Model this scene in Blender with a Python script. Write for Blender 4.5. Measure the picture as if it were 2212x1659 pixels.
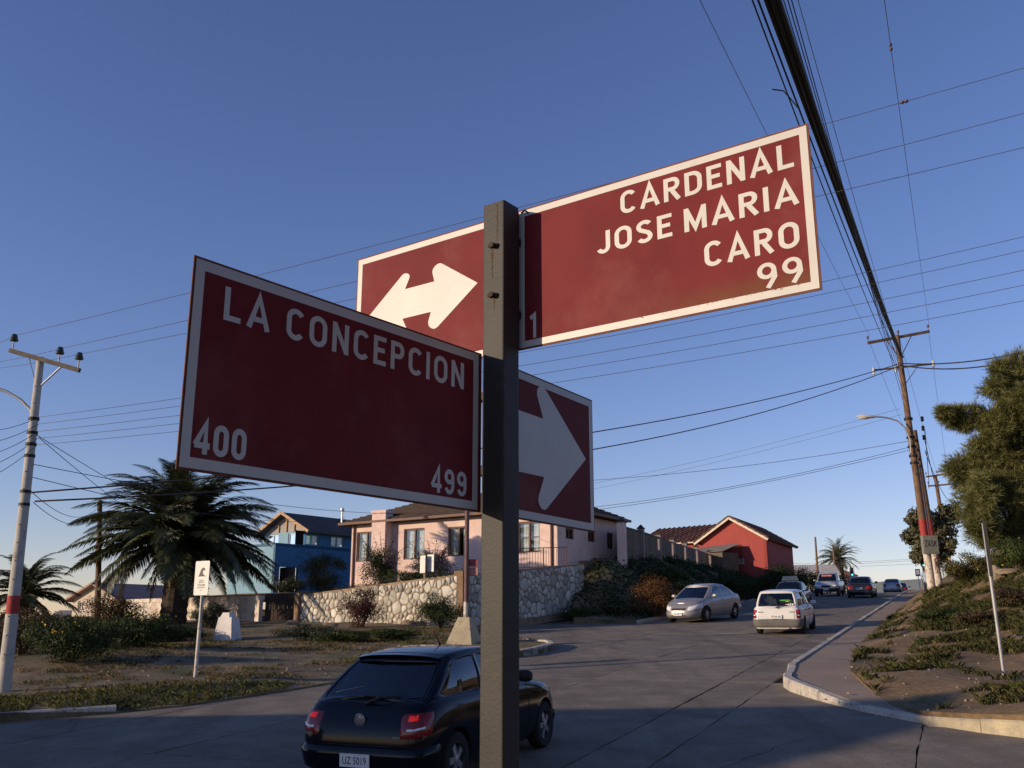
import bpy, bmesh, math, random
import numpy as np
from mathutils import Vector, Matrix
from mathutils import noise as mnoise
from mathutils.geometry import delaunay_2d_cdt

for o in list(bpy.data.objects):
    bpy.data.objects.remove(o, do_unlink=True)
S = bpy.context.scene
COL = S.collection
R = math.radians

# ------------------------------------------------------------------ camera
EYE, FPX, PITCH = 2.25, 2061.2, 14.2          # focal length in units of a 2212 px wide picture
VW, VH = 2212.0, 1659.0
cam_data = bpy.data.cameras.new('camera')
cam = bpy.data.objects.new('camera', cam_data)
COL.objects.link(cam)
cam.location = (0, 0, EYE)
cam.rotation_euler = (R(90 + PITCH), 0, 0)
cam_data.sensor_width = 36.0
cam_data.lens = FPX / VW * 36.0
cam_data.clip_start = 0.05
cam_data.clip_end = 5000
S.camera = cam

# ------------------------------------------------------------------ sky and sun
SUN_AZ, SUN_EL = 250.0, 12.0                 # degrees clockwise from +Y
world = bpy.data.worlds.new('World')
S.world = world
world.use_nodes = True
wn = world.node_tree
wn.nodes.clear()
w_out = wn.nodes.new('ShaderNodeOutputWorld')
w_bg = wn.nodes.new('ShaderNodeBackground')
w_sky = wn.nodes.new('ShaderNodeTexSky')
w_sky.sky_type = 'NISHITA'
w_sky.sun_disc = False
w_sky.sun_elevation = R(SUN_EL)
w_sky.sun_rotation = R(SUN_AZ)
w_sky.air_density = 1.0
w_sky.dust_density = 0.0
w_sky.ozone_density = 2.0
w_sky.altitude = 50
w_bg.inputs['Strength'].default_value = 0.142
w_wb = wn.nodes.new('ShaderNodeVectorMath')          # camera white balance
w_wb.operation = 'MULTIPLY'
w_wb.inputs[1].default_value = (1.05, 0.925, 1.19)
wn.links.new(w_sky.outputs[0], w_wb.inputs[0])
w_hs = wn.nodes.new('ShaderNodeHueSaturation')      # and its colour saturation
w_hs.inputs['Saturation'].default_value = 1.08
wn.links.new(w_wb.outputs[0], w_hs.inputs['Color'])
wn.links.new(w_hs.outputs[0], w_bg.inputs['Color'])
wn.links.new(w_bg.outputs[0], w_out.inputs['Surface'])

sun_data = bpy.data.lights.new('sun', 'SUN')
sun_data.energy = 5.0
sun_data.angle = R(0.5)
sun_data.color = (1.0, 0.78, 0.54)
sun = bpy.data.objects.new('sun', sun_data)
COL.objects.link(sun)
_sd = Vector((math.sin(R(SUN_AZ)) * math.cos(R(SUN_EL)), math.cos(R(SUN_AZ)) * math.cos(R(SUN_EL)), math.sin(R(SUN_EL))))
sun.rotation_euler = (-_sd).to_track_quat('-Z', 'Y').to_euler()
sun.location = (-40, -10, 30)

S.render.engine = 'CYCLES'
S.view_settings.view_transform = 'Standard'
S.view_settings.look = 'None'
S.view_settings.gamma = 1.0
S.view_settings.exposure = -0.1
S.view_settings.use_curve_mapping = False

# ------------------------------------------------------------------ picture <-> place helpers
_cp, _sp = math.cos(R(PITCH)), math.sin(R(PITCH))
FW = np.array([0, _cp, _sp]); UP = np.array([0, -_sp, _cp]); RT = np.array([1.0, 0, 0])
ORG = np.array([0, 0, EYE])


def ray(x, y):
    return FW * FPX + RT * (x - VW / 2) - UP * (y - VH / 2)


def at_y(x, y, Y):
    r = ray(x, y)
    return ORG + r * (Y / r[1])


RAZ = R(24.39)                                # heading of the main road
GR = 0.0583                                   # its grade
SD = np.array([math.sin(RAZ), math.cos(RAZ)])
TD = np.array([math.cos(RAZ), -math.sin(RAZ)])


def st(x, y):
    return x * SD[0] + y * SD[1], x * TD[0] + y * TD[1]


def xy(s, t):
    return s * SD[0] + t * TD[0], s * SD[1] + t * TD[1]


def prof(s):
    if s < 72:
        return GR * s
    if s < 140:
        d = s - 72
        return GR * 72 + GR * (d - d * d / 80.0)
    d = 68
    z = GR * 72 + GR * (d - d * d / 80.0)
    return max(z - (s - 140) * 0.0408, -25.0)


def gp(x, y, h=0.0):
    """picture point on the sloping street plane raised by h"""
    r = ray(x, y)
    k = (h - ORG[2]) / (r[2] - GR * (r[0] * SD[0] + r[1] * SD[1]))
    return ORG + r * k


def on_plane(x, y, P, u):
    """picture point on the vertical plane through P with horizontal direction u -> (distance along u, z)"""
    n = np.array([u[1], -u[0], 0.0])
    r = ray(x, y)
    k = ((np.array([P[0], P[1], 0]) - np.array([0, 0, 0])) @ n) / (r @ n)
    Q = ORG + r * k
    return float((Q[0] - P[0]) * u[0] + (Q[1] - P[1]) * u[1]), float(Q[2])


def sstep(a, b, x):
    t = min(1.0, max(0.0, (x - a) / (b - a)))
    return t * t * (3 - 2 * t)


# ------------------------------------------------------------------ materials
MATS = {}


def mat(name, col, rough=0.8, var=0.15, scale=2.0, col2=None, bump=0.0, bscale=40.0, metal=0.0, spec=0.3,
        tint=False, wear=None, wscale=6.0, wlo=0.55, whi=0.7, objrand=0.0, emit=None, estr=0.0, coat=0.0, trans=0.0, detail=6.0):
    if name in MATS:
        return MATS[name]
    m = bpy.data.materials.new(name)
    m.use_nodes = True
    nt = m.node_tree
    b = nt.nodes['Principled BSDF']
    b.inputs['Roughness'].default_value = rough
    b.inputs['Metallic'].default_value = metal
    b.inputs['Specular IOR Level'].default_value = spec
    if coat:
        b.inputs['Coat Weight'].default_value = coat
        b.inputs['Coat Roughness'].default_value = 0.05
    tc = nt.nodes.new('ShaderNodeTexCoord')
    nz = nt.nodes.new('ShaderNodeTexNoise')
    nz.inputs['Scale'].default_value = scale
    nz.inputs['Detail'].default_value = detail
    nz.inputs['Roughness'].default_value = 0.6
    nt.links.new(tc.outputs['Object'], nz.inputs['Vector'])
    rp = nt.nodes.new('ShaderNodeValToRGB')
    rp.color_ramp.elements[0].position = 0.3
    rp.color_ramp.elements[1].position = 0.7
    c1 = [max(0.0, v * (1 - var)) for v in col]
    c2 = [min(1.0, v * (1 + var)) for v in col] if col2 is None else list(col2)
    rp.color_ramp.elements[0].color = (*c1, 1)
    rp.color_ramp.elements[1].color = (*c2, 1)
    nt.links.new(nz.outputs['Fac'], rp.inputs['Fac'])
    out = rp.outputs['Color']
    if wear is not None:
        n2 = nt.nodes.new('ShaderNodeTexNoise')
        n2.inputs['Scale'].default_value = wscale
        n2.inputs['Detail'].default_value = 8
        n2.inputs['Roughness'].default_value = 0.65
        nt.links.new(tc.outputs['Object'], n2.inputs['Vector'])
        r2 = nt.nodes.new('ShaderNodeValToRGB')
        r2.color_ramp.elements[0].position = wlo
        r2.color_ramp.elements[1].position = whi
        nt.links.new(n2.outputs['Fac'], r2.inputs['Fac'])
        mx = nt.nodes.new('ShaderNodeMixRGB')
        mx.inputs['Color2'].default_value = (*wear, 1)
        nt.links.new(r2.outputs['Color'], mx.inputs['Fac'])
        nt.links.new(out, mx.inputs['Color1'])
        out = mx.outputs['Color']
    if tint or objrand:
        if tint:
            at = nt.nodes.new('ShaderNodeAttribute')
            at.attribute_name = 'tint'
            fac = at.outputs['Fac']
            lo, hi = 0.45, 1.6
        else:
            oi = nt.nodes.new('ShaderNodeObjectInfo')
            fac = oi.outputs['Random']
            lo, hi = 1 - objrand, 1 + objrand
        mr = nt.nodes.new('ShaderNodeMapRange')
        mr.inputs['To Min'].default_value = lo
        mr.inputs['To Max'].default_value = hi
        nt.links.new(fac, mr.inputs['Value'])
        vm = nt.nodes.new('ShaderNodeVectorMath')
        vm.operation = 'SCALE'
        nt.links.new(out, vm.inputs[0])
        nt.links.new(mr.outputs[0], vm.inputs['Scale'])
        out = vm.outputs[0]
    nt.links.new(out, b.inputs['Base Color'])
    if bump:
        nb = nt.nodes.new('ShaderNodeTexNoise')
        nb.inputs['Scale'].default_value = bscale
        nb.inputs['Detail'].default_value = 8
        nt.links.new(tc.outputs['Object'], nb.inputs['Vector'])
        bp = nt.nodes.new('ShaderNodeBump')
        bp.inputs['Strength'].default_value = bump
        bp.inputs['Distance'].default_value = 0.02
        nt.links.new(nb.outputs['Fac'], bp.inputs['Height'])
        nt.links.new(bp.outputs[0], b.inputs['Normal'])
    if emit is not None:
        b.inputs['Emission Color'].default_value = (*emit, 1)
        b.inputs['Emission Strength'].default_value = estr
    if trans:
        # thin leaf: some light comes through
        o = nt.nodes['Material Output']
        tr = nt.nodes.new('ShaderNodeBsdfTranslucent')
        nt.links.new(out, tr.inputs['Color'])
        ms = nt.nodes.new('ShaderNodeMixShader')
        ms.inputs[0].default_value = trans
        nt.links.new(b.outputs[0], ms.inputs[1])
        nt.links.new(tr.outputs[0], ms.inputs[2])
        nt.links.new(ms.outputs[0], o.inputs['Surface'])
    MATS[name] = m
    return m


def glass_mat(name, tintc, refl=0.12):
    if name in MATS:
        return MATS[name]
    m = bpy.data.materials.new(name)
    m.use_nodes = True
    nt = m.node_tree
    nt.nodes.remove(nt.nodes['Principled BSDF'])
    o = nt.nodes['Material Output']
    t = nt.nodes.new('ShaderNodeBsdfTransparent')
    t.inputs['Color'].default_value = (*tintc, 1)
    gl = nt.nodes.new('ShaderNodeBsdfGlossy')
    gl.inputs['Roughness'].default_value = 0.03
    gl.inputs['Color'].default_value = (0.9, 0.95, 1, 1)
    fr = nt.nodes.new('ShaderNodeFresnel')
    fr.inputs['IOR'].default_value = 1.5
    ad = nt.nodes.new('ShaderNodeMath')
    ad.operation = 'ADD'
    ad.use_clamp = True
    ad.inputs[1].default_value = refl
    nt.links.new(fr.outputs[0], ad.inputs[0])
    mx = nt.nodes.new('ShaderNodeMixShader')
    nt.links.new(ad.outputs[0], mx.inputs[0])
    nt.links.new(t.outputs[0], mx.inputs[1])
    nt.links.new(gl.outputs[0], mx.inputs[2])
    nt.links.new(mx.outputs[0], o.inputs['Surface'])
    MATS[name] = m
    return m


# ------------------------------------------------------------------ mesh building
class MB:
    def __init__(s):
        s.v = []; s.f = []; s.mi = []

    def add(s, vs, fs, mi=0):
        n = len(s.v)
        s.v += [tuple(float(c) for c in p) for p in vs]
        s.f += [tuple(i + n for i in f) for f in fs]
        s.mi += [mi] * len(fs)
        return s

    def box(s, c, size, rz=0.0, M=None, mi=0, taper=1.0):
        hx, hy, hz = size[0] / 2, size[1] / 2, size[2] / 2
        P = []
        for z, k in ((-hz, 1.0), (hz, taper)):
            for x, y in ((-hx, -hy), (hx, -hy), (hx, hy), (-hx, hy)):
                P.append(Vector((x * k, y * k, z)))
        m = M if M is not None else Matrix.Rotation(rz, 3, 'Z')
        P = [m @ p + Vector(c) for p in P]
        return s.add(P, [(3, 2, 1, 0), (4, 5, 6, 7), (0, 1, 5, 4), (1, 2, 6, 5), (2, 3, 7, 6), (3, 0, 4, 7)], mi)

    def bar(s, a, b, w, h=None, up=(0, 0, 1), mi=0):
        """rectangular bar from a to b, w wide and h high"""
        h = w if h is None else h
        a = Vector(a); b = Vector(b); d = (b - a)
        x = d.normalized(); y = Vector(up).cross(x)
        if y.length < 1e-5:
            y = Vector((1, 0, 0)).cross(x)
        y.normalize(); z = x.cross(y)
        P = []
        for p in (a, b):
            for sy, sz in ((-1, -1), (1, -1), (1, 1), (-1, 1)):
                P.append(p + y * (sy * w / 2) + z * (sz * h / 2))
        return s.add(P, [(3, 2, 1, 0), (4, 5, 6, 7), (0, 1, 5, 4), (1, 2, 6, 5), (2, 3, 7, 6), (3, 0, 4, 7)], mi)

    def tube(s, pts, r, n=8, caps=True, mi=0):
        pts = [Vector(p) for p in pts]
        rr = r if hasattr(r, '__len__') else [r] * len(pts)
        rings = []
        ref = None
        for i, p in enumerate(pts):
            d = (pts[min(i + 1, len(pts) - 1)] - pts[max(i - 1, 0)])
            if d.length < 1e-9:
                d = Vector((0, 0, 1))
            d.normalize()
            if ref is None:
                ref = Vector((0, 0, 1)) if abs(d.z) < 0.9 else Vector((1, 0, 0))
            x = (ref - d * ref.dot(d)).normalized()
            ref = x
            y = d.cross(x)
            rings.append([p + (x * math.cos(2 * math.pi * k / n) + y * math.sin(2 * math.pi * k / n)) * rr[i] for k in range(n)])
        V = [q for rg in rings for q in rg]
        F = []
        for i in range(len(pts) - 1):
            for k in range(n):
                a = i * n + k; b = i * n + (k + 1) % n
                F.append((a, b, b + n, a + n))
        if caps:
            F.append(tuple(range(n - 1, -1, -1)))
            F.append(tuple((len(pts) - 1) * n + k for k in range(n)))
        return s.add(V, F, mi)

    def cyl(s, a, b, r0, r1=None, n=16, mi=0):
        return s.tube([a, b], [r0, r0 if r1 is None else r1], n, True, mi)

    def lathe(s, prof_, n=16, c=(0, 0, 0), axis='Z', mi=0):
        """profile of (radius, height)"""
        V = []
        for r_, h in prof_:
            for k in range(n):
                a = 2 * math.pi * k / n
                if axis == 'Z':
                    V.append((c[0] + r_ * math.cos(a), c[1] + r_ * math.sin(a), c[2] + h))
                else:
                    V.append((c[0] + r_ * math.cos(a), c[1] + h, c[2] + r_ * math.sin(a)))
        F = []
        for i in range(len(prof_) - 1):
            for k in range(n):
                a = i * n + k; b = i * n + (k + 1) % n
                F.append((a, b, b + n, a + n) if axis == 'Z' else (b, a, a + n, b + n))
        return s.add(V, F, mi)

    def prism(s, poly, z0, z1, mi=0):
        """vertical prism over a plan polygon (x,y); z0,z1 numbers or functions"""
        f0 = z0 if callable(z0) else (lambda x, y: z0)
        f1 = z1 if callable(z1) else (lambda x, y: z1)
        n = len(poly)
        V = [(x, y, f0(x, y)) for x, y in poly] + [(x, y, f1(x, y)) for x, y in poly]
        F = [tuple(range(n - 1, -1, -1)), tuple(range(n, 2 * n))]
        F += [(i, (i + 1) % n, (i + 1) % n + n, i + n) for i in range(n)]
        return s.add(V, F, mi)

    def extrude(s, pts, d, mi=0):
        """planar 3d polygon pushed by vector d"""
        n = len(pts); d = Vector(d)
        V = [Vector(p) for p in pts] + [Vector(p) + d for p in pts]
        F = [tuple(range(n - 1, -1, -1)), tuple(range(n, 2 * n))]
        F += [(i, (i + 1) % n, (i + 1) % n + n, i + n) for i in range(n)]
        return s.add(V, F, mi)


def mesh_from(name, v, f, mats, mi=None, smooth=None):
    me = bpy.data.meshes.new(name)
    me.from_pydata(v, [], f)
    for m in (mats if isinstance(mats, (list, tuple)) else [mats]):
        me.materials.append(m)
    if mi is not None and any(mi):
        me.polygons.foreach_set('material_index', mi)
    if smooth is not None:
        me.polygons.foreach_set('use_smooth', [True] * len(me.polygons))
        if smooth < 180:
            me.set_sharp_from_angle(angle=R(smooth))
    me.update()
    return me


def link(o):
    COL.objects.link(o)
    return o


def thing(name, label, cat, loc, group=None, rot=None):
    o = bpy.data.objects.new(name, None)
    o.empty_display_size = 0.2
    o.location = loc
    if rot is not None:
        o.rotation_euler = rot
    o['label'] = label; o['category'] = cat
    if group:
        o['group'] = group
    return link(o)


def part(name, mb, mats, parent, local=False, smooth=None, label=None):
    """a mesh child; mb in world coordinates unless local"""
    me = mesh_from(name, mb.v, mb.f, mats, mb.mi, smooth)
    o = bpy.data.objects.new(name, me)
    o.parent = parent
    if not local and parent is not None and parent.type == 'EMPTY':
        o.matrix_parent_inverse = Matrix.Translation(-Vector(parent.location))
    if label:
        o['label'] = label
    return link(o)


def part_me(name, me, parent, loc=(0, 0, 0), rot=(0, 0, 0), scale=(1, 1, 1), world=False):
    o = bpy.data.objects.new(name, me)
    o.parent = parent
    o.location = loc; o.rotation_euler = rot; o.scale = scale
    if world and parent is not None and parent.type == 'EMPTY':
        o.matrix_parent_inverse = Matrix.Translation(-Vector(parent.location))
    return link(o)


def solo(name, mb, mats, label, cat, group=None, smooth=None, kind=None):
    """top-level one-mesh thing, its origin put at its base"""
    a = np.array(mb.v)
    c = np.array([(a[:, 0].min() + a[:, 0].max()) / 2, (a[:, 1].min() + a[:, 1].max()) / 2, a[:, 2].min()])
    me = mesh_from(name, [tuple(p) for p in (a - c)], mb.f, mats, mb.mi, smooth)
    o = bpy.data.objects.new(name, me)
    o.location = c
    if kind:
        o['kind'] = kind
    o['label'] = label
    if cat:
        o['category'] = cat
    if group:
        o['group'] = group
    return link(o)


def structure(name, mb, mats, parent=None, smooth=None, label=None):
    me = mesh_from(name, mb.v, mb.f, mats, mb.mi, smooth)
    o = bpy.data.objects.new(name, me)
    if parent is None:
        o['kind'] = 'structure'
        if label:
            o['label'] = label
    else:
        o.parent = parent
    return link(o)


def eval_mesh(o, name, mats):
    dg = bpy.context.evaluated_depsgraph_get()
    me = bpy.data.meshes.new_from_object(o.evaluated_get(dg), depsgraph=dg)
    me.name = name
    return me


def text_mb(txt, height, width=None, bold=0.0, ext=0.0004, align='LEFT', aspect=1.0):
    """lettering as flat mesh, baseline at y=0; scaled to a cap height and a width"""
    cu = bpy.data.curves.new('lettering', 'FONT')
    cu.body = txt
    cu.offset = bold
    cu.extrude = 0.0
    cu.resolution_u = 4
    o = bpy.data.objects.new('lettering', cu)
    link(o)
    dg = bpy.context.evaluated_depsgraph_get()
    me = bpy.data.meshes.new_from_object(o.evaluated_get(dg), depsgraph=dg)
    V = np.array([v.co[:] for v in me.vertices]); F = [tuple(p.vertices) for p in me.polygons]
    bpy.data.objects.remove(o, do_unlink=True)
    bpy.data.curves.remove(cu)
    bpy.data.meshes.remove(me)
    V[:, :2] -= V[:, :2].min(0)
    sx = sy = height / V[:, 1].max()
    if width:
        sx = width / V[:, 0].max()
    V[:, 0] *= sx * aspect if not width else sx
    V[:, 1] *= sy
    return V, F


def text_on(name, txt, P, u, up, n, height, width, mats, parent, bold=0.0, lift=0.0008, local=False):
    """lettering whose lower left corner is at P, running along u, facing n"""
    V, F = text_mb(txt, height, width, bold)
    u = Vector(u); up = Vector(up); n = Vector(n)
    W = [Vector(P) + u * v[0] + up * v[1] + n * lift for v in V]
    if u.cross(up).dot(n) < 0:
        F = [tuple(reversed(f)) for f in F]
    mb = MB(); mb.add(W, F)
    return part(name, mb, mats, parent, local=local)


exec_order = None
# ------------------------------------------------------------------ colours
m_asph = mat('concrete paving', (0.195, 0.163, 0.128), 0.9, 0.28, 1.3, bump=0.6, bscale=90, wear=(0.12, 0.098, 0.076), wscale=0.9, wlo=0.5, whi=0.75, objrand=0.09, detail=15.0)
# wheel tracks: the darker wear runs along the road
_n = [q for q in m_asph.node_tree.nodes if q.type == 'TEX_NOISE' and abs(q.inputs['Scale'].default_value - 0.9) < 1e-4][0]
_mp = m_asph.node_tree.nodes.new('ShaderNodeMapping'); _mp.inputs['Rotation'].default_value = (0, 0, RAZ); _mp.inputs['Scale'].default_value = (1.5, 0.22, 1)
_tc = [q for q in m_asph.node_tree.nodes if q.type == 'TEX_COORD'][0]
m_asph.node_tree.links.new(_tc.outputs['Object'], _mp.inputs['Vector']); m_asph.node_tree.links.new(_mp.outputs[0], _n.inputs['Vector'])
def grain(m_, sc_, lo, hi):
    """fine speckle of the surface itself"""
    nt = m_.node_tree; b = nt.nodes['Principled BSDF']; src = b.inputs['Base Color'].links[0].from_socket
    tc = nt.nodes.new('ShaderNodeTexCoord'); nz = nt.nodes.new('ShaderNodeTexNoise'); nz.inputs['Scale'].default_value = sc_; nz.inputs['Detail'].default_value = 4; nz.inputs['Roughness'].default_value = .8
    nt.links.new(tc.outputs['Object'], nz.inputs['Vector'])
    mr = nt.nodes.new('ShaderNodeMapRange'); mr.inputs['From Min'].default_value = .3; mr.inputs['From Max'].default_value = .7; mr.inputs['To Min'].default_value = lo; mr.inputs['To Max'].default_value = hi
    nt.links.new(nz.outputs['Fac'], mr.inputs['Value'])
    vm = nt.nodes.new('ShaderNodeVectorMath'); vm.operation = 'SCALE'; nt.links.new(src, vm.inputs[0]); nt.links.new(mr.outputs[0], vm.inputs['Scale']); nt.links.new(vm.outputs[0], b.inputs['Base Color'])


grain(m_asph, 22, .72, 1.28)
m_joint = mat('dark road base', (0.035, 0.032, 0.03), 0.95, 0.3, 2.0, bump=0.4, bscale=30)
m_farroad = mat('far road paving', (0.19, 0.155, 0.12), 0.9, 0.2, 0.6, bump=0.2, bscale=40)
m_walk = mat('pavement concrete', (0.30, 0.225, 0.165), 0.92, 0.14, 0.8, bump=0.25, bscale=60, wear=(0.20, 0.16, 0.13), wscale=0.7)
m_kerb = mat('kerb concrete', (0.46, 0.42, 0.36), 0.9, 0.2, 3.0, bump=0.4, bscale=30, wear=(0.16, 0.13, 0.10), wscale=5, objrand=0.1)
m_kerby = mat('kerb worn yellow', (0.45, 0.385, 0.25), 0.9, 0.2, 3.0, bump=0.4, bscale=30, wear=(0.30, 0.26, 0.21), wscale=4, wlo=0.42, whi=0.6, objrand=0.1)
m_dirt = mat('earth', (0.14, 0.103, 0.058), 0.95, 0.3, 0.7, col2=(0.235, 0.175, 0.10), bump=0.9, bscale=9, wear=(0.075, 0.08, 0.03), wscale=0.55, wlo=0.52, whi=0.66)
m_dirt2 = mat('sandy earth', (0.15, 0.10, 0.055), 0.95, 0.3, 0.6, col2=(0.27, 0.175, 0.09), bump=0.9, bscale=9, wear=(0.085, 0.08, 0.03), wscale=0.5, wlo=0.53, whi=0.66)
grain(m_walk, 24, .8, 1.2); grain(m_dirt, 9, .65, 1.35); grain(m_dirt2, 9, .65, 1.35); grain(m_kerb, 14, .75, 1.25)
m_ground = mat('far land', (0.10, 0.10, 0.07), 0.95, 0.3, 0.05)


# ================================================================== LAND
def island_z(x, y):
    s, t = st(x, y)
    z = prof(s) + 0.15
    z += 0.05 * mnoise.fractal(Vector((x * .8, y * .8, 1)), 1.0, 2.0, 4)
    # low hump under the shrubs near the kerb
    z += 0.35 * math.exp(-(((x + 11) / 4) ** 2 + ((y - 26) / 4.5) ** 2))
    z += 0.16 * sstep(33, 38, y)
    # where there is no kerb the earth runs out onto the road
    best = 9.0
    for a, b in (((-6.74, 17.61), (-4.42, 20.45)), ((-4.42, 20.45), (-0.7, 25.75))):
        ax, ay = a; bx, by = b
        f = max(0, min(1, ((x - ax) * (bx - ax) + (y - ay) * (by - ay)) / ((bx - ax) ** 2 + (by - ay) ** 2)))
        best = min(best, math.hypot(x - ax - (bx - ax) * f, y - ay - (by - ay) * f))
    z -= 0.13 * (1 - sstep(0.0, 1.3, best))
    return z


def bank_z(x, y):
    """right-hand bank"""
    s, t = st(x, y)
    r_ = 0.06 + 0.94 * sstep(20.5, 41, s)
    d = t + 2.35
    b = max(0.0, d) * 0.50 * r_
    if d > 0:
        b += (0.10 * math.sin(s * 0.9) * math.sin(t * 1.4) + 0.07 * math.sin(s * 2.1 + 1) * math.sin(t * 2.3)) * min(1, d) * (0.4 + 0.6 * r_)
    b = min(b, 3.6 + 0.02 * d)
    if d > 0:
        b += 0.09 * min(1, d * 2) * mnoise.fractal(Vector((x * .9, y * .9, 3)), 1.0, 2.0, 4)
    return prof(s) + 0.07 + 0.12 * sstep(0.5, 2.6, math.dist((x, y), (5.6, 15.0))) + b


def lbank_z(x, y):
    """left-hand bank below the plank fence"""
    s, t = st(x, y)
    hb = 2.75 * sstep(39, 48, s) - 1.0 * sstep(55, 84, s)
    k = sstep(-12.2, -16.2 - 0.04 * (s - 48), t)
    w = 0.10 * math.sin(s * 1.3) * math.sin(t * 2.0)
    return prof(s) + 0.08 + hb * k + w * min(1, max(0, -12.2 - t))


def patch(poly, zf, step, near=None):
    """triangulated sheet over a plan polygon with the height zf"""
    P = np.array(poly)
    pts = [Vector(p) for p in poly]
    n = len(pts)
    edges = [(i, (i + 1) % n) for i in range(n)]
    rng = random.Random(3)

    def inside(x, y):
        c = False
        j = n - 1
        for i in range(n):
            xi, yi = poly[i]; xj, yj = poly[j]
            if (yi > y) != (yj > y) and x < (xj - xi) * (y - yi) / (yj - yi) + xi:
                c = not c
            j = i
        return c
    x = P[:, 0].min()
    while x < P[:, 0].max():
        y = P[:, 1].min()
        while y < P[:, 1].max():
            px, py = x + rng.uniform(-.3, .3) * step, y + rng.uniform(-.3, .3) * step
            if inside(px, py):
                pts.append(Vector((px, py)))
            y += step
        x += step
    vo, eo, fo, _, _, _ = delaunay_2d_cdt(pts, edges, [], 1, 1e-5)
    mb = MB()
    mb.add([(p.x, p.y, zf(p.x, p.y)) for p in vo], [tuple(f) for f in fo])
    # all faces up
    V = mb.v
    for i, f in enumerate(mb.f):
        a, b, c = (Vector(V[k]) for k in f[:3])
        if (b - a).cross(c - a).z < 0:
            mb.f[i] = tuple(reversed(f))
    # skirt so that an edge above its neighbour stays closed
    for i in range(n):
        a, b = poly[i], poly[(i + 1) % n]
        m_ = max(1, int(math.dist(a, b) / step))
        for k in range(m_):
            p = (a[0] + (b[0] - a[0]) * k / m_, a[1] + (b[1] - a[1]) * k / m_); q = (a[0] + (b[0] - a[0]) * (k + 1) / m_, a[1] + (b[1] - a[1]) * (k + 1) / m_)
            if m_ > 1 and math.dist(a, b) > 12:
                continue
            f = (len(mb.v), len(mb.v) + 1, len(mb.v) + 2, len(mb.v) + 3)
            za, zb = zf(*a), zf(*b)
            l0 = za + (zb - za) * k / m_; l1 = za + (zb - za) * (k + 1) / m_
            mb.v += [(*p, l0), (*q, l1), (*q, l1 - .5), (*p, l0 - .5)]
            mb.f.append(f); mb.mi.append(0)
    return mb


# far ground sheet -------------------------------------------------
mb = MB()
ss = [-60, -30, -10] + list(range(0, 72, 8)) + list(range(72, 144, 6)) + [160, 200, 260, 340, 450, 600, 800, 1100, 1500, 2200]
tt = [-1600, -900, -500, -300, -180, -120, -80, -55, -40, -30, -22, -12, -3, 6, 16, 30, 50, 80, 130, 200, 320, 600, 1200]
for s_ in ss:
    for t_ in tt:
        x_, y_ = xy(s_, t_)
        z_ = prof(s_) - 0.35
        z_ -= 6.0 * sstep(-32, -120, t_) + 8 * sstep(-120, -500, t_)
        mb.v.append((x_, y_, z_))
nt_ = len(tt)
for i in range(len(ss) - 1):
    for j in range(nt_ - 1):
        a = i * nt_ + j
        mb.f.append((a, a + 1, a + nt_ + 1, a + nt_)); mb.mi.append(0)
structure('ground', mb, m_ground, smooth=180)
for i, f in enumerate(mb.f):
    pass

# road ---------------------------------------------------------------
def road_sheet():
    mb = MB()
    s0 = list(np.arange(-30, 74.1, 4.0))
    for i in range(len(s0) - 1):
        a, b = s0[i], s0[i + 1]
        lo, hi = (-70, 50) if b < 20 else ((-34, 6) if b < 46 else (-14.5, -1.5))
        P = [(*xy(a, lo), prof(a) - 0.035), (*xy(a, hi), prof(a) - 0.035), (*xy(b, hi), prof(b) - 0.035), (*xy(b, lo), prof(b) - 0.035)]
        mb.add(P, [(0, 1, 2, 3)])
    return mb


road = structure('road', road_sheet(), m_joint, label='grey concrete road climbing the hill')
mb = MB()
s0 = list(np.arange(74, 150, 4.0))
for i in range(len(s0) - 1):
    a, b = s0[i], s0[i + 1]
    mb.add([(*xy(a, -13.5), prof(a)), (*xy(a, -3.4), prof(a)), (*xy(b, -3.4), prof(b)), (*xy(b, -13.5), prof(b))], [(0, 1, 2, 3)])
structure('road_crest', mb, m_farroad, parent=road)

KT = -3.42                                     # kerb line of the main road
rng = random.Random(11)
tcols = [-3.42, -4.36, -7.14, -9.92, -12.6]
left = [-12.6 - 2.9 * k for k in range(1, 14)]
right = [-0.6 + 3.0 * k for k in range(0, 8)]


def slab(s0_, s1_, t0_, t1_):
    """one slab, edges a little uneven, joints recessed"""
    g_ = 0.011
    c = []
    a, b, d, e = s0_ + g_, s1_ - g_, min(t0_, t1_) + g_, max(t0_, t1_) - g_
    nseg = 14
    loop = []
    for k in range(nseg):
        loop.append((a, d + (e - d) * k / nseg))
    for k in range(nseg):
        loop.append((a + (b - a) * k / nseg, e))
    for k in range(nseg):
        loop.append((b, e - (e - d) * k / nseg))
    for k in range(nseg):
        loop.append((b - (b - a) * k / nseg, d))
    dz = rng.uniform(-0.004, 0.004)
    top = [(s_ + rng.uniform(-.016, .016), t_ + rng.uniform(-.016, .016)) for s_, t_ in loop]
    mb = MB()
    n = len(top)
    V = [(*xy(*p), prof(p[0]) + dz) for p in top] + [(*xy(*p), prof(p[0]) - 0.04) for p in top]
    cs, ct = sum(p[0] for p in top) / n, sum(p[1] for p in top) / n
    mb.add(V, [tuple(range(n))] + [(i, i + n, (i + 1) % n + n, (i + 1) % n) for i in range(n)])
    a_, b_, c_ = (Vector(V[k]) for k in (0, 14, 28))
    if (b_ - a_).cross(c_ - a_).z < 0:
        mb.f = [tuple(reversed(f)) for f in mb.f]
    structure('slab', mb, m_asph, parent=road)


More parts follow.
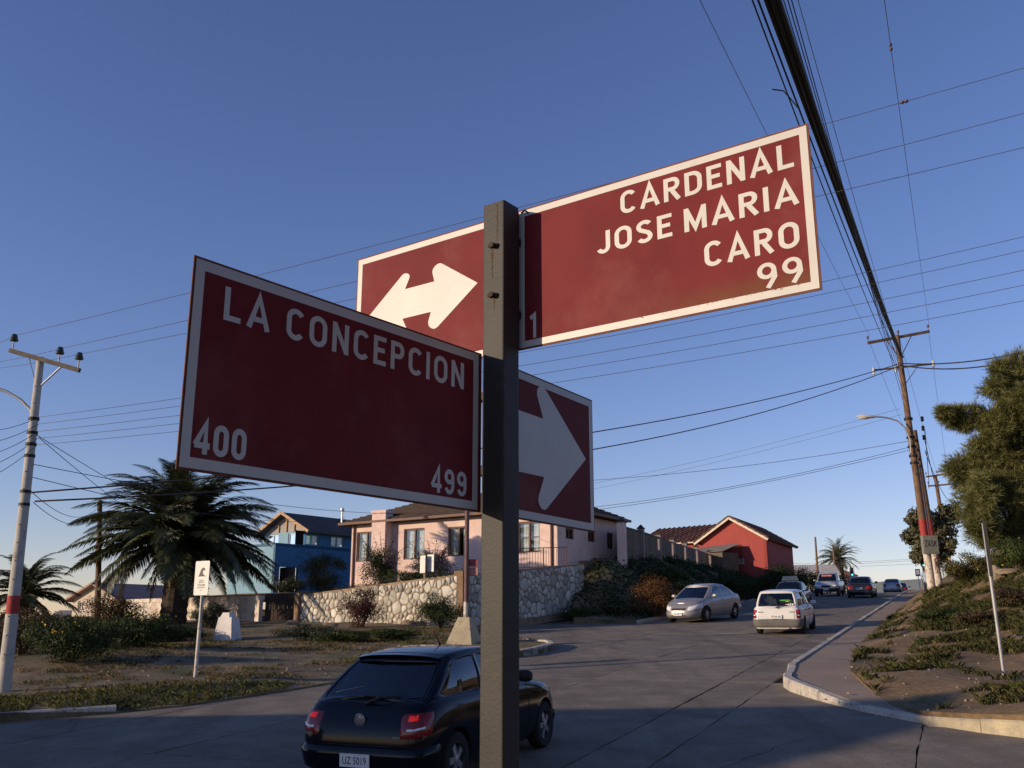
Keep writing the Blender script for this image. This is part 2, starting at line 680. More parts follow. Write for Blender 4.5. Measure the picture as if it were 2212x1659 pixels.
srow = [1.0, 5.6, 10.3, 15.2]
k = 15.2
while k < 73:
    k += 4.7
    srow.append(min(k, 74.0))
for i in range(len(srow) - 1):
    for j in range(len(tcols) - 1):
        slab(srow[i], srow[i + 1], tcols[j], tcols[j + 1])
for i in range(3):
    prev = -12.6
    for t_ in left[:9]:
        slab(srow[i], srow[i + 1], prev, t_); prev = t_
    prev = -3.42
    for t_ in right[:6]:
        slab(srow[i], srow[i + 1], prev, t_); prev = t_
for (a, b) in ((15.2, 19.9),):
    slab(a, b, -12.6, -15.5)
    slab(a, b, -3.42, -0.6)
for i in range(5, 9):
    slab(srow[i], srow[i + 1], -12.6, -15.6)
    slab(srow[i], srow[i + 1], -15.6, -18.8)

# wandering cracks filled with tar
m_tar = mat('tar crack', (0.022, 0.020, 0.018), 0.8, 0.2, 9)
for (sa, ta, sb, tb_, w_) in ((12.2, -8.6, 16.9, -7.2, .02), (17.5, -6.2, 20.6, -4.4, .016), (21.0, -9.7, 24.6, -7.2, .018), (26.2, -6.8, 27.4, -4.5, .014), (30.5, -9.8, 33.0, -8.1, .016), (15.4, -11.2, 19.4, -9.9, .018), (9.5, -3.2, 14.2, -1.9, .02), (23.0, -7.0, 23.6, -4.4, .012), (28.4, -11.5, 29.8, -9.9, .016), (11.2, -12.4, 13.8, -15.2, .018)):
    n_ = 16
    ps = []
    for k in range(n_ + 1):
        f = k / n_
        e_ = math.sin(math.pi * f) ** .4
        ps.append((sa + (sb - sa) * f + rng.uniform(-.07, .07) * e_, ta + (tb_ - ta) * f + rng.uniform(-.09, .09) * e_, w_ * rng.uniform(.3, 1.0) * e_))
    mb = MB()
    dv = Vector((sb - sa, tb_ - ta)).normalized()
    for s_, t_, w in ps:
        for sg in (-1, 1):
            q = (s_ - dv.y * w * sg * .5, t_ + dv.x * w * sg * .5)
            mb.v.append((*xy(*q), prof(q[0]) + 0.0075))
    for k in range(n_):
        b_ = 2 * k
        mb.f.append((b_, b_ + 1, b_ + 3, b_ + 2)); mb.mi.append(0)
    structure('crack', mb, m_tar, parent=road)

# left verge ------------------------------------------------------------
ISL = [(-70, 38), (-40, 26.2), (-20, 17.6), (-14, 15.4), (-11, 15.6), (-8.49, 16.71), (-6.74, 17.61), (-5.93, 18.21), (-4.42, 20.45), (-2.3, 23.9), (-0.7, 25.75), (0.17, 26.66), (0.85, 27.7),
       (1.22, 28.9), (1.2, 30.0), (0.75, 31.0), (-0.2, 32.3), (-1.1, 33.9), (-1.7, 36.0), (-1.95, 39.0), (-2.0, 62), (-70, 62)]
mb = patch(ISL, island_z, 0.6)
verge = structure('verge', mb, m_dirt, smooth=180)


# kerb stones ---------------------------------------------------------
def kerb_run(pts, hts, mats, parent, wid=0.16, step=0.95, names='kerb_stone'):
    """stones along a plan polyline; the stone lies to the LEFT of the direction walked"""
    L = [0.0]
    for i in range(1, len(pts)):
        L.append(L[-1] + math.dist(pts[i - 1], pts[i]))

    def pos(d):
        d = min(max(d, 0), L[-1])
        for i in range(1, len(pts)):
            if d <= L[i] + 1e-9:
                f = (d - L[i - 1]) / max(1e-9, L[i] - L[i - 1])
                return (pts[i - 1][0] + (pts[i][0] - pts[i - 1][0]) * f, pts[i - 1][1] + (pts[i][1] - pts[i - 1][1]) * f,
                        hts[i - 1] + (hts[i] - hts[i - 1]) * f)
    n = max(1, round(L[-1] / step))

    def nrm(d):
        p = pos(max(0, d - 0.25)); q = pos(min(L[-1], d + 0.25))
        t_ = Vector((q[0] - p[0], q[1] - p[1])).normalized()
        return Vector((-t_.y, t_.x))
    for k in range(n):
        a, b = L[-1] * k / n + 0.004, L[-1] * (k + 1) / n - 0.004
        mb = MB()
        ds = [a, (a + b) / 2, b]
        rings = []
        jit = rng.uniform(-.012, .012)
        for d in ds:
            p = pos(d); nn = nrm(d)
            g0 = prof(st(p[0], p[1])[0])
            o = Vector((p[0], p[1]))
            q = o + nn * wid
            h = p[2] + jit
            rings.append([(o.x, o.y, g0 - 0.1), (o.x, o.y, g0 + h - 0.025), (*(o + nn * 0.025), g0 + h), (q.x, q.y, g0 + h), (q.x, q.y, g0 - 0.1)])
        V = [p for r_ in rings for p in r_]
        F = []
        for i in range(2):
            for j in range(4):
                a_ = i * 5 + j
                F.append((a_, a_ + 5, a_ + 6, a_ + 1))
        F += [(0, 1, 2, 3, 4), (14, 13, 12, 11, 10)]
        mb.add(V, F)
        o = structure(names, mb, mats[min(k * len(mats) // n, len(mats) - 1)], parent=parent)


kerb_run([(-40, 26.2), (-20, 17.6), (-14, 15.4), (-11, 15.6), (-8.49, 16.71), (-6.9, 17.53)], [0.17, 0.17, 0.17, 0.17, 0.17, 0.14], [m_kerb], verge)
kerb_run([(-0.7, 25.75), (0.17, 26.66), (0.85, 27.7), (1.22, 28.9), (1.2, 30.0), (0.75, 31.0), (-0.2, 32.3)], [0.10, 0.18, 0.2, 0.2, 0.2, 0.18, 0.15], [m_kerb], verge, step=0.75)

# right pavement and bank -------------------------------------------------
KR = [(13.5, 4.2), (8.3, 10.4), (6.57, 13.0), (6.16, 13.54), (5.81, 14.41), (5.45, 15.4), (5.28, 16.3), (5.15, 17.07), (5.05, 18.0), (5.08, 18.7), (5.26, 19.35), (5.62, 20.3), xy(21.9, KT), xy(24, KT)]
# inner edge of the pavement
inn = [gp(1930, 1543, 0.15), gp(1905, 1520, 0.15), gp(1868, 1483, 0.15), gp(1838, 1452, 0.15), gp(1836, 1438, 0.15), gp(1846, 1425, 0.15)]
inn = [(5.93, 14.62), (5.88, 15.5)] + [(p[0], p[1]) for p in inn[2:]]
near_end = (5.85, 14.75)
far_k = [xy(s_, KT) for s_ in range(28, 132, 4)]
far_i = [xy(s_, -2.42) for s_ in range(26, 132, 4)]


def walk_z(x, y):
    s, t = st(x, y)
    d = math.dist((x, y), (5.6, 15.0))
    return prof(s) + 0.09 * sstep(0.5, 2.6, d) + 0.073


def off(p, q, r_, d):
    t_ = Vector((r_[0] - p[0], r_[1] - p[1])).normalized()
    return (q[0] + t_.y * d, q[1] - t_.x * d)


kline = KR[4:] + far_k
koff = []
for i, q in enumerate(kline):
    p = kline[max(0, i - 1)]; r_ = kline[min(len(kline) - 1, i + 1)]
    koff.append(off(p, q, r_, 0.15))
wpoly = koff + far_i[::-1] + inn[::-1]
mb = patch(wpoly, walk_z, 1.1)
pave = structure('pavement', mb, m_walk, smooth=180, label='brownish concrete pavement with a rounded corner')
hts = []
for q in kline:
    d = math.dist(q, (5.6, 15.2))
    hts.append(0.085 + 0.11 * sstep(0.4, 2.8, d))
rk = list(reversed(kline)); rh = list(reversed(hts))
kerb_run(rk, rh, [m_kerb], pave, step=1.3)
kerb_run(list(reversed(KR[:5])), [0.10, 0.17, 0.21, 0.21, 0.21], [m_kerby], pave, step=1.1)
# kerb_run walks leave the stone on the left; walking back towards us the pavement is on the left
bpoly = [(13.56, 4.3), (8.37, 10.44)] + [(6.64, 13.05), (6.24, 13.60), (5.90, 14.44)] + inn + far_i + [xy(130, 26), xy(60, 30), xy(20, 34), (40, 0)]
mb = patch(bpoly, bank_z, 0.45)
bank = structure('bank', mb, m_dirt2, smooth=180, label='sandy earth bank rising from the pavement')
# left bank below the fence
lb = [xy(s_, -12.35) for s_ in range(40, 132, 4)] + [xy(130, -30), xy(84, -24), xy(46, -17.2), xy(40, -15.2)]
mb = patch(lb, lbank_z, 0.8)
lbank = structure('bank', mb, m_dirt, smooth=180, label='shaded earth bank below the plank fence')
kl = [xy(s_, -12.2) for s_ in range(40, 100, 4)]
kerb_run(kl, [0.12] * len(kl), [m_kerb], lbank, step=2.0)
# the raised corner on which the sign post stands
NV = [(-10, -12), (12, -12), (11, 2.0), (7, 4.4), (3.5, 5.2), (-3, 5.2), (-7, 3.2), (-10, 0)]


def near_z(x, y):
    d = min(sstep(5.6, 1.5, y + 0.04 * x * x), 1)
    return prof(st(x, y)[0]) + 0.1 + (0.45) * d


mb = patch(NV, near_z, 1.0)
structure('verge', mb, m_dirt, smooth=180, label='raised earth corner under the street name post')
# far hills beyond the crest
mb = MB()
n_ = 60
for i in range(n_ + 1):
    a = R(8 + 38 * i / n_)
    d = 900
    h = 38 + 2.0 * math.sin(i * 0.37) + 1.2 * math.sin(i * 0.83 + 1) + 0.5 * math.sin(i * 1.9)
    mb.v += [(d * math.sin(a), d * math.cos(a), -40), (d * math.sin(a), d * math.cos(a), h), (d * 1.25 * math.sin(a), d * 1.25 * math.cos(a), h * 0.4)]
for i in range(n_):
    b = i * 3
    mb.f += [(b, b + 3, b + 4, b + 1), (b + 1, b + 4, b + 5, b + 2)]; mb.mi += [0, 0]
structure('hills', mb, mat('hazy hills', (0.16, 0.19, 0.20), 1.0, 0.15, 0.01), smooth=180)


# ================================================================== BUILDINGS
def facade(P, u, W, z0, z1, holes, th=0.22, inward=None, top=None):
    """wall in the plane through P along u (unit, plan), from z0 to z1, with rectangular openings; thickness goes to 'inward'.
    top: optional function of distance giving extra gable height"""
    u3 = Vector((u[0], u[1], 0))
    n = Vector((inward[0], inward[1], 0)) * th
    xs = sorted({0.0, W} | {h[0] for h in holes} | {h[1] for h in holes})
    zs = sorted({z0, z1} | {h[2] for h in holes} | {h[3] for h in holes})
    mb = MB()

    def pt(a, z):
        return Vector((P[0], P[1], z)) + u3 * a
    for i in range(len(xs) - 1):
        for j in range(len(zs) - 1):
            cx, cz = (xs[i] + xs[i + 1]) / 2, (zs[j] + zs[j + 1]) / 2
            if any(h[0] < cx < h[1] and h[2] < cz < h[3] for h in holes):
                continue
            q = [pt(xs[i], zs[j]), pt(xs[i + 1], zs[j]), pt(xs[i + 1], zs[j + 1]), pt(xs[i], zs[j + 1])]
            mb.add(q, [(0, 1, 2, 3)])
            mb.add([v + n for v in q], [(3, 2, 1, 0)])
    for h in holes:
        q = [pt(h[0], h[2]), pt(h[1], h[2]), pt(h[1], h[3]), pt(h[0], h[3])]
        for k in range(4):
            a, b = q[k], q[(k + 1) % 4]
            mb.add([a, b, b + n, a + n], [(0, 1, 2, 3)])
    q = [pt(0, z0), pt(W, z0), pt(W, z1), pt(0, z1)]
    for k in range(4):
        a, b = q[k], q[(k + 1) % 4]
        mb.add([b, a, a + n, b + n], [(0, 1, 2, 3)])
    return mb


m_wframe = mat('brown window frame', (0.13, 0.055, 0.03), 0.6, 0.2, 4)
m_wwhite = mat('white window frame', (0.62, 0.6, 0.56), 0.6, 0.1, 4)
m_pane = glass_mat('window pane', (0.75, 0.8, 0.8), 0.10)
m_curt = mat('white curtain', (0.8, 0.79, 0.77), 0.9, 0.2, 3.0)
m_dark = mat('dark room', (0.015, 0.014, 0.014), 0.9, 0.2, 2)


def window(parent, P, u, inward, h, fm, curtain=True, split=2, bar=False, depth=0.10, fw=0.07):
    """frame, panes and curtain inside the opening h=(a0,a1,z0,z1)"""
    u3 = Vector((u[0], u[1], 0)); n = Vector((inward[0], inward[1], 0)); zz = Vector((0, 0, 1))
    a0, a1, z0, z1 = h
    O = Vector((P[0], P[1], 0)) + n * depth

    def p(a, z, d=0.0):
        return O + u3 * a + zz * z + n * d
    mb = MB()
    mb.bar(p(a0, z0 + fw / 2), p(a1, z0 + fw / 2), fw, fw)
    mb.bar(p(a0, z1 - fw / 2), p(a1, z1 - fw / 2), fw, fw)
    mb.bar(p(a0 + fw / 2, z0 + fw), p(a0 + fw / 2, z1 - fw), fw, fw, up=n)
    mb.bar(p(a1 - fw / 2, z0 + fw), p(a1 - fw / 2, z1 - fw), fw, fw, up=n)
    for k in range(1, split):
        a = a0 + (a1 - a0) * k / split
        mb.bar(p(a, z0 + fw), p(a, z1 - fw), fw * 1.3, fw * 0.95, up=n)
    if bar:
        zc = z0 + (z1 - z0) * 0.5
        for k in range(split):
            b0 = a0 + (a1 - a0) * k / split; b1 = a0 + (a1 - a0) * (k + 1) / split
            mb.bar(p(b0 + fw, zc), p(b1 - fw, zc), 0.035, 0.035)
    w = part('window', mb, fm, parent)
    for k in range(split):
        b0 = a0 + (a1 - a0) * k / split + fw * 0.6; b1 = a0 + (a1 - a0) * (k + 1) / split - fw * 0.6
        g = MB().add([p(b0, z0 + fw, .02), p(b1, z0 + fw, .02), p(b1, z1 - fw, .02), p(b0, z1 - fw, .02)], [(0, 1, 2, 3)])
        part('pane', g, m_pane, w)
    if curtain:
        c = MB()
        n_ = 28
        for k in range(n_ + 1):
            a = a0 + 0.02 + (a1 - a0 - 0.04) * k / n_
            d = 0.16 + 0.025 * math.sin(k * 1.6)
            # parted in the middle
            c.v += [tuple(p(a, z0 + 0.04, d)), tuple(p(a, z1 - 0.04, d))]
        for k in range(n_):
            if abs(k - n_ / 2) < 2.2 * (1 if split > 1 else 0):
                continue
            b = 2 * k
            c.f.append((b, b + 2, b + 3, b + 1)); c.mi.append(0)
        part('curtain', c, m_curt, w, smooth=180)
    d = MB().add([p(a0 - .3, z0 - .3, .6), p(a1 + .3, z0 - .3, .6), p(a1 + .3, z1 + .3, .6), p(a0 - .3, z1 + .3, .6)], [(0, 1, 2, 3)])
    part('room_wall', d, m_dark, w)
    return w


def unit(a, b):
    v = np.array([b[0] - a[0], b[1] - a[1]]); L = np.linalg.norm(v)
    return v / L, float(L)


m_pink = mat('pink plaster', (0.68, 0.51, 0.455), 0.9, 0.10, 1.2, bump=0.25, bscale=25, wear=(0.57, 0.42, 0.36), wscale=1.1, wlo=0.5, whi=0.75)
m_browntile = mat('brown roof tiles', (0.06, 0.042, 0.034), 0.85, 0.3, 3, bump=0.3, bscale=12)
m_gut = mat('brown gutter', (0.14, 0.07, 0.05), 0.6, 0.2, 4)

# ------------------------------------------------------------------ pink house
PL = np.array([(752 - 1106) / 2126 * 55, 55.0]); PR = np.array([(1206 - 1106) / 2126 * 47.3, 47.3])
pu, pw = unit(PL, PR)
pin = np.array([-pu[1], pu[0]])
if pin[1] < 0:
    pin = -pin
pz0, pz1 = 4.0, 7.78
pink = thing('pink_house', 'pink plastered bungalow with a chimney and brown framed windows', 'house', (*PL, pz0))
wins = [(771, 811, 1150, 1212), (873, 916, 1143, 1207), (968, 1012, 1139, 1200), (1118, 1166, 1128, 1192)]
holes = []
for x0, x1, y0, y1 in wins:
    a0, zt = on_plane(x0, y0, PL, pu); a1, zb = on_plane(x1, y1, PL, pu)
    holes.append((a0, a1, zb, zt))
part('wall', facade(PL, pu, pw, pz0, pz1, holes, 0.25, pin), m_pink, pink)
for h in holes:
    window(pink, PL, pu, pin, h, m_wframe, True, 2, h is holes[3])
# side wall facing the street
sv = np.array([math.sin(R(32)), math.cos(R(32))])
SL = 6.8
sh = []
for x0, x1, y0, y1 in [(1222, 1240, 1140, 1166), (1270, 1286, 1148, 1172), (1311, 1326, 1150, 1187)]:
    a0, zt = on_plane(x0, y0, PR, sv); a1, zb = on_plane(x1, y1, PR, sv)
    sh.append((a0, min(a1, SL - .2), zb, zt))
sin_ = np.array([-sv[1], sv[0]])
part('wall', facade(PR, sv, SL, pz0, pz1 - 0.003, sh, 0.25, sin_), m_pink, pink)
for h in sh:
    window(pink, PR, sv, sin_, h, m_wframe, False, 2)
# the other two sides
PLb = PL + sv * SL; PRb = PR + sv * SL
part('wall', facade(PL + pu * 0.003, sv, SL, pz0, pz1 - 0.006, [], 0.2, -sin_), m_pink, pink)
part('wall', facade(PLb, pu, pw, pz0, pz1 - 0.009, [], 0.2, -pin), m_pink, pink)
# hipped roof
ov = 0.55
c = [PL - pu * ov - sv * ov, PR + pu * ov - sv * ov, PRb + pu * ov + sv * ov, PLb - pu * ov + sv * ov]
ze = pz1 + 0.02
rl = PL + pu * 3.6 + sv * SL / 2; rr = PR - pu * 3.2 + sv * SL / 2
mb = MB()
V = [(*p, ze) for p in c] + [(*p, ze + 0.12) for p in c] + [(*rl, ze + 1.75), (*rr, ze + 1.75)]
mb.add(V, [(3, 2, 1, 0), (0, 1, 5, 4), (1, 2, 6, 5), (2, 3, 7, 6), (3, 0, 4, 7), (4, 5, 9, 8), (5, 6, 9), (6, 7, 8, 9), (7, 4, 8)])
roof = part('roof', mb, m_browntile, pink)
# tile courses on the front and side slopes
for k in range(1, 14):
    f = k / 14
    mb = MB()
    a = Vector(V[4]).lerp(Vector(V[8]), f); b = Vector(V[5]).lerp(Vector(V[9]), f)
    mb.bar(a + Vector((0, 0, .01)), b + Vector((0, 0, .01)), 0.10, 0.05)
    part('tile_course', mb, m_browntile, roof)
    mb = MB()
    a2 = Vector(V[6]).lerp(Vector(V[9]), f)
    mb.bar(b + Vector((0, 0, .012)), a2 + Vector((0, 0, .012)), 0.10, 0.05)
    part('tile_course', mb, m_browntile, roof)
for a, b in ((0, 1), (1, 2), (3, 0)):
    mb = MB()
    p_, q_ = Vector(V[a]), Vector(V[b])
    mb.bar(p_ + Vector((0, 0, .05)) * 1.0, q_ + Vector((0, 0, .05)), 0.13, 0.13)
    part('gutter', mb, m_gut, pink)
# chimney against the front wall
a0, _ = on_plane(813.5, 1200, PL, pu); a1, _ = on_plane(846, 1200, PL, pu)
_, ct = on_plane(830, 1103, PL - pin * 0.4, pu)
cw = (a1 - a0) * 0.9
cc = PL + pu * (a0 + cw * 0.62) - pin * 0.30
mb = MB()
rzc = math.atan2(pu[1], pu[0])
mb.box((*cc, (pz0 + ct - 0.15) / 2), (cw, 0.62, ct - 0.15 - pz0), rzc)
ch = part('chimney', mb, m_pink, pink)
mb = MB().box((*cc, ct - 0.07), (cw + 0.1, 0.72, 0.155), rzc)
part('chimney_cap', mb, m_pink, ch)
# drain pipes
for x_ in (1193, 765):
    a0, _ = on_plane(x_, 1200, PL, pu)
    q = PL + pu * a0 - pin * 0.07
    mb = MB().cyl((*q, pz0), (*q, pz1 + 0.05), 0.06, n=8)
    part('drain_pipe', mb, m_gut, pink)

# ------------------------------------------------------------------ terrace and stone wall
WL = np.array([(648 - 1106) / 2126 * 44, 44.0]); WC = np.array([(988 - 1106) / 2126 * 38, 38.0]); WG = np.array([3.4, 46.2])
m_mort = mat('wall mortar', (0.27, 0.20, 0.135), 0.95, 0.25, 3, bump=0.5, bscale=25)
m_stone = mat('pale field stone', (0.47, 0.45, 0.385), 0.9, 0.22, 2.5, bump=0.35, bscale=18, objrand=0.34)


def wall_top(x, y):
    f = (np.array([x, y]) - WL) @ (WC - WL) / ((WC - WL) @ (WC - WL))
    if f < 1.0 and math.hypot(*(np.array([x, y]) - WG)) > 8:
        return 3.55 + 0.62 * max(0, f)
    d = np.linalg.norm(np.array([x, y]) - WC) / np.linalg.norm(WG - WC)
    return 4.17 + 0.95 * min(1, d)


def terr_z(x, y):
    # garden level: follows the wall tops, then level round the house
    dW = min(1, max(0, ((np.array([x, y]) - WL) @ np.array([WC[1] - WL[1], -(WC - WL)[0]]) * -1) / np.linalg.norm(WC - WL) / 4.0))
    f = (np.array([x, y]) - WL) @ (WC - WL) / ((WC - WL) @ (WC - WL))
    base = 3.5 + 0.62 * min(1, max(0, f))
    far = np.linalg.norm(np.array([x, y]) - WC) / np.linalg.norm(WG - WC)
    side = 4.12 + 0.75 * min(1.0, far)
    k = sstep(0.85, 1.25, f + 0.15 * max(0, far - 0.3))
    z = base * (1 - k) + side * k
    return z * (1 - dW * 0.6) + 4.25 * dW * 0.6


tp = [tuple(WL + np.array([0.15, 0.2])), tuple(WC + np.array([-0.02, 0.28])), tuple(WG + np.array([-0.3, 0.2])), (4.6, 47.6), (6.0, 50.2), (10.5, 64), (4, 74), (-24, 74), (-20, 60), (-12.5, 50)]
mb = patch(tp, terr_z, 1.0)
structure('garden', mb, m_dirt, smooth=180, label='garden earth behind the stone wall')


def poly_clip(poly, p, n):
    """keep the side of the line through p where (x-p).n <= 0"""
    out = []
    for i in range(len(poly)):
        a = poly[i]; b = poly[(i + 1) % len(poly)]
        da = (a[0] - p[0]) * n[0] + (a[1] - p[1]) * n[1]
        db = (b[0] - p[0]) * n[0] + (b[1] - p[1]) * n[1]
        if da <= 0:
            out.append(a)
        if (da < 0 < db) or (db < 0 < da):
            f = da / (da - db)
            out.append((a[0] + (b[0] - a[0]) * f, a[1] + (b[1] - a[1]) * f))
    return out


def stone_wall(name, label, A, B, zb, zt, outn, seed, cell, parent=None):
    """mortar wall from plan point A to B; zb,zt functions of distance; every stone a part"""
    u, L = unit(A, B)
    o3 = Vector((outn[0], outn[1], 0)); u3 = Vector((u[0], u[1], 0))
    t = thing(name, label, 'wall', (A[0], A[1], zb(0)))
    mb = MB()
    n_ = 12
    for k in range(n_):
        a, b = L * k / n_, L * (k + 1) / n_
        q = []
        for d in (a, b):
            for off_ in (0.0, 0.38):
                for z in (zb(d) - 0.3, zt(d)):
                    q.append(Vector((A[0], A[1], z)) + u3 * d - o3 * off_)
        mb.add(q, [(0, 4, 5, 1), (1, 5, 7, 3), (3, 7, 6, 2)] + ([(0, 1, 3, 2)] if k == 0 else []) + ([(4, 6, 7, 5)] if k == n_ - 1 else []))
    part('mortar', mb, m_mort, t)
    rg = random.Random(seed)
    # jittered sites -> voronoi cells -> stones
    sites = []
    z_lo = lambda d: zb(d) + 0.02
    rows = 7
    d = 0.0
    tries = 0
    while tries < 6000:
        tries += 1
        d = rg.uniform(0.05, L - 0.05)
        z = rg.uniform(z_lo(d), zt(d) - 0.16)
        f = (z - z_lo(d)) / max(0.1, (zt(d) - z_lo(d)))
        r_ = cell * (0.5 + 0.85 * rg.random() ** 1.3) * (0.62 if f > 0.82 else 1.0)
        if all((d - p[0]) ** 2 + (z - p[1]) ** 2 > (0.5 * (r_ + p[2])) ** 2 for p in sites):
            sites.append((d, z, r_))
    for i, (d, z, r_) in enumerate(sites):
        poly = [(d - r_, z - r_), (d + r_, z - r_), (d + r_, z + r_), (d - r_, z + r_)]
        for j, (d2, z2, r2) in enumerate(sites):
            if i == j or abs(d2 - d) > 2 * cell + .3 or abs(z2 - z) > 2 * cell + .3:
                continue
            k = r_ / (r_ + r2)
            m_ = (d + (d2 - d) * k, z + (z2 - z) * k)
            l_ = math.hypot(d2 - d, z2 - z)
            nn = ((d2 - d) / l_, (z2 - z) / l_)
            poly = poly_clip(poly, (m_[0] - nn[0] * 0.022, m_[1] - nn[1] * 0.022), nn)
            if len(poly) < 3:
                break
        poly = poly_clip(poly, (0.02, 0), (-1, 0)) if poly else poly
        poly = poly_clip(poly, (L - 0.02, 0), (1, 0)) if poly else poly
        zt_, zb_ = zt(d) - 0.07, zb(d)
        poly = poly_clip(poly, (0, zt_), (0, 1)) if poly else poly
        poly = poly_clip(poly, (0, zb_), (0, -1)) if poly else poly
        if len(poly) < 3:
            continue
        # round the corners once
        sm = []
        for a in range(len(poly)):
            p_, q_ = poly[a], poly[(a + 1) % len(poly)]
            sm.append((p_[0] * .78 + q_[0] * .22, p_[1] * .78 + q_[1] * .22))
            sm.append((p_[0] * .22 + q_[0] * .78, p_[1] * .22 + q_[1] * .78))
        cx = sum(p_[0] for p_ in sm) / len(sm); cz = sum(p_[1] for p_ in sm) / len(sm)
        if max(abs(p_[0] - cx) for p_ in sm) < 0.05:
            continue
        n2 = len(sm)
        hgt = rg.uniform(0.025, 0.07)
        V = []
        for sc, hh in ((1.0, -0.03), (0.97, hgt * 0.5), (0.72, hgt)):
            for (a, b) in sm:
                V.append(Vector((A[0], A[1], cz + (b - cz) * sc)) + u3 * (cx + (a - cx) * sc) + o3 * (hh + rg.uniform(-.006, .006)))
        V.append(Vector((A[0], A[1], cz)) + u3 * cx + o3 * (hgt + 0.012))
        F = []
        for lv in (0, 1):
            for k in range(n2):
                k2 = (k + 1) % n2
                F.append((lv * n2 + k, lv * n2 + k2, (lv + 1) * n2 + k2, (lv + 1) * n2 + k))
        for k in range(n2):
            F.append((2 * n2 + k, 2 * n2 + (k + 1) % n2, 3 * n2))
        me = MB().add(V, F)
        nrm = (V[1] - V[0]).cross(V[n2] - V[0])
        if nrm.dot((V[0] + V[1]) / 2 - V[-1] + o3 * -0.2) < 0:
            me.f = [tuple(reversed(f)) for f in me.f]
        part('stone', me, m_stone, t, smooth=50)
    return t


wu, wl = unit(WL, WC)
wn_ = np.array([wu[1], -wu[0]])
if wn_[1] > 0:
    wn_ = -wn_
zbL = lambda d: prof(st(*(WL + wu * d))[0]) + 0.18
sw = stone_wall('stone_wall', 'pale fieldstone retaining wall lit by the sun below the pink house', WL, WC, zbL, lambda d: 3.6 + 0.6 * d / wl, wn_, 5, 0.33)
mb = MB()
mb.bar((*(WL - wu * 0.12), 2.0), (*(WL - wu * 0.12), 3.66), 0.34, 0.30, up=(wu[0], wu[1], 0))
part('end_post', mb, mat('wall post render', (0.22, 0.14, 0.085), 0.95, 0.2, 3, bump=0.3), sw)
gu, gl = unit(WC, WG)
gn = np.array([gu[1], -gu[0]])
if gn[0] < 0:
    gn = -gn
sw2 = stone_wall('stone_wall', 'shaded fieldstone wall along the side street up to the gate', WC + gu * 0.42, WG, lambda d: prof(st(*(WC + gu * d))[0]) + 0.2 + 0.025 * d, lambda d: 4.2 + 0.95 * d / gl, gn, 9, 0.40)
mb = MB().box((*(WC + gu * 0.16 + gn * 0.02 - wn_ * 0.05), 3.12), (0.44, 0.44, 2.4), math.atan2(gu[1], gu[0]))
part('corner_post', mb, MATS['wall post render'], sw2)

# gate posts and iron gate at the end of the wall
m_post = MATS['wall post render']
m_iron = mat('dark iron', (0.03, 0.026, 0.024), 0.6, 0.3, 5, metal=0.4)
for k, (vx, vy) in enumerate(((1262, 1216), (1291, 1213))):
    P_ = at_y(vx, vy, 48.4 + 0.7 * k)
    mb = MB().box((P_[0], P_[1], (2.7 + P_[2]) / 2), (0.36, 0.36, P_[2] - 2.7), -R(30))
    mb.box((P_[0], P_[1], P_[2] + 0.05), (0.44, 0.44, 0.10), -R(30))
    solo('gate_post', mb, m_post, ('brown rendered gate post where the shaded stone wall ends', 'brown rendered gate post beside the garden steps')[k], 'gate post', 'posts of the garden gate')
gA = at_y(1266, 1245, 48.6); gB = at_y(1288, 1245, 49.0)
gt = thing('iron_gate', 'dark iron garden gate between the two brown posts', 'gate', (gA[0], gA[1], 3.0))
mb = MB()
for z in (3.15, 4.7):
    mb.bar((gA[0] + .16, gA[1], z), (gB[0] - .16, gB[1], z), 0.05, 0.05)
part('frame', mb, m_iron, gt)
for k in range(6):
    f = (k + 0.5) / 6
    q = gA + (gB - gA) * (0.2 + 0.6 * f)
    part('bar', MB().bar((q[0], q[1], 3.17), (q[0], q[1], 4.68), 0.03, 0.03, up=(1, 0, 0)), m_iron, gt)

# railing in front of the pink house
rail = thing('garden_railing', 'low thin iron railing on the terrace before the pink house', 'railing', (-0.5, 41.5, 4.2))
r0 = WC + gu * 3.0 - gn * 0.55; r1 = WG - gu * 0.6 - gn * 0.55
zr = lambda f: 4.42 + 0.50 * f
mb = MB(); mb.bar((*r0, zr(0) + 0.95), (*r1, zr(1) + 0.95), 0.035, 0.035); mb.bar((*r0, zr(0) + 0.1), (*r1, zr(1) + 0.1), 0.03, 0.03)
part('rail', mb, m_gut, rail)
for k in range(28):
    f = k / 27
    q = r0 + (r1 - r0) * f
    part('baluster', MB().bar((*q, zr(f) - 0.25), (*q, zr(f) + 0.935), 0.05 if k % 9 == 0 else 0.022, up=(1, 0, 0)), m_gut, rail)

# ledges and steps
m_ledge = mat('worn ledge concrete', (0.30, 0.22, 0.14), 0.9, 0.2, 2, bump=0.3, bscale=25)
for k, (a, b, w_, lab) in enumerate((((1085, 1335), (1290, 1316), 0.5, 'upper worn concrete ledge leading to the garden steps'), ((1085, 1350), (1272, 1332), 0.5, 'lower worn concrete ledge leading to the garden steps'))):
    A_ = at_y(*a, 44.6 - 1.3 * k); B_ = at_y(*b, 47.0 - 1.3 * k)
    mb = MB()
    d_ = unit(A_, B_)[0]; nn = Vector((-d_[1], d_[0], 0)) * w_
    A3, B3 = Vector(A_), Vector(B_)
    for p_ in (0,):
        q = [A3, B3, B3 + nn, A3 + nn]
        V = [v.copy() for v in q] + [Vector((v.x, v.y, v.z - 0.42)) for v in q]
        mb.add(V, [(0, 1, 2, 3), (4, 5, 1, 0), (5, 6, 2, 1), (6, 7, 3, 2), (7, 4, 0, 3), (7, 6, 5, 4)])
    solo('concrete_ledge', mb, m_ledge, lab, 'ledge')
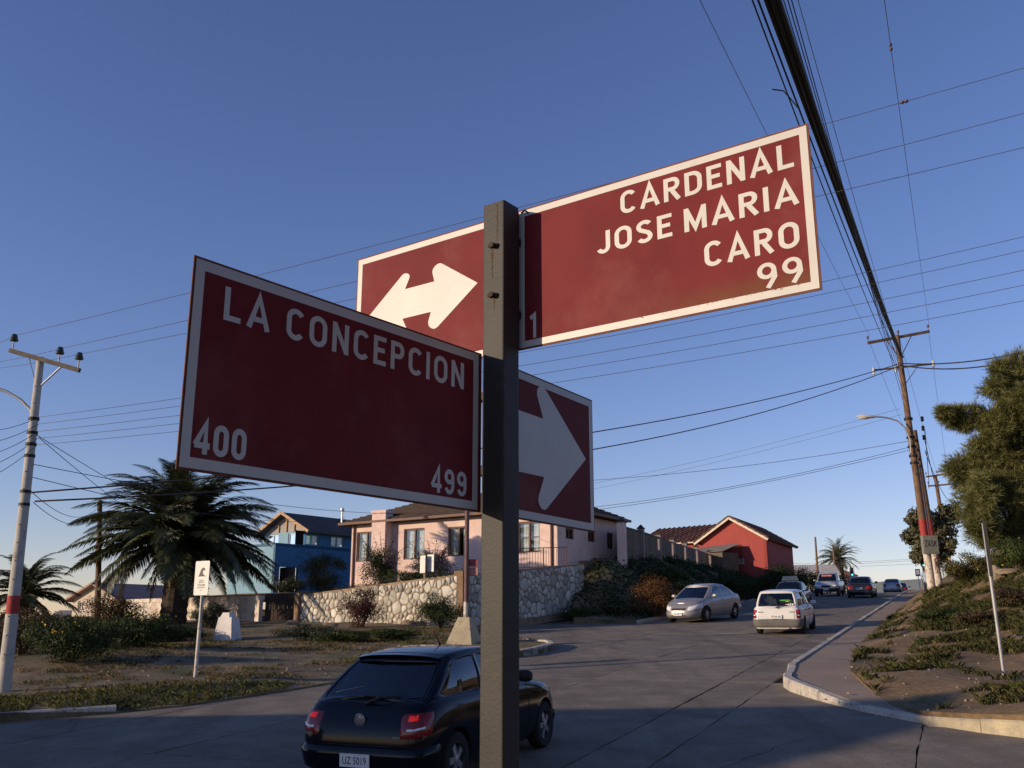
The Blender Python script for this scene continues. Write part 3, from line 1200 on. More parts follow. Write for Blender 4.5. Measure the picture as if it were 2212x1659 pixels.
steps = thing('garden_steps', 'flight of worn concrete steps climbing the bank beside the gate', 'steps', (3.9, 47.2, 2.9))
s0_ = at_y(1276, 1316, 47.6); s1_ = at_y(1360, 1262, 49.4)
ns = 9
sd_ = unit(s0_, s1_)[0]; sn_ = np.array([-sd_[1], sd_[0]])
Lst = math.dist(s0_[:2], s1_[:2])
for k in range(ns):
    a = s0_[:2] + sd_ * Lst * k / ns; b = s0_[:2] + sd_ * (Lst * (k + 1) / ns - 0.005)
    zt_ = s0_[2] + (s1_[2] - s0_[2]) * (k + 1) / ns
    poly = [tuple(a), tuple(b), tuple(b + sn_ * 1.3), tuple(a + sn_ * 1.3)]
    part('step', MB().prism(poly, 2.3, zt_), m_ledge, steps)
hr = thing('hand_rail', 'thin iron hand rail beside the concrete steps', 'hand rail', tuple(s0_))
hp = []
for vx, y0, y1 in ((1320, 1270, 1306), (1369, 1243, 1273), (1417, 1212, 1232)):
    p0 = at_y(vx, y1 + 12, 47.6 + (vx - 1320) * 0.02); p1 = at_y(vx, y0, 47.6 + (vx - 1320) * 0.02)
    p0[:2] = p1[:2]
    hp.append(p1)
    part('post', MB().bar(tuple(p0), tuple(p1), 0.05, up=(1, 0, 0)), m_iron, hr)
part('rail', MB().tube([tuple(p + np.array([0, 0, .01])) for p in hp], 0.025, 6), m_iron, hr)

# ------------------------------------------------------------------ plaster wall on the left
m_plas = mat('stained white plaster', (0.62, 0.55, 0.47), 0.9, 0.15, 0.9, bump=0.3, bscale=12, wear=(0.30, 0.19, 0.15), wscale=1.6, wlo=0.5, whi=0.68)
QA = np.array([(268 - 1106) / 2126 * 52.5, 52.5]); QB = np.array([(557 - 1106) / 2126 * 45.5, 45.5])
qu, ql = unit(QA, QB); qn = np.array([qu[1], -qu[0]])
qz = lambda v: 2.25 + (1351 - v) / 2126 * 48
pw_ = thing('plaster_wall', 'stained white plaster garden wall with faded paint behind the palm', 'wall', (*QA, 1.8))
mb = MB(); q = [tuple(QA), tuple(QB), tuple(QB - qn * 0.22), tuple(QA - qn * 0.22)]
mb.prism(q, 1.6, qz(1299)); part('panel', mb, m_plas, pw_)
mb = MB(); q = [tuple(QA + qn * .05), tuple(QB + qn * .05 + qu * .04), tuple(QB - qn * 0.27 + qu * .04), tuple(QA - qn * 0.27)]
mb.prism(q, qz(1299), qz(1291)); part('coping', mb, m_plas, pw_)
for f in (0.0, 0.33, 0.66):
    c_ = QA + qu * ql * f + qn * 0.02
    part('pilaster', MB().box((*c_, (1.6 + qz(1302)) / 2), (0.25, 0.1, qz(1302) - 1.6), math.atan2(qu[1], qu[0])), m_plas, pw_)
# return wall and timber gate in the gap
m_board = mat('weathered boards', (0.15, 0.118, 0.085), 0.9, 0.25, 2.0, bump=0.4, bscale=30, objrand=0.18)
m_dkwood = mat('dark timber', (0.05, 0.035, 0.028), 0.85, 0.3, 4, bump=0.2)
gg = thing('timber_gate', 'dark timber gate between the plaster wall and the stone wall', 'gate', (*(QB + qu * 0.3), 2.1))
for k in range(8):
    f = k / 8
    a = QB + qu * (0.1 + 0.2 * k) - qn * (0.4 + 0.1 * k)
    part('board', MB().box((*a, 2.85), (0.205, 0.04, 1.7), math.atan2(qu[1], qu[0]) + 0.4), m_dkwood, gg)
part('crossbar', MB().bar((*(QB + qu * .05 - qn * .42), 3.4), (*(QB + qu * 1.6 - qn * 1.2), 3.4), 0.05, 0.1), m_dkwood, gg)
mb = MB(); q = [tuple(QB + qu * 1.9 - qn * 1.4), tuple(WL + np.array([-0.2, 0.35])), tuple(WL + np.array([-0.1, 0.55])), tuple(QB + qu * 1.9 - qn * 1.6)]
solo('garden_wall', MB().prism(q, 1.9, 3.35), m_post, 'low brown garden wall beside the path to the blue house', 'wall')

# ------------------------------------------------------------------ blue house
m_ltblue = mat('sunlit blue paint', (0.20, 0.34, 0.42), 0.8, 0.08, 1.5, bump=0.1)  # front walls: the sunlit look is put into this lighter blue
m_dkblue = mat('shaded blue paint', (0.032, 0.13, 0.27), 0.8, 0.1, 1.2, bump=0.15, wear=(0.035, 0.15, 0.28), wscale=2)  # side walls: their shade is put into this darker blue
m_fascia = mat('raw timber trim', (0.42, 0.27, 0.15), 0.8, 0.2, 3)
BY = 64.0
bcor = np.array([(585 - 1106) / 2126 * BY, BY])                 # lower front corner
bv = np.array([math.sin(R(38)), math.cos(R(38))])               # along the shaded side wall
bu = np.array([-bv[1], bv[0]])                                  # to the left along the front
k_ = 2.9                                                        # terrace depth
bz0 = 4.0; bz1 = 2.25 + 177 / 2126 * BY; bz2 = 2.25 + 203 / 2126 * (BY + k_)
BWD = 5.0
blue = thing('blue_house', 'two tone blue house with a timber trimmed gable and flat terrace', 'house', (*bcor, bz0))
BS = 11.0
door = []
a0, zt = on_plane(604, 1224, bcor, bv); a1, zb = on_plane(641, 1277, bcor, bv)
door = [(a0, a1, bz0 + 0.02, zt)]
sideh = []
for x0, x1, y0, y1 in ((660, 688, 1154, 1182), (716, 742, 1158, 1184)):
    a0, zt = on_plane(x0, y0, bcor, bv); a1, zb = on_plane(x1, y1, bcor, bv)
    sideh.append((a0, min(a1, BS - .2), zb, zt))
part('side_wall', facade(bcor, bv, BS, bz0, bz1, door, 0.2, bu), m_dkblue, blue)
part('side_wall', facade(bcor + bv * k_ + bu * 0.004, bv, BS - k_, bz1 + 0.002, bz2, [(h[0] - k_, h[1] - k_, max(h[2], bz1 + .03), min(h[3], bz2 - .08)) for h in sideh], 0.2, bu), m_dkblue, blue)
for h in sideh:
    window(blue, bcor + bu * .004, bv, bu, (h[0], h[1], max(h[2], bz1 + .03), min(h[3], bz2 - .08)), m_ltblue, False, 2)
d_ = door[0]
mb = MB().bar((*(bcor + bv * (d_[0] + d_[1]) / 2 + bu * .12), d_[2]), (*(bcor + bv * (d_[0] + d_[1]) / 2 + bu * .12), d_[3]), 0.05, d_[1] - d_[0], up=(bu[0], bu[1], 0))
part('door', mb, m_dkwood, blue)
part('front_wall', facade(bcor + bu * .003, bu, BWD, bz0, bz1 - 0.003, [], 0.2, bv), m_ltblue, blue)
mb = MB().prism([tuple(bcor), tuple(bcor + bv * BS), tuple(bcor + bv * BS + bu * BWD), tuple(bcor + bu * BWD)], bz1 - 0.2, bz1 - 0.006)
part('terrace_slab', mb, m_dkblue, blue)
ufr = bcor + bv * k_
fw = []
for x0, x1, y0, y1 in ((628, 662, 1153, 1180), (598, 612, 1160, 1178)):
    a0, zt = on_plane(x1, y0, ufr, bu); a1, zb = on_plane(x0, y1, ufr, bu)
    fw.append((max(0.3, min(a0, a1)), max(a0, a1), max(zb, bz1 + .1), min(zt, bz2 - .1)))
fw = [(0.75, 2.35, bz1 + 0.12, bz2 - 0.1), (3.4, 4.7, bz1 + 0.12, bz2 - 0.1)]
part('front_wall', facade(ufr + bu * .006, bu, BWD, bz1 + .001, bz2, fw, 0.2, bv), m_ltblue, blue)
for h in fw:
    window(blue, ufr + bu * .006, bu, bv, h, m_wwhite, True, 2)
# gable, boarded grey, and roof
apx = ufr + bu * BWD / 2
gz = bz2 + 1.25
mb = MB()
mb.add([(*ufr, bz2 + .002), (*(ufr + bu * BWD), bz2 + .002), (*apx, gz)], [(0, 1, 2)])
mb.add([(*(ufr + bv * .06), bz2 + .002), (*(ufr + bu * BWD + bv * .06), bz2 + .002), (*(apx + bv * .06), gz)], [(2, 1, 0)])
gab = part('gable', mb, mat('grey gable boards', (0.33, 0.30, 0.28), 0.85, 0.15, 2), blue)
ro = ufr - bv * 0.6
bk = ufr + bv * (BS - k_ + 0.3)
mb = MB()
for sgn in (0, 1):
    e0 = ro + (bu * (BWD + .5) if sgn else -bu * .5); e1 = bk + (bu * (BWD + .5) if sgn else -bu * .5)
    r0_ = ro + bu * BWD / 2; r1_ = bk + bu * BWD / 2
    ze_ = bz2 - 0.12; zr_ = gz + 0.1
    V = [(*e0, ze_), (*e1, ze_), (*r1_, zr_), (*r0_, zr_)]
    V += [(a, b, c_ - 0.12) for a, b, c_ in V]
    mb.add(V, [(0, 1, 2, 3), (7, 6, 5, 4), (0, 4, 5, 1), (1, 5, 6, 2), (3, 2, 6, 7), (0, 3, 7, 4)])
rf = part('roof', mb, mat('dark sheet roof', (0.055, 0.048, 0.045), 0.7, 0.25, 1.5), blue)
for sgn in (0, 1):
    e0 = ro - bv * .03 + (bu * (BWD + .5) if sgn else -bu * .5); r0_ = ro - bv * .03 + bu * BWD / 2
    part('barge_board', MB().bar((*e0, bz2 - 0.16), (*r0_, gz + 0.06), 0.05, 0.2), m_fascia, blue)
for f in (0.33, 0.5, 0.67):
    q = ufr - bv * .05 + bu * BWD * f
    part('gable_strut', MB().bar((*q, bz2), (*q, bz2 + 1.25 * (1 - abs(f - .5) * 2)), 0.10, 0.08, up=(bu[0], bu[1], 0)), m_fascia, gab)
q = ufr + bv * 4 + bu * (BWD / 2 - 1.2)
mb = MB().cyl((*q, gz - 0.6), (*q, gz + 0.45), 0.07, n=10); mb.lathe([(0.0, .5), (.13, .45), (.15, .35), (.13, .25), (0.0, .22)], 10, (*q, gz + 0.25))
part('flue', mb, mat('galvanised flue', (0.55, 0.55, 0.55), 0.4, 0.1, 4, metal=0.8), rf)

# ------------------------------------------------------------------ plank fence with pink pillars
m_pillar = mat('faded pink pillar', (0.27, 0.215, 0.20), 0.9, 0.12, 2, bump=0.2)
fence = thing('plank_fence', 'long weathered plank fence with pointed pink pillars on the bank', 'fence', (5.55, 50, 5.4))
vxs = [1342, 1384, 1421, 1451, 1478, 1503, 1531]
vts = [1120, 1134, 1148, 1159, 1167, 1176, 1187]
vbs = [1206, 1208, 1216, 1222, 1229, 1233, 1240]
fpts = []
for vx, vt, vb in zip(vxs, vts, vbs):
    Y = 50.0 * 485 / (1827 - vx)
    fpts.append((at_y(vx, vt, Y), at_y(vx, vb, Y)))
fr = math.atan2(fpts[-1][0][1] - fpts[0][0][1], fpts[-1][0][0] - fpts[0][0][0])
fdir = np.array([math.cos(fr), math.sin(fr)])
pil_me = None
for i, (T_, B_) in enumerate(fpts):
    mb = MB()
    w_ = 0.42 if i == 0 else 0.34
    zb_ = B_[2] - 0.5; zt_ = T_[2] - 0.22
    mb.box((T_[0], T_[1], (zb_ + zt_) / 2), (w_, w_, zt_ - zb_), fr)
    part('pillar', mb, m_pillar if i else m_pink, fence)
    mb = MB()
    mb.box((T_[0], T_[1], zt_ + 0.03), (w_ + .08, w_ + .08, .06), fr)
    mb.box((T_[0], T_[1], zt_ + 0.15), (w_, w_, .18), fr, taper=0.15)
    part('pillar_cap', mb, m_dkwood, fence)
bd = bpy.data.meshes.new('board')
_b = MB().box((0, 0, 0.5), (1, 0.03, 1)); bd = mesh_from('board', _b.v, _b.f, m_board)
# two further fence stretches without pillars
e1 = at_y(1545, 1195, 84.5); e1b = at_y(1545, 1238, 84.5); e2 = at_y(1657, 1207, 86); e2b = at_y(1657, 1243, 86)
segs = [(fpts[i], fpts[i + 1], 0.30) for i in range(6)] + [((fpts[6][0], fpts[6][1]), (e1, e1b), 0.2), ((e1, e1b), (e2, e2b), 0.0)]
rg = random.Random(4)
for i, ((T0, B0), (T1, B1), drop) in enumerate(segs):
    L = math.dist(T0[:2], T1[:2])
    n_ = max(3, min(20, int(L / 0.26)))
    a_ = math.atan2(T1[1] - T0[1], T1[0] - T0[0])
    for k in range(n_):
        f = (k + 0.5) / n_
        if i < 6 and (f < 0.04 or f > 0.965):
            continue
        T_ = T0 + (T1 - T0) * f; B_ = B0 + (B1 - B0) * f
        zt_ = T_[2] - drop - 0.12 + rg.uniform(-.04, .04); zb_ = B_[2] - 0.25
        part_me('board', bd, fence, (T_[0], T_[1], zb_), (0, 0, a_), (L / n_ * 0.93, 1, zt_ - zb_), world=True)
    for zf in (0.25, 0.8):
        a = B0 + (T0 - B0) * zf; b = B1 + (T1 - B1) * zf
        n2 = np.array([-math.sin(a_), math.cos(a_), 0]) * 0.05
        part('rail', MB().bar(tuple(a - n2 * -1), tuple(b - n2 * -1), 0.06, 0.09), m_board, fence)
        if i < 2:
            part('rail', MB().bar(tuple(a - n2), tuple(b - n2), 0.05, 0.08), m_board, fence)

# ------------------------------------------------------------------ red house
m_red = mat('red painted render', (0.31, 0.06, 0.052), 0.85, 0.08, 1.2, bump=0.1)
m_redtile = mat('clay roof tiles', (0.13, 0.065, 0.05), 0.85, 0.3, 2.5, bump=0.3, objrand=0.25)
m_cream = mat('cream trim', (0.6, 0.53, 0.42), 0.8, 0.1, 3)
sc = 1.12
RL = np.array([14.9, 75.8]) * sc; RR = np.array([19.0, 72.0]) * sc
ru, rw = unit(RL, RR); rin = np.array([-ru[1], ru[0]])
rv = np.array([math.sin(R(27)), math.cos(R(27))])
rz0, rz1 = 4.2, 9.6; rap = 11.35
red = thing('red_house', 'red rendered house with clay tile roof and cream gable trim', 'house', (*RL, rz0))
a0, zt = on_plane(1591, 1206, RL, ru); a1, zb = on_plane(1608, 1218, RL, ru)
rh_ = (a0, a1, zb, zt)
part('wall', facade(RL, ru, rw, rz0, rz1, [rh_], 0.25, rin), m_red, red)
window(red, RL, ru, rin, rh_, m_wwhite, False, 4)
part('wall', facade(RR, rv, 11, rz0, rz1 - .003, [], 0.25, -np.array([rv[1], -rv[0]])), m_red, red)
part('wall', facade(RL + rv * 11, ru, rw, rz0, rz1 - .006, [], 0.2, -rin), m_red, red)
mid = (RL + RR) / 2
mb = MB(); mb.extrude([(*RL, rz1 + .002), (*RR, rz1 + .002), (*mid, rap - .15)], (rin[0] * .2, rin[1] * .2, 0))
part('gable', mb, m_red, red)


def tiled_roof(parent, E0, E1, R0, R1, pitchn, th=0.12, roll=0.42):
    """slope between eave line E0-E1 and ridge line R0-R1 with rows of barrel tiles"""
    mb = MB()
    V = [Vector(E0), Vector(E1), Vector(R1), Vector(R0)]
    nn = (V[1] - V[0]).cross(V[3] - V[0]).normalized()
    if nn.z < 0:
        nn = -nn
    V2 = V + [v - nn * th for v in V]
    mb.add(V2, [(0, 1, 2, 3), (7, 6, 5, 4), (0, 4, 5, 1), (1, 5, 6, 2), (2, 6, 7, 3), (3, 7, 4, 0)])
    r_ = part('roof', mb, m_redtile, parent)
    L = (V[1] - V[0]).length
    n_ = max(4, int(L / roll))
    for k in range(n_ + 1):
        f = k / n_
        a = V[0].lerp(V[1], f) + nn * .02; b = V[3].lerp(V[2], f) + nn * .02
        m2 = MB()
        pts = []; rr = []
        q = 7
        for j in range(q):
            pts += [a.lerp(b, j / q), a.lerp(b, (j + 0.97) / q)]
            rr += [0.115, 0.085]
        m2.tube(pts, rr, 7)
        part('tile_row', m2, m_redtile, r_, smooth=40)
    return r_


of = -rin * 0.5
for sgn, C_ in ((0, RL - ru * 0.45), (1, RR + ru * 0.45)):
    zed = rz1 - 0.28
    tiled_roof(red, (*(C_ + of), zed), (*(C_ + rv * 11.4), zed), (*(mid + of), rap), (*(mid + rv * 11.4), rap), None)
    part('barge_board', MB().bar((*(C_ + of * 1.06), zed - 0.12), (*(mid + of * 1.06), rap - 0.12), 0.06, 0.24), m_cream, red)
# left wing
wgL = RL - ru * 7.5 + rin * 0.6; wgR = RL + rin * 0.6
part('wing_wall', facade(wgL, ru, 7.5, rz0, rz1 - 0.1, [], 0.25, rin), m_red, red)
tiled_roof(red, (*(wgL + of), rz1 - .15), (*(wgR + of - ru * 0.5), rz1 - .15), (*(wgL + rin * 4.2), rz1 + 1.75), (*(wgR + rin * 4.2 + ru * 1.5), rz1 + 1.75), None)
part('gutter', MB().bar((*(wgL + of * 1.1), rz1 - .2), (*(wgR + of * 1.1 - ru * .5), rz1 - .2), 0.10, 0.10), m_cream, red)
# meter pole with pipe on the gable wall
q = RL + ru * (rw * 0.62) - rin * 0.06
part('service_pipe', MB().tube([(*(RL + ru * rw * .2 - rin * .06), 8.9), (*(q), 8.9), (*q, 7.4)], 0.035, 6), m_iron, red)
# small lean-to shed behind the fence
m_sheet = mat('grey corrugated sheet', (0.22, 0.20, 0.18), 0.6, 0.25, 1.5)
shA = at_y(1487, 1198, 84); shB = at_y(1560, 1190, 80.5)
suv, sL = unit(shA, shB); siv = np.array([-suv[1], suv[0]])
shed = thing('garden_shed', 'small shed with grey corrugated roof against the red house', 'shed', (shA[0], shA[1], 5.6))
q = [tuple(shA[:2]), tuple(shB[:2]), tuple(shB[:2] + siv * 1.8), tuple(shA[:2] + siv * 1.8)]
part('wall', MB().prism(q, 5.2, shA[2] - 0.05), m_board, shed)
mb = MB()
n_ = 44
for k in range(n_ + 1):
    p_ = shA[:2] + (shB[:2] - shA[:2]) * (k / n_ * 1.06 - .03)
    dz = 0.02 * (1 if k % 2 else -1)
    f0 = p_ - siv * .2; f1 = p_ + siv * 1.9
    mb.v += [(*f0, shA[2] + dz), (*f1, shA[2] + .75 + dz)]
for k in range(n_):
    mb.f.append((2 * k, 2 * k + 2, 2 * k + 3, 2 * k + 1)); mb.mi.append(0)
part('roof', mb, m_sheet, shed)

# ------------------------------------------------------------------ further houses
def small_house(name, label, P, u, W, D, z0, z1, ridge, wm, rm, holes=(), gable_front=True, fm=None, group=None):
    """gabled house; P front-left corner, u along the front"""
    u = np.array(u); v = np.array([-u[1], u[0]])
    if v[1] < 0:
        v = -v
    t = thing(name, label, 'house', (P[0], P[1], z0), group)
    P = np.array(P)
    part('wall', facade(P, u, W, z0, z1, list(holes), 0.2, v), wm, t)
    for h in holes:
        window(t, P, u, v, h, fm or m_wwhite, False, 2)
    part('wall', facade(P + v * .003, v, D, z0, z1 - .003, [], 0.2, u), wm, t)
    part('wall', facade(P + u * W + v * .003, v, D, z0, z1 - .003, [], 0.2, -u), wm, t)
    part('wall', facade(P + v * D, u, W, z0, z1 - .006, [], 0.2, -v), wm, t)
    o_ = 0.4
    mb = MB()
    if gable_front:
        a = P + u * W / 2
        mbg = MB().extrude([(*(P), z1), (*(P + u * W), z1), (*a, ridge - .1)], (v[0] * .2, v[1] * .2, 0))
        part('gable', mbg, wm, t)
        R0, R1 = a - v * o_, a + v * (D + o_)
        ends = [(P - u * o_ - v * o_, P - u * o_ + v * (D + o_)), (P + u * (W + o_) - v * o_, P + u * (W + o_) + v * (D + o_))]
    else:
        R0, R1 = P + v * D / 2 - u * o_, P + v * D / 2 + u * (W + o_)
        ends = [(P - u * o_ - v * o_, P + u * (W + o_) - v * o_), (P - u * o_ + v * (D + o_), P + u * (W + o_) + v * (D + o_))]
        for e in (P, P + u * W):
            part('gable', MB().extrude([(*e, z1), (*(e + v * D), z1), (*(e + v * D / 2), ridge - .1)], (u[0] * .01, u[1] * .01, 0)), wm, t)
    for e0, e1 in ends:
        V = [(*e0, z1 - .15), (*e1, z1 - .15), (*R1, ridge), (*R0, ridge)]
        V += [(a_, b_, c_ - .12) for a_, b_, c_ in V]
        mb.add(V, [(0, 1, 2, 3), (7, 6, 5, 4), (0, 4, 5, 1), (1, 5, 6, 2), (3, 2, 6, 7), (0, 3, 7, 4)])
    part('roof', mb, rm, t)
    return t


m_beige = mat('beige plaster', (0.55, 0.47, 0.38), 0.9, 0.1, 1.5, bump=0.15)
bz = lambda v, Y: 2.25 + (1351 - v) / 2126 * Y
Y = 58.0
P_ = at_y(158, 1300, Y)
small_house('beige_house', 'beige plastered house half hidden behind the big palm', (P_[0], P_[1]), (math.cos(R(-32)), math.sin(R(-32))), 4.2, 6, 0.8, bz(1292, Y), bz(1262, Y), m_beige, mat('pinkish sheet roof', (0.33, 0.2, 0.16), 0.7, 0.2, 2), [(0.5, 1.0, bz(1322, Y), bz(1300, Y)), (2.2, 2.9, bz(1330, Y), bz(1306, Y))], True)
Y = 75.0
P_ = at_y(96, 1350, Y)
small_house('grey_house', 'low timber house with dark roof down the slope on the far left', (P_[0], P_[1]), (math.cos(R(-6)), math.sin(R(-6))), 2.4, 5, -1.5, bz(1340, Y), bz(1318, Y), mat('pale timber cladding', (0.45, 0.42, 0.36), 0.9, 0.2, 3), m_sheet, [(0.7, 1.4, bz(1352, Y), bz(1343, Y))], False)
Y = 110.0
P_ = at_y(1704, 1250, Y)
small_house('cream_house', 'cream house with pale sloping eaves beyond the red house', (P_[0], P_[1]), (math.cos(R(-10)), math.sin(R(-10))), 5.2, 6, 4.0, bz(1240, Y), bz(1219, Y), mat('cream plaster', (0.5, 0.45, 0.37), 0.9, 0.1, 2), mat('pale roof', (0.48, 0.44, 0.40), 0.8, 0.15, 2), [], False)
Y = 128.0
P_ = at_y(1738, 1250, Y)
th_ = thing('tiled_house', 'far house with orange brown tile roof beside the small palm', 'house', (P_[0], P_[1], 4.0))
ua = np.array([1.0, 0.0]); wv = np.array([0.0, 1.0])
part('wall', facade((P_[0], P_[1]), ua, 6.5, 3.5, bz(1247, Y), [], 0.2, wv), m_beige, th_)
tiled_roof(th_, (P_[0] - .3, P_[1] - .5, bz(1248, Y)), (P_[0] + 6.8, P_[1] - .5, bz(1246, Y)), (P_[0] + .5, P_[1] + 3, bz(1227, Y)), (P_[0] + 5.6, P_[1] + 3, bz(1228, Y)), None, roll=0.45)
# red hut at the right behind the conifer
P_ = at_y(2192, 1150, 40)
small_house('red_hut', 'red hut with white edge behind the big conifer', (P_[0], P_[1]), (0.9, -0.436), 4, 4, 3.6, bz(1150, 40), bz(1118, 40), mat('red brown boards', (0.30, 0.09, 0.06), 0.85, 0.2, 3), mat('red sheet roof', (0.36, 0.10, 0.07), 0.7, 0.2, 2), [], False)
# the houses behind the photographer's left shoulder whose shadow lies on the crossing
m_corner = mat('corner house plaster', (0.5, 0.46, 0.4), 0.9, 0.1, 1)


# ================================================================== STREET NAME POST
m_polep = mat('flaking dark grey paint', (0.048, 0.045, 0.041), 0.5, 0.12, 9, bump=0.06, bscale=130, spec=0.15, wear=(0.085, 0.068, 0.05), wscale=16, wlo=0.60, whi=0.75)
m_signred = mat('sign red enamel', (0.165, 0.0225, 0.026), 0.55, 0.14, 7, spec=0.07, wear=(0.24, 0.075, 0.065), wscale=4.0, wlo=0.52, whi=0.85)
m_signwht = mat('sign white enamel', (0.56, 0.54, 0.50), 0.45, 0.06, 9, spec=0.4, wear=(0.50, 0.40, 0.27), wscale=14, wlo=0.66, whi=0.86)
m_rustrim = mat('rusty sheet edge', (0.16, 0.06, 0.035), 0.8, 0.3, 30)
m_rust = mat('rust stain', (0.17, 0.075, 0.035), 0.85, 0.3, 30)
DZ = EYE - 1.7
SU = np.array([math.sin(R(125.91)), math.cos(R(125.91)), 0]); SN = np.array([math.sin(R(215.91)), math.cos(R(215.91)), 0])
C0 = np.array([0.0238, 2.25, 0])


def ray_plane(px, py, P, n):
    r = ray(px, py)
    k = ((P - np.array([0, 0, 0])) @ n) / (r @ n)
    return np.array([r[0] * k, r[1] * k, 0])


CRn = ray_plane(1121, 600, C0, SN)
PWD = 0.064
GAP = 0.02                                    # boards stand off the pole on clamps
CRn = CRn + SU * GAP * 0.727 + SN * GAP
pc = CRn + SN * PWD / 2 - SU * PWD / 2
gz0 = near_z(pc[0], pc[1]) - 0.05
post = thing('street_name_post', 'dark steel post with red and white street name boards in the foreground', 'street sign', (pc[0], pc[1], gz0))
ptop = 2.722 + DZ
prz = math.atan2(SU[1], SU[0])


def square_tube(c, w, z0, z1, rz, bev=0.006):
    mb = MB()
    pl = []
    h = w / 2
    for sx, sy in ((1, 1), (-1, 1), (-1, -1), (1, -1)):
        for k in range(3):
            base = {(1, 1): 0, (-1, 1): 90, (-1, -1): 180, (1, -1): 270}[(sx, sy)]
            a = R(base + 45 * k)
            pl.append((sx * (h - bev) + bev * math.cos(a), sy * (h - bev) + bev * math.sin(a)))
    cr, sr = math.cos(rz), math.sin(rz)
    pl = [(c[0] + x * cr - y * sr, c[1] + x * sr + y * cr) for x, y in pl]
    return mb.prism(pl, z0, z1)


part('pole', square_tube(pc, PWD, gz0, ptop, prz, 0.0035), m_polep, post)


def board_part(name, P, u, n, a0, a1, z0, z1, th=0.0022, label=None):
    """sheet whose front lies in the plane; returns part and a function to place marks on the front"""
    u = Vector(u); n = Vector(n)

    def pt(a, z, d=0.0):
        return Vector((P[0], P[1], 0)) + u * a + Vector((0, 0, z)) + n * d
    mb = MB()
    mb.extrude([pt(a0, z0, -th), pt(a1, z0, -th), pt(a1, z1, -th), pt(a0, z1, -th)], n * th)
    b = part(name, mb, m_rustrim, post, label=label)
    # red face a hair in front, leaving a rusty edge
    e = 0.0035
    mb = MB().add([pt(a0 + e, z0 + e, .0004), pt(a1 - e, z0 + e, .0004), pt(a1 - e, z1 - e, .0004), pt(a0 + e, z1 - e, .0004)], [(0, 1, 2, 3)])
    part('face', mb, m_signred, b)
    mb = MB().add([pt(a0 + e, z0 + e, -th - .0004), pt(a1 - e, z0 + e, -th - .0004), pt(a1 - e, z1 - e, -th - .0004), pt(a0 + e, z1 - e, -th - .0004)], [(3, 2, 1, 0)])
    part('face', mb, m_signred, b)
    return b, pt


def border(b, pt, a0, a1, z0, z1, w, sides='LRTB', e=0.0045):
    mb = MB()
    d = 0.0009
    a0 += e; a1 -= e; z0 += e; z1 -= e
    def q(p0, p1, p2, p3):
        mb.add([pt(*p0, d), pt(*p1, d), pt(*p2, d), pt(*p3, d)], [(0, 1, 2, 3)])
    if 'B' in sides:
        q((a0, z0), (a1, z0), (a1, z0 + w), (a0, z0 + w))
    if 'T' in sides:
        q((a0, z1 - w), (a1, z1 - w), (a1, z1), (a0, z1))
    if 'L' in sides:
        q((a0, z0 + w), (a0 + w, z0 + w), (a0 + w, z1 - w), (a0, z1 - w))
    if 'R' in sides:
        q((a1 - w, z0 + w), (a1, z0 + w), (a1, z1 - w), (a1 - w, z1 - w))
    return part('border', mb, m_signwht, b)


# stroke lettering in the manner of road signs -------------------------------
def arc(cx, cy, rx, ry, a0, a1, n=14):
    return [(cx + rx * math.cos(R(a0 + (a1 - a0) * k / n)), cy + ry * math.sin(R(a0 + (a1 - a0) * k / n))) for k in range(n + 1)]


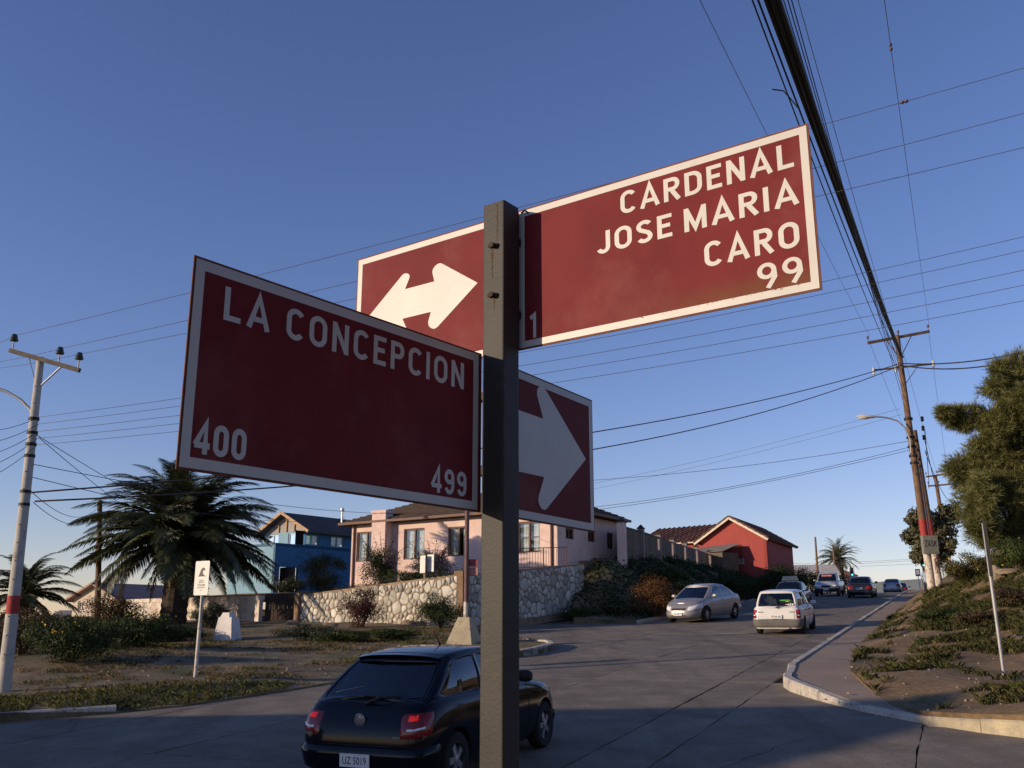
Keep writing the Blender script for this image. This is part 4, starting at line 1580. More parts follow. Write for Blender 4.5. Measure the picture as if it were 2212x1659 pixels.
# unit height 1, stroke width taken into account outside; each glyph: (advance width, list of polylines)
def glyphs(w):
    h = w / 2
    G = {}
    G['L'] = (0.52, [[(h, 1), (h, h), (0.52, h)]])
    G['A'] = (0.72, [[(h * .75, 0), (0.36, 1 - h * .3), (0.72 - h * .75, 0)], [(0.17, 0.29), (0.55, 0.29)]])
    G['C'] = (0.60, [arc(0.31, 0.69, 0.31 - h, 0.31 - h, 28, 180, 12) + arc(0.31, 0.31, 0.31 - h, 0.31 - h, 180, 332, 12)])
    G['O'] = (0.64, [arc(0.32, 0.67, 0.32 - h, 0.33 - h, 0, 180, 14) + arc(0.32, 0.33, 0.32 - h, 0.33 - h, 180, 360, 14) + [(0.64 - h, 0.67)]])
    G['N'] = (0.62, [[(h, 0), (h, 1)], [(h, 1 - h * .6), (0.62 - h, h * .6)], [(0.62 - h, 0), (0.62 - h, 1)]])
    G['E'] = (0.52, [[(0.52, 1 - h), (h, 1 - h), (h, h), (0.52, h)], [(h, 0.52), (0.46, 0.52)]])
    G['P'] = (0.58, [[(h, 0), (h, 1 - h), (0.33, 1 - h)] + arc(0.33, 0.70, 0.25 - h, 0.30 - h, 90, -90, 10) + [(w * .99, 0.40 + h)]])
    G['I'] = (w, [[(h, 0), (h, 1)]])
    G['R'] = (0.60, [[(h, 0), (h, 1 - h), (0.33, 1 - h)] + arc(0.33, 0.71, 0.26 - h, 0.29 - h, 90, -90, 10) + [(w * .99, 0.42 + h)], [(0.30, 0.44), (0.58 - h * .4, 0)]])
    G['D'] = (0.62, [[(h, h), (h, 1 - h), (0.28, 1 - h)] + arc(0.28, 0.66, 0.34 - h, 0.34 - h, 90, 0, 8) + arc(0.28, 0.34, 0.34 - h, 0.34 - h, 0, -90, 8) + [(h, h)]])
    G['J'] = (0.46, [[(0.46 - h, 1), (0.46 - h, 0.28)] + arc(0.20, 0.28, 0.26 - h, 0.28 - h, 0, -160, 10)])
    G['S'] = (0.58, [arc(0.29, 0.735, 0.29 - h, 0.265 - h, 25, 205, 12) + [(0.16, 0.58), (0.42, 0.43)] + arc(0.29, 0.265, 0.29 - h, 0.265 - h, 25, -155, 12)])
    G['M'] = (0.76, [[(h, 0), (h, 1)], [(h, 1 - h * .5), (0.38, 0.12), (0.76 - h, 1 - h * .5)], [(0.76 - h, 0), (0.76 - h, 1)]])
    G['4'] = (0.60, [[(0.43, 0), (0.43, 1 - h * .4), (h * .8, 0.27)], [(h * .5, 0.27), (0.60, 0.27)]])
    G['0'] = (0.56, [arc(0.28, 0.70, 0.28 - h, 0.30 - h, 0, 180, 12) + arc(0.28, 0.30, 0.28 - h, 0.30 - h, 180, 360, 12) + [(0.56 - h, 0.70)]])
    G['9'] = (0.58, [arc(0.29, 0.68, 0.29 - h, 0.32 - h, -20, 340, 22), [(0.58 - h, 0.66), (0.52, 0.40), (0.30, 0.0)]])
    G['n'] = (0.56, [arc(0.28, 0.70, 0.28 - h, 0.30 - h, -10, 350, 20), [(0.56 - h, 0.70), (0.56 - h, 0.36)] + arc(0.28, 0.34, 0.28 - h, 0.34 - h, 0, -160, 12)])
    G['1'] = (0.34, [[(0.34 - h, 0), (0.34 - h, 1 - h), (0.02, 0.80)]])
    G['Z'] = (0.6, [[(0, 1 - h), (0.58, 1 - h), (0.03, h), (0.6, h)]])
    G['K'] = (0.6, [[(h, 0), (h, 1)], [(0.56, 1), (h, 0.45)], [(0.2, 0.6), (0.58, 0)]])
    return G


def ribbon(pts, w):
    """outline polygon strips of a polyline with mitred joins; returns quads"""
    pts = [p for i, p in enumerate(pts) if i == 0 or math.dist(p, pts[i - 1]) > 1e-4]
    P = [Vector(p) for p in pts]
    out_v = []; out_f = []
    closed = (P[0] - P[-1]).length < 1e-4 and len(P) > 3
    L = []; Rr = []
    n = len(P)
    for i in range(n):
        if closed:
            a = P[i - 1] if i > 0 else P[-2]; b = P[i + 1] if i < n - 1 else P[1]
        else:
            a = P[i - 1] if i > 0 else None; b = P[i + 1] if i < n - 1 else None
        d1 = (P[i] - a).normalized() if a is not None else None
        d2 = (b - P[i]).normalized() if b is not None else None
        if d1 is None: d1 = d2
        if d2 is None: d2 = d1
        n1 = Vector((-d1.y, d1.x)); n2 = Vector((-d2.y, d2.x))
        m = (n1 + n2)
        if m.length < 1e-5:
            m = n1
        m.normalize()
        k = min(1.0 / max(0.35, m.dot(n1)), 2.6)
        L.append(P[i] + m * (w / 2 * k)); Rr.append(P[i] - m * (w / 2 * k))
    V = L + Rr
    F = [(i, n + i, n + i + 1, i + 1) for i in range(n - 1)]
    return V, F


def sign_text(name, txt, b, pt, a0, a1, z0, h, stroke=0.165, m=None, space=0.17, word=0.42, lift=0.0010):
    G = glyphs(stroke)
    adv = 0.0
    items = []
    for ch in txt:
        if ch == ' ':
            adv += word - space
            continue
        wd, ls = G[ch]
        items.append((adv, ls)); adv += wd + space
    total = adv - space
    kx = (a1 - a0) / total
    mb = MB()
    lay = 0
    for x0, ls in items:
        for j, pl in enumerate(ls):
            V, F = ribbon([((p[0] + x0) * kx / h, p[1]) for p in pl], stroke) if False else ribbon([(p[0] + x0, p[1]) for p in pl], stroke)
            mb.add([pt(a0 + v.x * kx, z0 + v.y * h, lift + 0.00012 * j) for v in V], F)
    # faces towards the reader
    n = (Vector(pt(1, 0, 0)) - Vector(pt(0, 0, 0))).cross(Vector((0, 0, 1)))
    front = Vector(pt(0, 0, 1)) - Vector(pt(0, 0, 0))
    fixed = []
    for f in mb.f:
        a_, b_, c_ = (Vector(mb.v[k]) for k in f[:3])
        fixed.append(f if (b_ - a_).cross(c_ - a_).dot(front) > 0 else tuple(reversed(f)))
    mb.f = fixed
    return part(name, mb, m or m_signwht, b)


def rounded_arrow(pts, rad, b, pt, m=m_signwht, name='arrow'):
    """flat arrow from an outline with some rounded corners: pts = (a,z,radius or 0)"""
    out = []
    n = len(pts)
    for i in range(n):
        a = Vector(pts[i - 1][:2]); c = Vector(pts[i][:2]); d = Vector(pts[(i + 1) % n][:2]); r_ = pts[i][2]
        if r_ <= 0:
            out.append(c); continue
        u1 = (a - c).normalized(); u2 = (d - c).normalized()
        for k in range(7):
            f = k / 6
            out.append((c + u1 * r_) * (1 - f) ** 2 + c * (2 * f * (1 - f)) + (c + u2 * r_) * f ** 2)
    bm = bmesh.new()
    vs = [bm.verts.new(pt(p.x, p.y, 0.0011)) for p in out]
    es = [bm.edges.new((vs[i], vs[(i + 1) % len(vs)])) for i in range(len(vs))]
    r = bmesh.ops.triangle_fill(bm, use_beauty=True, edges=es)
    front = Vector(pt(0, 0, 1)) - Vector(pt(0, 0, 0))
    bm.faces.ensure_lookup_table()
    bm.normal_update()
    for f in bm.faces:
        if f.normal.dot(front) < 0:
            f.normal_flip()
    mb = MB()
    bm.verts.index_update()
    mb.add([v.co for v in bm.verts], [tuple(v.index for v in f.verts) for f in bm.faces])
    bm.free()
    return part(name, mb, m, b)


z_ = DZ
# Cardenal board (faces the sun), right of the pole
CB0, CB1, CZ0, CZ1 = -0.011, 0.7414, 2.3552 + z_, 2.7271 + z_
b, pt = board_part('name_board', C0, SU, SN, CB0, CB1, CZ0, CZ1, label='sunlit name board with four lines of lettering')
border(b, pt, CB0, CB1, CZ0, CZ1, 0.0165)
sign_text('lettering', 'CARDENAL', b, pt, 0.2875, 0.705, 2.6375 + z_, 0.0570)
sign_text('lettering', 'JOSE MARIA', b, pt, 0.2240, 0.709, 2.5520 + z_, 0.0560)
sign_text('lettering', 'CARO', b, pt, 0.4925, 0.7045, 2.4580 + z_, 0.0580)
sign_text('lettering', '99', b, pt, 0.6090, 0.7055, 2.3820 + z_, 0.0560, stroke=0.15)
sign_text('lettering', '1', b, pt, 0.0257, 0.0440, 2.3800 + z_, 0.0640)
# rust creeping up from the lower edge and a pale bloom
def blot(b, pt, a0, a1, z0, z1, seed, n, m, name='rust_stain', rmin=.0015, rmax=.006, low=True, d=0.00135):
    rg = random.Random(seed)
    mb = MB()
    for k in range(n):
        a = rg.uniform(a0, a1)
        f = rg.random() ** (2.2 if low else 1)
        z = z0 + (z1 - z0) * f
        r_ = rg.uniform(rmin, rmax) * (1 - .6 * f)
        q = 7
        V = [pt(a + r_ * rg.uniform(.7, 1.3) * math.cos(2 * math.pi * i / q), z + r_ * rg.uniform(.5, 1.0) * math.sin(2 * math.pi * i / q), d + k * 2e-7) for i in range(q)]
        mb.add(V, [tuple(range(q))])
    return part(name, mb, m, b)


blot(b, pt, 0.30, 0.70, CZ0 + 0.0185, CZ0 + 0.026, 3, 46, m_rust, rmax=.0016, rmin=.0005)
blot(b, pt, 0.17, 0.36, CZ0 + 0.13, CZ1 - 0.12, 4, 8, m_rust, rmax=.0010, rmin=.0004, low=False)
# the lower right of the enamel is stained with rust
m_redst = m_signred.copy(); m_redst.name = 'rust stained red enamel'
nt = m_redst.node_tree
geo = nt.nodes.new('ShaderNodeNewGeometry'); sx = nt.nodes.new('ShaderNodeSeparateXYZ')
nt.links.new(geo.outputs['Position'], sx.inputs[0])
def mrange(src, a, b_):
    q = nt.nodes.new('ShaderNodeMapRange'); q.interpolation_type = 'SMOOTHSTEP'
    q.inputs['From Min'].default_value = a; q.inputs['From Max'].default_value = b_
    nt.links.new(src, q.inputs['Value']); return q.outputs[0]
fz = mrange(sx.outputs['Z'], CZ0 + .085, CZ0 + .012); fx = mrange(sx.outputs['X'], .18, .56)
nzz = nt.nodes.new('ShaderNodeTexNoise'); nzz.inputs['Scale'].default_value = 26; nzz.inputs['Detail'].default_value = 8; nt.links.new(geo.outputs['Position'], nzz.inputs['Vector'])
m1 = nt.nodes.new('ShaderNodeMath'); m1.operation = 'MULTIPLY'; nt.links.new(fz, m1.inputs[0]); nt.links.new(fx, m1.inputs[1])
m2_ = nt.nodes.new('ShaderNodeMath'); m2_.operation = 'MULTIPLY'; m2_.inputs[1].default_value = 1.7; nt.links.new(nzz.outputs['Fac'], m2_.inputs[0])
m3_ = nt.nodes.new('ShaderNodeMath'); m3_.operation = 'MULTIPLY'; m3_.use_clamp = True; nt.links.new(m1.outputs[0], m3_.inputs[0]); nt.links.new(m2_.outputs[0], m3_.inputs[1])
bs_ = nt.nodes['Principled BSDF']; src = bs_.inputs['Base Color'].links[0].from_socket
mxx = nt.nodes.new('ShaderNodeMixRGB'); mxx.inputs['Color2'].default_value = (.16, .062, .03, 1)
nt.links.new(m3_.outputs[0], mxx.inputs['Fac']); nt.links.new(src, mxx.inputs['Color1']); nt.links.new(mxx.outputs[0], bs_.inputs['Base Color'])
for ch_ in b.children:
    if ch_.name.startswith('face'):
        ch_.data.materials[0] = m_redst
# arrow board left of the pole, same plane
b, pt = board_part('arrow_board', C0, SU, SN, -0.5800, -0.0720, CZ0, CZ1, label='sunlit board with a white double arrow')
border(b, pt, -0.5800, -0.0720, CZ0, CZ1, 0.0165)
zc = 2.552 + z_
rounded_arrow([(-0.1386, zc + .008, 0), (-0.271, zc + .096, .015), (-0.297, zc + .080, .015), (-0.286, zc + .044, .003), (-0.392, zc + .044, .003), (-0.372, zc + .082, .013), (-0.396, zc + .094, .013), (-0.5235, zc - .006, 0),
               (-0.40, zc - .096, .013), (-0.376, zc - .082, .013), (-0.398, zc - .040, .003), (-0.296, zc - .040, .003), (-0.308, zc - .076, .015), (-0.282, zc - .094, .015)], 0, b, pt)
# La Concepcion board (in shade), left of the pole; the boards lie on the far side of the pole
LU = np.array([math.sin(R(37.54)), math.cos(R(37.54)), 0]); LN = np.array([math.cos(R(37.54)), -math.sin(R(37.54)), 0])
L0 = np.array([-0.0801, 2.2, 0])
LZ0, LZ1 = 1.9528 + z_, 2.3339 + z_
b, pt = board_part('name_board', L0, LU, LN, -0.7874, 0.012, LZ0, LZ1, label='shaded name board numbered 400 to 499')
border(b, pt, -0.7874, 0.004, LZ0, LZ1, 0.0190)
sign_text('lettering', 'LA CONCEPCION', b, pt, -0.7190, -0.0545, 2.2320 + z_, 0.0630, space=0.20, word=0.56)
sign_text('lettering', '400', b, pt, -0.7600, -0.6505, 1.9840 + z_, 0.0560, stroke=0.19, space=0.12)
sign_text('lettering', '4nn', b, pt, -0.1605, -0.0405, 1.9830 + z_, 0.0560, stroke=0.17, space=0.16)
A0 = np.array([0.009, 2.34, 0])
AU = np.array([math.sin(R(32)), math.cos(R(32)), 0]); AN = np.array([math.cos(R(32)), -math.sin(R(32)), 0])
b, pt = board_part('arrow_board', A0, AU, AN, -0.075, 0.4210, LZ0, LZ1, label='shaded board with one white arrow')
border(b, pt, -0.075, 0.4210, LZ0, LZ1, 0.0190)
zc = 2.1500 + z_
rounded_arrow([(0.3740, zc + .004, 0), (0.134, zc + .170, .022), (0.098, zc + .148, .022), (0.136, zc + .077, .004), (-0.03, zc + .077, 0), (-0.03, zc - .080, 0), (0.139, zc - .077, .004), (0.101, zc - .146, .022), (0.137, zc - .168, .022)], 0, b, pt)
# bolts and strap ends on the pole
for (vx, vy) in ((1067, 531), (1066, 638)):
    fp = CRn + SN * (PWD + 0.002)
    r_ = ray(vx, vy); k_ = (fp @ SN) / (r_ @ SN)
    q = ORG + r_ * k_
    mb = MB()
    mb.box(tuple(q), (0.024, 0.008, 0.008), prz + 0.05)
    mb.cyl(tuple(q - SN * 0.004), tuple(q + SN * 0.012), 0.007, n=8)
    mb.box(tuple(q - SU * 0.012 + np.array([0, 0, .003])), (0.010, 0.006, 0.007), prz)
    part('bolt', mb, mat('rusty bolt', (0.05, 0.032, 0.022), 0.8, 0.3, 40), post)
# rust run below the upper bolt
rr_ = random.Random(8)
for (vx, vy0, vy1, wmax) in ((1063, 536, 600, .006), (1067, 642, 668, .004), (1074, 440, 520, .003)):
    fp = CRn + SN * (PWD + 0.0006)
    r_ = ray(vx, vy0); q0 = ORG + r_ * ((fp @ SN) / (r_ @ SN)); r_ = ray(vx, vy1); q1 = ORG + r_ * ((fp @ SN) / (r_ @ SN))
    mb = MB(); n_ = 14
    for k in range(n_ + 1):
        f = k / n_; w_ = wmax * (1 - f * .8) * rr_.uniform(.3, 1.0)
        c_ = np.array([q0[0], q0[1], q0[2] + (q1[2] - q0[2]) * f]) + SU * rr_.uniform(-.0012, .0012)
        mb.v += [tuple(c_ - SU * w_), tuple(c_ + SU * w_)]
    for k in range(n_):
        mb.f.append((2 * k, 2 * k + 2, 2 * k + 3, 2 * k + 1)); mb.mi.append(0)
    part('rust_run', mb, mat('rust run', (0.085, 0.05, 0.026), 0.9, 0.35, 60), post)
for zz in (LZ0 + 0.1, LZ1 - 0.1, CZ0 + 0.09, CZ1 - 0.09):
    c_ = pc - SN * (PWD / 2 + 0.008) if zz > LZ1 else pc + np.array([-LN[0], -LN[1], 0]) * (PWD / 2 + 0.003)
    part('clamp', MB().box((*c_[:2], zz), (0.05, 0.05, 0.018), prz), m_iron, post)
q = CRn + SU * .004 - SN * 0.004
part('tie_wire', MB().tube([(q[0], q[1], ptop - .012), (q[0] + SU[0] * .012, q[1] + SU[1] * .012, ptop - .008), (q[0] + SU[0] * .022, q[1] + SU[1] * .022, ptop - .018)], 0.0025, 5), m_iron, post)

# ================================================================== CARS
def smooth_interp(xs, zs, n=400, k=9):
    X = np.linspace(xs[0], xs[-1], n)
    Z = np.interp(X, xs, zs)
    pad = np.pad(Z, k, mode='edge')
    Z = np.convolve(pad, np.ones(2 * k + 1) / (2 * k + 1), mode='valid')
    return lambda x: float(np.interp(x, X, Z))


m_tyre = mat('tyre rubber', (0.02, 0.02, 0.02), 0.85, 0.2, 8)
m_rim = mat('alloy rim', (0.42, 0.42, 0.43), 0.35, 0.1, 8, metal=0.7)
m_hub = mat('dark steel wheel', (0.05, 0.05, 0.05), 0.6, 0.2, 8)
m_trim = mat('black trim plastic', (0.022, 0.022, 0.022), 0.6, 0.2, 8)
m_seat = mat('grey seat cloth', (0.07, 0.07, 0.075), 0.9, 0.2, 5)
m_int = mat('dark car interior', (0.05, 0.05, 0.052), 0.9, 0.2, 4)
m_chrome = mat('chrome', (0.75, 0.75, 0.75), 0.15, 0.05, 4, metal=1.0)
m_plate = mat('number plate white', (0.7, 0.7, 0.68), 0.5, 0.05, 10)
m_plink = mat('number plate ink', (0.03, 0.03, 0.03), 0.6, 0.1, 10)
m_tail = mat('tail lamp red', (0.20, 0.008, 0.010), 0.2, 0.15, 20, spec=0.6)
m_tailon = mat('lit tail lamp', (0.5, 0.02, 0.02), 0.3, 0.1, 20, emit=(1.0, 0.03, 0.02), estr=0.3)
m_lampc = mat('clear lamp lens', (0.72, 0.73, 0.74), 0.10, 0.3, 30, spec=0.8)
m_cglass = glass_mat('car glass', (0.74, 0.78, 0.78), 0.03)
m_cglassd = glass_mat('dark car glass', (0.22, 0.25, 0.26), 0.06)


def superloop(nr, nf, N=96):
    """plan outline in [-1,1]^2, first point rear centre, going over the left (+y) side to the front and back"""
    pts = []
    for k in range(721):
        a = math.pi - 2 * math.pi * k / 720          # start at rear (-1,0), go by +y
        c, s_ = math.cos(a), math.sin(a)
        e = nf if c > 0 else nr
        x = math.copysign(abs(c) ** (2 / e), c); y = math.copysign(abs(s_) ** (2 / e), s_)
        pts.append((x, y))
    P = np.array(pts)
    # weigh x a little more so that the long sides get points
    d = np.hypot(np.diff(P[:, 0]) * 2.4, np.diff(P[:, 1]))
    L = np.concatenate([[0], np.cumsum(d)])
    t = np.linspace(0, L[-1], N + 1)[:-1]
    return np.stack([np.interp(t, L, P[:, 0]), np.interp(t, L, P[:, 1])], 1)


def make_car(name, label, s, t, head, sp, group=None):
    """head = +1 drives away up the road, -1 faces us; sp is a dict of shape and colour"""
    x0, y0 = xy(s, t)
    az = RAZ + R(sp.get('yaw', 0)) + (0 if head > 0 else math.pi)
    slope = math.atan((prof(s + 0.5) - prof(s - 0.5)))
    pitch = slope if head > 0 else -slope
    rz = math.pi / 2 - az
    rot = (Matrix.Rotation(rz, 3, 'Z') @ Matrix.Rotation(-pitch, 3, 'Y')).to_euler()
    car = thing(name, label, 'car' if 'cat' not in sp else sp['cat'], (x0, y0, prof(s) + 0.003), group, rot)
    W2 = sp['W'] / 2
    belt = smooth_interp(*sp['belt'])
    sill = sp.get('sill', 0.2)
    LV = [0, .10, .28, .5, .72, .88, .96, 1.0]
    WF = sp.get('wf', [.90, .955, .985, 1.0, .99, .965, .935, .89])
    XR = sp['xr']; XF = sp['xf']
    base = superloop(sp.get('nr', 9), sp.get('nf', 5.5))
    N = len(base)

    def tub(u, f, off_=0.0):
        """point on the body at loop parameter u (0..N) and level f"""
        u = u % N
        i = int(u); fr_ = u - i
        p = base[i] * (1 - fr_) + base[(i + 1) % N] * fr_
        xr = np.interp(f, LV, XR); xf = np.interp(f, LV, XF); wf = np.interp(f, LV, WF)
        x = (xr + xf) / 2 + p[0] * ((xf - xr) / 2 + off_)
        y = p[1] * (W2 * wf + off_)
        z = sill + (belt(x) - sill) * f
        return Vector((x, y, z))

    mb = MB()
    FL = [0, .04, .10, .19, .28, .39, .5, .61, .72, .80, .88, .92, .96, .985, 1.0]
    for f in FL:
        for i in range(N):
            mb.v.append(tuple(tub(i, f)))
    nl = len(FL)
    for j in range(nl - 1):
        for i in range(N):
            a = j * N + i; b_ = j * N + (i + 1) % N
            mb.f.append((b_, a, a + N, b_ + N)); mb.mi.append(0)
    mb.f.append(tuple(range(N))); mb.mi.append(1)
    # deck: strips between mirrored points of the top loop
    top0 = (nl - 1) * N
    M_ = 10
    gx0, gx1 = sp['gb'][0], sp['gb'][-1]
    idx = []
    half = N // 2
    for i in range(half + 1):
        j = (N - i) % N
        if i == 0 or i == half:
            idx.append([top0 + i] * (M_ + 1)); continue
        a = Vector(mb.v[top0 + i]); b_ = Vector(mb.v[top0 + j])
        row = [top0 + i]
        for k in range(1, M_):
            f = k / M_
            p = a.lerp(b_, f)
            yy = (f - .5) * 2
            p.z += sp.get('crown', 0.05) * (1 - yy ** 2) * min(1, i / 4, (half - i) / 4)
            mb.v.append(tuple(p)); row.append(len(mb.v) - 1)
        row.append(top0 + j); idx.append(row)
    for i in range(half):
        for k in range(M_):
            q = [idx[i][k], idx[i + 1][k], idx[i + 1][k + 1], idx[i][k + 1]]
            q2 = []
            for w_ in q:
                if w_ not in q2:
                    q2.append(w_)
            if len(q2) >= 3:
                cx = sum(mb.v[w_][0] for w_ in q2) / len(q2)
                mb.f.append(tuple(reversed(q2)))
                mb.mi.append(1 if gx0 + .06 < cx < gx1 - .06 else 0)
    me = mesh_from('body', mb.v, mb.f, [sp['paint'], m_int], mb.mi)
    bm = bmesh.new(); bm.from_mesh(me); bmesh.ops.recalc_face_normals(bm, faces=bm.faces); bm.to_mesh(me); bm.free()
    body = link(bpy.data.objects.new('body', me))
    # wheel arches
    rw = sp.get('rw', 0.29)
    cut = MB()
    for ax in sp['axles']:
        for sy in (-1, 1):
            cut.tube([(ax, sy * (W2 - 0.26), rw), (ax, sy * (W2 + 0.3), rw)], rw * 1.17, 28)
    cme = mesh_from('cut', cut.v, cut.f, [m_trim]); bm = bmesh.new(); bm.from_mesh(cme); bmesh.ops.recalc_face_normals(bm, faces=bm.faces); bm.to_mesh(cme); bm.free()
    co = link(bpy.data.objects.new('cut', cme))
    md = body.modifiers.new('b', 'BOOLEAN'); md.operation = 'DIFFERENCE'; md.object = co; md.solver = 'EXACT'; md.material_mode = 'TRANSFER'
    me2 = eval_mesh(body, 'body', None)
    body.modifiers.clear(); body.data = me2
    bpy.data.objects.remove(co, do_unlink=True)
    me2.polygons.foreach_set('use_smooth', [True] * len(me2.polygons)); me2.set_sharp_from_angle(angle=R(38))
    body.parent = car

    def umap(side, x=None, y=None, end=None):
        """loop parameter of a point: on the side at x, or on an end face at y"""
        best = None
        for i in range(0, N * 4):
            u = i / 4
            p = base[int(u) % N] * (1 - (u % 1)) + base[(int(u) + 1) % N] * (u % 1)
            mid = 0.5
            P = tub(u, mid)
            if side is not None:
                if P.y * side < 0 or (x is None): continue
                e = abs(P.x - x) + (0 if abs(p[1]) > 0.6 else 5)
            else:
                if (p[0] < 0) != (end == 'rear') or abs(p[0]) < 0.75: continue
                e = abs(P.y - y)
            if best is None or e < best[0]: best = (e, u)
        return best[1]

    def shell(nm, u0, u1, f0, f1, mats, off_=0.008, nu=10, nv=5, parent=None, thick=True):
        if u1 < u0 and u0 - u1 < N / 2:
            u0, u1 = u1, u0
        if u1 - u0 > N / 2:
            u0, u1 = u1, u0 + N
        elif u0 - u1 > N / 2:
            u1 += N
        mb = MB()
        for j in range(nv + 1):
            for i in range(nu + 1):
                edge = (i in (0, nu)) or (j in (0, nv))
                mb.v.append(tuple(tub(u0 + (u1 - u0) * i / nu, f0 + (f1 - f0) * j / nv, -0.004 if edge else off_)))
        for j in range(nv):
            for i in range(nu):
                a = j * (nu + 1) + i
                mb.f.append((a + 1, a, a + nu + 1, a + nu + 2)); mb.mi.append(0)
        return part(nm, mb, mats, parent or car, local=True, smooth=60)

    # greenhouse -------------------------------------------------------------
    gb, gtp = sp['gb'], sp['gt']                      # x of rear/front edges at belt and at roof
    yb = W2 * sp.get('yb', 0.885); yr = W2 * sp.get('yr', 0.70)
    zr = sp['zr']; arch = sp.get('arch', 0.04)
    breaks = sp['win']                                # list of (u0,u1) side windows, 0 rear .. 1 front

    def roofz(x):
        f = (x - gtp[0]) / (gtp[1] - gtp[0])
        return zr - arch * (2 * f - 1) ** 2

    def sidept(u, v, sy):
        xb = gb[0] + (gb[1] - gb[0]) * u; xt = gtp[0] + (gtp[1] - gtp[0]) * u
        x = xb + (xt - xb) * v
        zb_ = belt(xb) - 0.012; zt_ = roofz(xt) - 0.03
        z = zb_ + (zt_ - zb_) * v
        y = yb + (yr - yb) * v + 0.025 * math.sin(math.pi * v)
        # corners drawn in a little in plan
        k = 0.05 * (abs(2 * u - 1) ** 6)
        return Vector((x, sy * (y - k), z))

    fr_ = MB()
    v0, v1 = sp.get('wv', (0.07, 0.88))
    ub = sorted({0.0, 1.0} | {a for w_ in breaks for a in w_})
    rub = []
    sidewin = []
    for sy in (-1, 1):
        for i in range(len(ub) - 1):
            ua, uc = ub[i], ub[i + 1]
            isw = any(abs(ua - w_[0]) < 1e-6 and abs(uc - w_[1]) < 1e-6 for w_ in breaks)
            for (va, vb_) in ((0, v0), (v0, v1), (v1, 1.0)):
                nu_, nv_ = max(1, int((uc - ua) * 14)), (6 if vb_ - va > .3 else 2)
                tgt = MB() if (isw and va == v0) else fr_
                n0 = len(tgt.v)
                for j in range(nv_ + 1):
                    for k in range(nu_ + 1):
                        p = sidept(ua + (uc - ua) * k / nu_, va + (vb_ - va) * j / nv_, sy)
                        if tgt is not fr_:
                            p.y -= sy * 0.006
                        tgt.v.append(tuple(p))
                for j in range(nv_):
                    for k in range(nu_):
                        a = n0 + j * (nu_ + 1) + k
                        q = (a, a + 1, a + nu_ + 2, a + nu_ + 1)
                        tgt.f.append(q if sy < 0 else tuple(reversed(q))); tgt.mi.append(0)
                if tgt is not fr_:
                    sidewin.append(tgt)
    # front and rear screens
    def endpt(u, v, end):
        e = 0 if end == 'rear' else 1
        L_ = sidept(e, v, -1); R_ = sidept(e, v, 1)
        p = L_.lerp(R_, u)
        yy = 2 * u - 1
        p.x += (1 if e else -1) * sp.get('bow', 0.10) * (1 - yy * yy) * (1 - 0.45 * v)
        if v > .9:
            p.z += 0.03 * (1 - yy ** 4) * (v - .9) / .1
        return p
    screens = []
    for end in ('rear', 'front'):
        us = [0, .05, .95, 1]; vs = [0, .06, .93, 1] if end == 'front' else [0, *sp.get('rv', (.08, .86)), 1]
        for i in range(3):
            for j in range(3):
                glass = i == 1 and j == 1
                tgt = MB() if glass else fr_
                nu_, nv_ = (12 if i == 1 else 1), (6 if j == 1 else 2)
                n0 = len(tgt.v)
                for b_ in range(nv_ + 1):
                    for a in range(nu_ + 1):
                        p = endpt(us[i] + (us[i + 1] - us[i]) * a / nu_, vs[j] + (vs[j + 1] - vs[j]) * b_ / nv_, end)
                        if glass:
                            p.x += -0.006 if end == 'front' else 0.006
                        tgt.v.append(tuple(p))
                for b_ in range(nv_):
                    for a in range(nu_):
                        q0 = n0 + b_ * (nu_ + 1) + a
                        q = (q0, q0 + 1, q0 + nu_ + 2, q0 + nu_ + 1)
                        tgt.f.append(q if end == 'front' else tuple(reversed(q))); tgt.mi.append(0)
                if glass:
                    screens.append((end, tgt))
    # roof
    nx_, ny_ = 14, 14
    n0 = len(fr_.v)
    for i in range(nx_ + 1):
        u = i / nx_
        a = sidept(u, 1, -1); b_ = sidept(u, 1, 1)
        for j in range(ny_ + 1):
            f = j / ny_
            p = a.lerp(b_, f)
            yy = 2 * f - 1
            p.z += (0.03) * (1 - abs(yy) ** 5) + 0.015 * (1 - yy * yy)
            p.x += ((u * 2 - 1) ** 5) * sp.get('bow', 0.10) * 0.55 * (1 - yy * yy)
            fr_.v.append(tuple(p))
    for i in range(nx_):
        for j in range(ny_):
            a = n0 + i * (ny_ + 1) + j
            fr_.f.append((a, a + ny_ + 1, a + ny_ + 2, a + 1)); fr_.mi.append(0)
    me = mesh_from('cabin', fr_.v, fr_.f, [sp.get('roofpaint', sp['paint'])])
    bm = bmesh.new(); bm.from_mesh(me); bmesh.ops.remove_doubles(bm, verts=bm.verts, dist=0.002); bmesh.ops.recalc_face_normals(bm, faces=bm.faces)
    bm.to_mesh(me); bm.free()
    me.polygons.foreach_set('use_smooth', [True] * len(me.polygons)); me.set_sharp_from_angle(angle=R(50))
    cab = link(bpy.data.objects.new('cabin', me)); cab.parent = car
    md = cab.modifiers.new('s', 'SOLIDIFY'); md.thickness = 0.03; md.offset = -1
    gm = sp.get('glass', m_cglass)
    for w_ in sidewin:
        part('side_window', w_, gm, car, local=True, smooth=180)
    for end, w_ in screens:
        part('windscreen' if end == 'front' else 'rear_window', w_, gm, car, local=True, smooth=180)
    # seats
    gbm = (gb[0] + gb[1]) / 2
